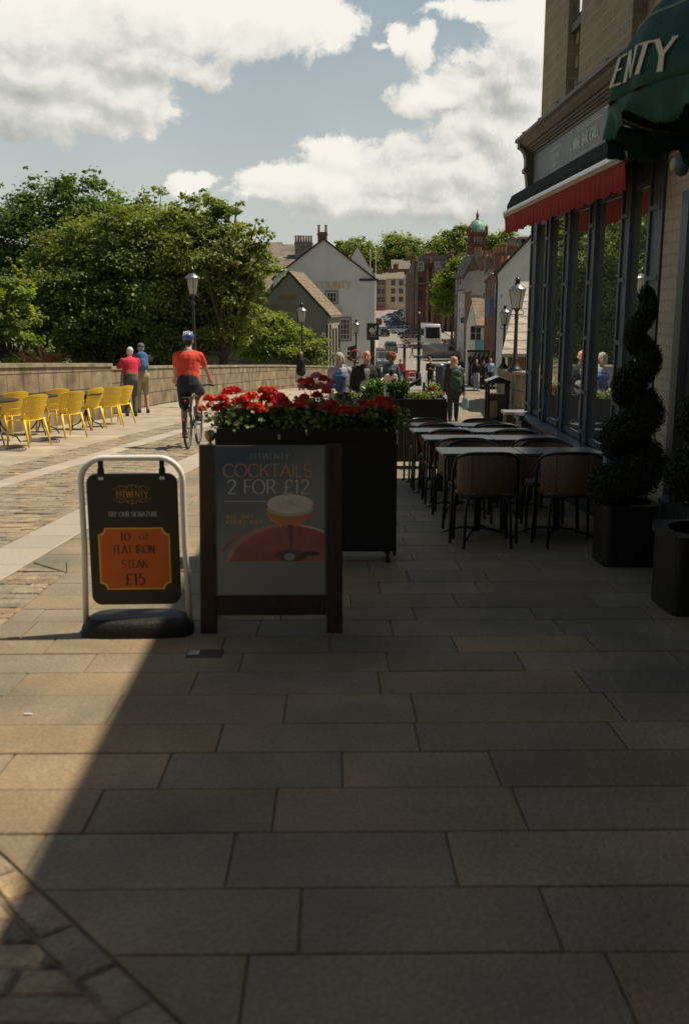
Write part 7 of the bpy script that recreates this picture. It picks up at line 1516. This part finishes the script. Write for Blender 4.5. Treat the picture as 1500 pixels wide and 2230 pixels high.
r_, o_ = terr('pale cream gabled house before the red stone building', 884, 903, 260, 617, 600, M_crend, M_slate, (893,), (640,), None, (), 1.0, 1.6)
terr('dark slate roofed house with tall red end chimney above the terraces', 852, 892, 360, 585, 566, M_rbrick, M_slate, (), (), None, ((886, 557),))
terr('small brick house with clustered chimneys left of the flagpoles', 770, 812, 300, 606, 585, M_rbrick, M_slate, (), (), None, ((764, 560), (789, 565)))
terr('long dark roofed house on the hill behind the red brick chimneys', 1062, 1150, 170, 575, 556, M_rbrick, M_slate, (), (), None, ((1085, 533), (1110, 535)))
terr('dark stone church tower block near the awning edge', 1118, 1150, 190, 520, 514, M_gstone, M_slate, (1128, 1138), (540,), M_wood, (), 1.5, 2)
terr('grey gabled house glimpsed above the row beside the awning', 1085, 1150, 140, 590, 570, M_gstone, M_slate, (), (), None, ())
terr('low red brick wall of houses behind the parked cars', 903, 1000, 250, 640, 625, M_rbrick, M_slate, (), (), None, ())
# red pillar box
p = at(969, 708, 150); pb_ = thing('pillar_box', 'red pillar post box on the pavement behind the coach', 'post box', (p.x, 150, zr(150) + .1)); m = MB(); m.lathe([(.30, 0), (.30, .2), (.26, .22), (.26, 1.45), (.32, 1.5), (.32, 1.58), (.18, 1.68), (0, 1.72)], n=14); m.build('body', simple('post_red', (.42, .03, .02), .4), pb_, smooth=True, auto=40); m = MB(); m.box(-.1, .1, -.275, -.262, 1.25, 1.29); m.build('slot', M_black, pb_)
# ================================================================ VEHICLES
M_ctyre = M_tyre; M_wind = simple('car_glass', (.02, .024, .028), .05, var=0, spec=.8); M_hlamp = simple('lamp_clear', (.6, .6, .58), .2); M_tlamp = simple('tail_red', (.35, .02, .015), .3)
def car(label, loc, rz, paint, L=4.3, Wd=1.78, Hh=1.48, kind='hatch', cat='car', name='parked_car', group=None):
    c = thing(name, label, cat, loc, rz, group); w = Wd / 2
    def prof(pts, k=1): return [(x * L / 2, z * Hh) for x, z in pts]
    if kind == 'van': low = [(-1, .13), (1, .13), (1, .30), (.97, .45), (.80, .53), (.62, .62), (.45, .93), (.38, .98), (-.96, 1.0), (-1, .94)]; cab = None
    elif kind == 'coach': low = [(-1, .08), (.99, .08), (1.0, .3), (.985, .6), (.94, .93), (.90, .98), (-.98, 1.0), (-1, .95)]; cab = None
    else: low = [(-1, .16), (-.98, .42), (-.96, .60), (.42, .62), (.62, .60), (.92, .50), (.99, .42), (1, .16)]; cab = [(-.93, .60), (-.82, .90), (-.6, .985), (.0, 1.0), (.14, .96), (.46, .61)]
    def loft(pl, wi, taper, zlo, zhi):
        m = MB(); n = len(pl); secs = [(-1, 0), (-.96, 1), (.96, 1), (1, 0)]; b = 0
        for (s, full) in ((-1, .97), (-.93, 1.0), (.93, 1.0), (1, .97)):
            for x, z in pl:
                t = max(0, min(1, (z - zlo) / max(.01, zhi - zlo))); ww = wi * (1 - taper * t); m.v.append((s * ww, x * full, (z - zlo) * (1 if full == 1 else .985) + zlo))
        for k in range(3):
            for i in range(n): m.f.append((k * n + i, k * n + (i + 1) % n, (k + 1) * n + (i + 1) % n, (k + 1) * n + i)); m.t.append(None)
        m.f.append(tuple(reversed(range(n)))); m.f.append(tuple(3 * n + i for i in range(n))); m.t += [None, None]; return m
    pl = prof(low); loft(pl, w, .14 if not cab else .04, .5 * Hh if not cab else 0, Hh).build('body', paint, c, bevel=.04, smooth=True, auto=35)
    if cab:
        pc = prof(cab); loft(pc, w * .93, .22, .6 * Hh, Hh).build('cabin', M_wind, c, bevel=.03, smooth=True, auto=35)
        m = MB(); zz = Hh * 1.0; m.box(-w * .70, w * .70, -.60 * L / 2, .02 * L / 2, zz - .035, zz + .012); m.build('roof', paint, c, bevel=.012)
        m = MB()
        for s in (-1, 1):
            for xx in (-.36, .02): m.tube([(s * w * .94, xx * L / 2, .61 * Hh), (s * w * .76, (xx - .02) * L / 2, .985 * Hh)], .03, 4)
        m.build('pillar', paint, c)
    elif kind == 'van':
        m = MB()
        for s in (-1, 1): m.prism([(.44 * L / 2, .62 * Hh), (.60 * L / 2, .62 * Hh), (.44 * L / 2, .88 * Hh), (.26 * L / 2, .88 * Hh), (.26 * L / 2, .62 * Hh)], lambda u, v, t: (s * (t - (v / Hh - .5) * .14 * w * 1.0), u, v), w * .985, w * 1.006)
        m.build('side_window', M_wind, c); m = MB(); m.prism([(.63, .64), (.47, .92)], lambda u, v, t: (t, u, v), 0, 0) if False else m.poly([(-w * .8, .645 * L / 2, .63 * Hh), (w * .8, .645 * L / 2, .63 * Hh), (w * .72, .475 * L / 2, .92 * Hh), (-w * .72, .475 * L / 2, .92 * Hh)]); m.build('windscreen', M_wind, c, solid=.02)
        m = MB()
        for s in (-1, 1): m.tube([(s * w * .75, -.9 * L / 2, Hh + .08), (s * w * .75, .3 * L / 2, Hh + .08)], .03, 5)
        for q in (-.7, -.3, .1): m.tube([(-w * .75, q * L / 2, Hh + .1), (w * .75, q * L / 2, Hh + .1)], .025, 5)
        m.build('roof_rack', M_alu, c)
    elif kind == 'coach':
        m = MB(); pl_ = [(L / 2 * x + .03, z * Hh) for x, z in ((.997, .40), (.992, .5), (.985, .6), (.965, .76), (.952, .86))]; m.prism(pl_ + [(L / 2 * .9, .86 * Hh), (L / 2 * .9, .40 * Hh)], lambda u, v, t: (t, u, v), -w * .80, w * .80); m.build('windscreen', M_wind, c, bevel=.05)
        m = MB()
        for s in (-1, 1): m.box(min(s * w * .97, s * w * .999), max(s * w * .97, s * w * .999), -.9 * L / 2, .86 * L / 2, .5 * Hh, .78 * Hh)
        m.build('side_window', M_wind, c)
        m = MB(); 
        for s in (-1, 1): m.tube([(s * w * .8, L / 2 * .97, .86 * Hh), (s * (w + .15), L / 2 + .15, .80 * Hh), (s * (w + .15), L / 2 + .15, .62 * Hh)], .05, 5)
        m.build('mirror', M_black, c)
    for s in (-1, 1):
        for xx in (-.62, .64):
            r = .33 if kind != 'coach' else .5
            if kind == 'coach': xx = -.55 if xx < 0 else .66
            m = MB(); m.lathe([(r * .7, -.11), (r, -.10), (r, .10), (r * .7, .11)], n=16, M=Matrix.Translation((s * (w - .09), xx * L / 2, r)) @ Matrix.Rotation(PI / 2, 4, 'Y')); wl_ = m.build('wheel', M_ctyre, c, smooth=True, auto=40)
            m = MB(); m.lathe([(r * .66, 0), (r * .5, .012), (.06, .004), (0, .02)], n=12, M=Matrix.Translation((s * (w + .02), xx * L / 2, r)) @ Matrix.Rotation(s * PI / 2, 4, 'Y')); m.build('rim', M_chrome, wl_, smooth=True)
        z1 = .50 * Hh if cab else (.40 if kind == 'van' else .24) * Hh
        m = MB(); m.ell((s * w * .74, L / 2 * .955, z1 * .92), (.17, .08, .07), 8); m.build('headlight', M_hlamp, c, smooth=True)
        m = MB(); m.ell((s * w * .80, -L / 2 * .965, z1), (.12, .07, .10), 8); m.build('tail_light', M_tlamp, c, smooth=True)
    m = MB(); m.box(-.26, .26, -L / 2 - .012, -L / 2 + .03, .36 * Hh, .44 * Hh); m.build('number_plate', simple('plate_yellow', (.45, .36, .06), .5) if 'plate_yellow' not in bpy.data.materials else bpy.data.materials['plate_yellow'], c)
    return c
def paint(n, cc_): return bpy.data.materials[n] if n in bpy.data.materials else simple(n, cc_, .28, metal=.35, coat=.6, var=.03)
def road(px, Y): x = X(px, Y); return (x, Y, zr(Y) - .055)
def road_slope(o, Y): s_ = math.atan((zr(Y + 2) - zr(Y - 2)) / 4); e_ = o.rotation_euler; c_ = math.cos(e_.z); o.rotation_euler = (s_ * c_, -s_ * math.sin(-e_.z) * -1, e_.z) if abs(c_) > .3 else (0, -s_ * math.sin(e_.z) * -1 * -1, e_.z)
car('dark saloon driving away in the middle of the road', road(836, 187), rad(2), paint('paint_black', (.02, .022, .026)), kind='hatch', group='cars driving along the street', name='car')
car('grey estate car driving away nearer the pub sign', road(850, 148), rad(2), paint('paint_grey', (.13, .15, .16)), 4.5, 1.85, 1.6, group='cars driving along the street', name='car')
G5 = 'cars queueing beside the pub'
car('red roofed car in the queue behind the pub sign', road(831, 118), rad(182), paint('paint_red', (.35, .03, .04)), group=G5, name='car')
car('blue grey car nearest to us in the queue beside the pub', road(836, 106), rad(182), paint('paint_blue', (.10, .15, .18)), group=G5, name='car')
car('orange red car partly hidden between the pub corner and the queue', road(821, 128), rad(182), paint('paint_orange', (.38, .10, .05)), group=G5, name='car')
car('red hatchback parked at the far end by the cream terrace', road(824, 318), rad(95), paint('paint_red', (.35, .03, .04)), group='cars parked along the far street')
car('dark red car half hidden by the pub corner', road(821, 230), rad(5), paint('paint_maroon', (.18, .02, .02)), group='cars parked along the far street')
G6 = 'row of cars parked nose in along the right kerb'
prk = [(906, 166, 'paint_champagne', (.50, .42, .36), 'champagne estate car nearest in the parked row'), (900, 175, 'paint_maroon', (.18, .03, .03), 'maroon car second in the parked row'), (893, 184, 'paint_black', (.02, .022, .026), 'black car third in the parked row'),
       (874, 195, 'paint_silver', (.42, .46, .48), 'pale silver car fourth in the parked row'), (868, 206, 'paint_grey', (.13, .15, .16), 'grey car fifth in the parked row'), (862, 218, 'paint_black', (.02, .022, .026), 'black car sixth in the parked row'), (857, 231, 'paint_blue', (.10, .15, .18), 'blue car seventh in the parked row'),
       (852, 245, 'paint_white', (.6, .6, .58), 'white car eighth in the parked row'), (848, 258, 'paint_silver', (.42, .46, .48), 'silver car ninth in the parked row'), (862, 272, 'paint_navy', (.03, .04, .07), 'navy car tenth in the parked row'), (872, 285, 'paint_grey', (.13, .15, .16), 'grey car eleventh in the parked row'), (882, 298, 'paint_black', (.02, .022, .026), 'farthest black car in the parked row')]
for px, Y, pn_, pc_, lb in prk: car(lb, road(px, Y), rad(68), paint(pn_, pc_), 4.3, 1.8, 1.5, group=G6)
car('white coach facing us behind the grey van', road(935, 159), rad(-178.5), paint('paint_white', (.6, .6, .58)), 8.5, 2.7, 3.7, 'coach', 'coach', 'coach')
car('grey van with roof bars parked across the junction', road(966, 128), rad(-97), paint('paint_vangrey', (.26, .245, .225)), 5.3, 1.95, 2.0, 'van', 'van', 'van')
car('dark car behind the grey van beside the right pavement', road(984, 146), rad(-60), paint('paint_black', (.02, .022, .026)), group='cars driving along the street', name='car')
kb = [(x, y) for x, y in ()]
m = MB(); m.box(X(868, 163), X(910, 163), 162.3, 164.6, zr(163) - .05, zr(163) + .08); o_ = m.build('kerb_island', simple('brick_paving', (.30, .14, .09), .9)); o_['kind'] = 'structure'
# signs on thin poles by the island
for px, lb in ((881, 'thin grey sign pole on the left of the kerb island'), (894, 'taller thin grey pole on the right of the kerb island')):
    x = X(px, 163); pl_ = thing('sign_pole', lb, 'pole', (x, 163, zr(163) + .08), 0, 'thin poles on the kerb island'); m = MB(); m.tube([(0, 0, 0), (0, 0, 3.4 if px == 881 else 6.5)], .05, 6); m.build('pole', M_lampm, pl_)
# ================================================================ DISTANT TREES
G7 = 'trees on the hill behind the town'
def fb(px, py, r, Y, dz=1): return pb(px, py, r, Y, dz=dz)
FT = [('round leafy tree directly right of the pub chimney on the skyline', [fb(742, 548, 20, 400), fb(735, 560, 18, 400)], 400, 9000),
      ('broad leafy tree behind the flagpoles on the skyline', [fb(775, 545, 26, 395), fb(805, 555, 24, 395), fb(790, 575, 32, 395), fb(820, 585, 22, 395)], 395, 16000),
      ('large domed tree above the cream terrace on the skyline', [fb(850, 540, 26, 400), fb(880, 538, 28, 400), fb(903, 545, 22, 400), fb(840, 570, 22, 400), fb(875, 570, 34, 400), fb(905, 570, 22, 400)], 400, 20000),
      ('low spreading tree between the red building and the domed tower', [fb(955, 550, 26, 380), fb(980, 545, 24, 380), fb(1000, 555, 24, 380)], 380, 12000),
      ('open crowned tree just left of the green dome', [fb(990, 515, 17, 330), fb(1003, 508, 15, 330), fb(1000, 530, 18, 330)], 330, 9000),
      ('leafy tree right of the domed tower', [fb(1070, 535, 22, 360), fb(1098, 530, 22, 360), fb(1118, 545, 24, 360), fb(1085, 555, 30, 360)], 360, 14000)]
for k, (lb, bl, Y, n) in enumerate(FT): tree('skyline_tree', lb, 'tree', (bl[0][0][0], Y, tz(bl[0][0][0], Y)), bl, n * 2, .75, M_lfD, 40 + k, G7, per=1.1, fill=.7, csize=.42, limbs=6, trunk=.5)
tree('street_tree', 'tall pale green street tree in front of the red stone building', 'tree', (X(985, 160), 160, zr(160)), [pb(1030, 585, 26, 160), pb(1005, 590, 26, 160), pb(975, 615, 26, 160), pb(965, 650, 22, 160), pb(985, 655, 26, 160), pb(960, 680, 16, 160), pb(990, 625, 22, 160), pb(1050, 575, 14, 160)], 52000, .30, M_lfC, 50, None, per=3.2, csize=.36, fill=.7, trunk=.22, limbs=14)
tree('hill_wood', 'dark wood low on the hill behind the roofs on the left', 'trees', (-30, 150, 0), [((-30, 150, 0), (16, 8, 6)), ((-12, 160, -1), (10, 8, 5))], 24000, .6, M_lfA, 51, None, per=.3)

# unseen houses added behind the camera to keep sky light off the shaded paving
house('unseen tall stone house added behind the camera across the street to block sky light', -16, -6.2, -24, -3, 0, 11, 14, 'y', M_gstone, M_slate, group='unseen houses added to block sky light')
house('unseen tall stone house added to close the street behind the camera and block sky light', -6, 2.4, -26, -9, 0, 12, 15, 'y', M_gstone, M_slate, group='unseen houses added to block sky light')
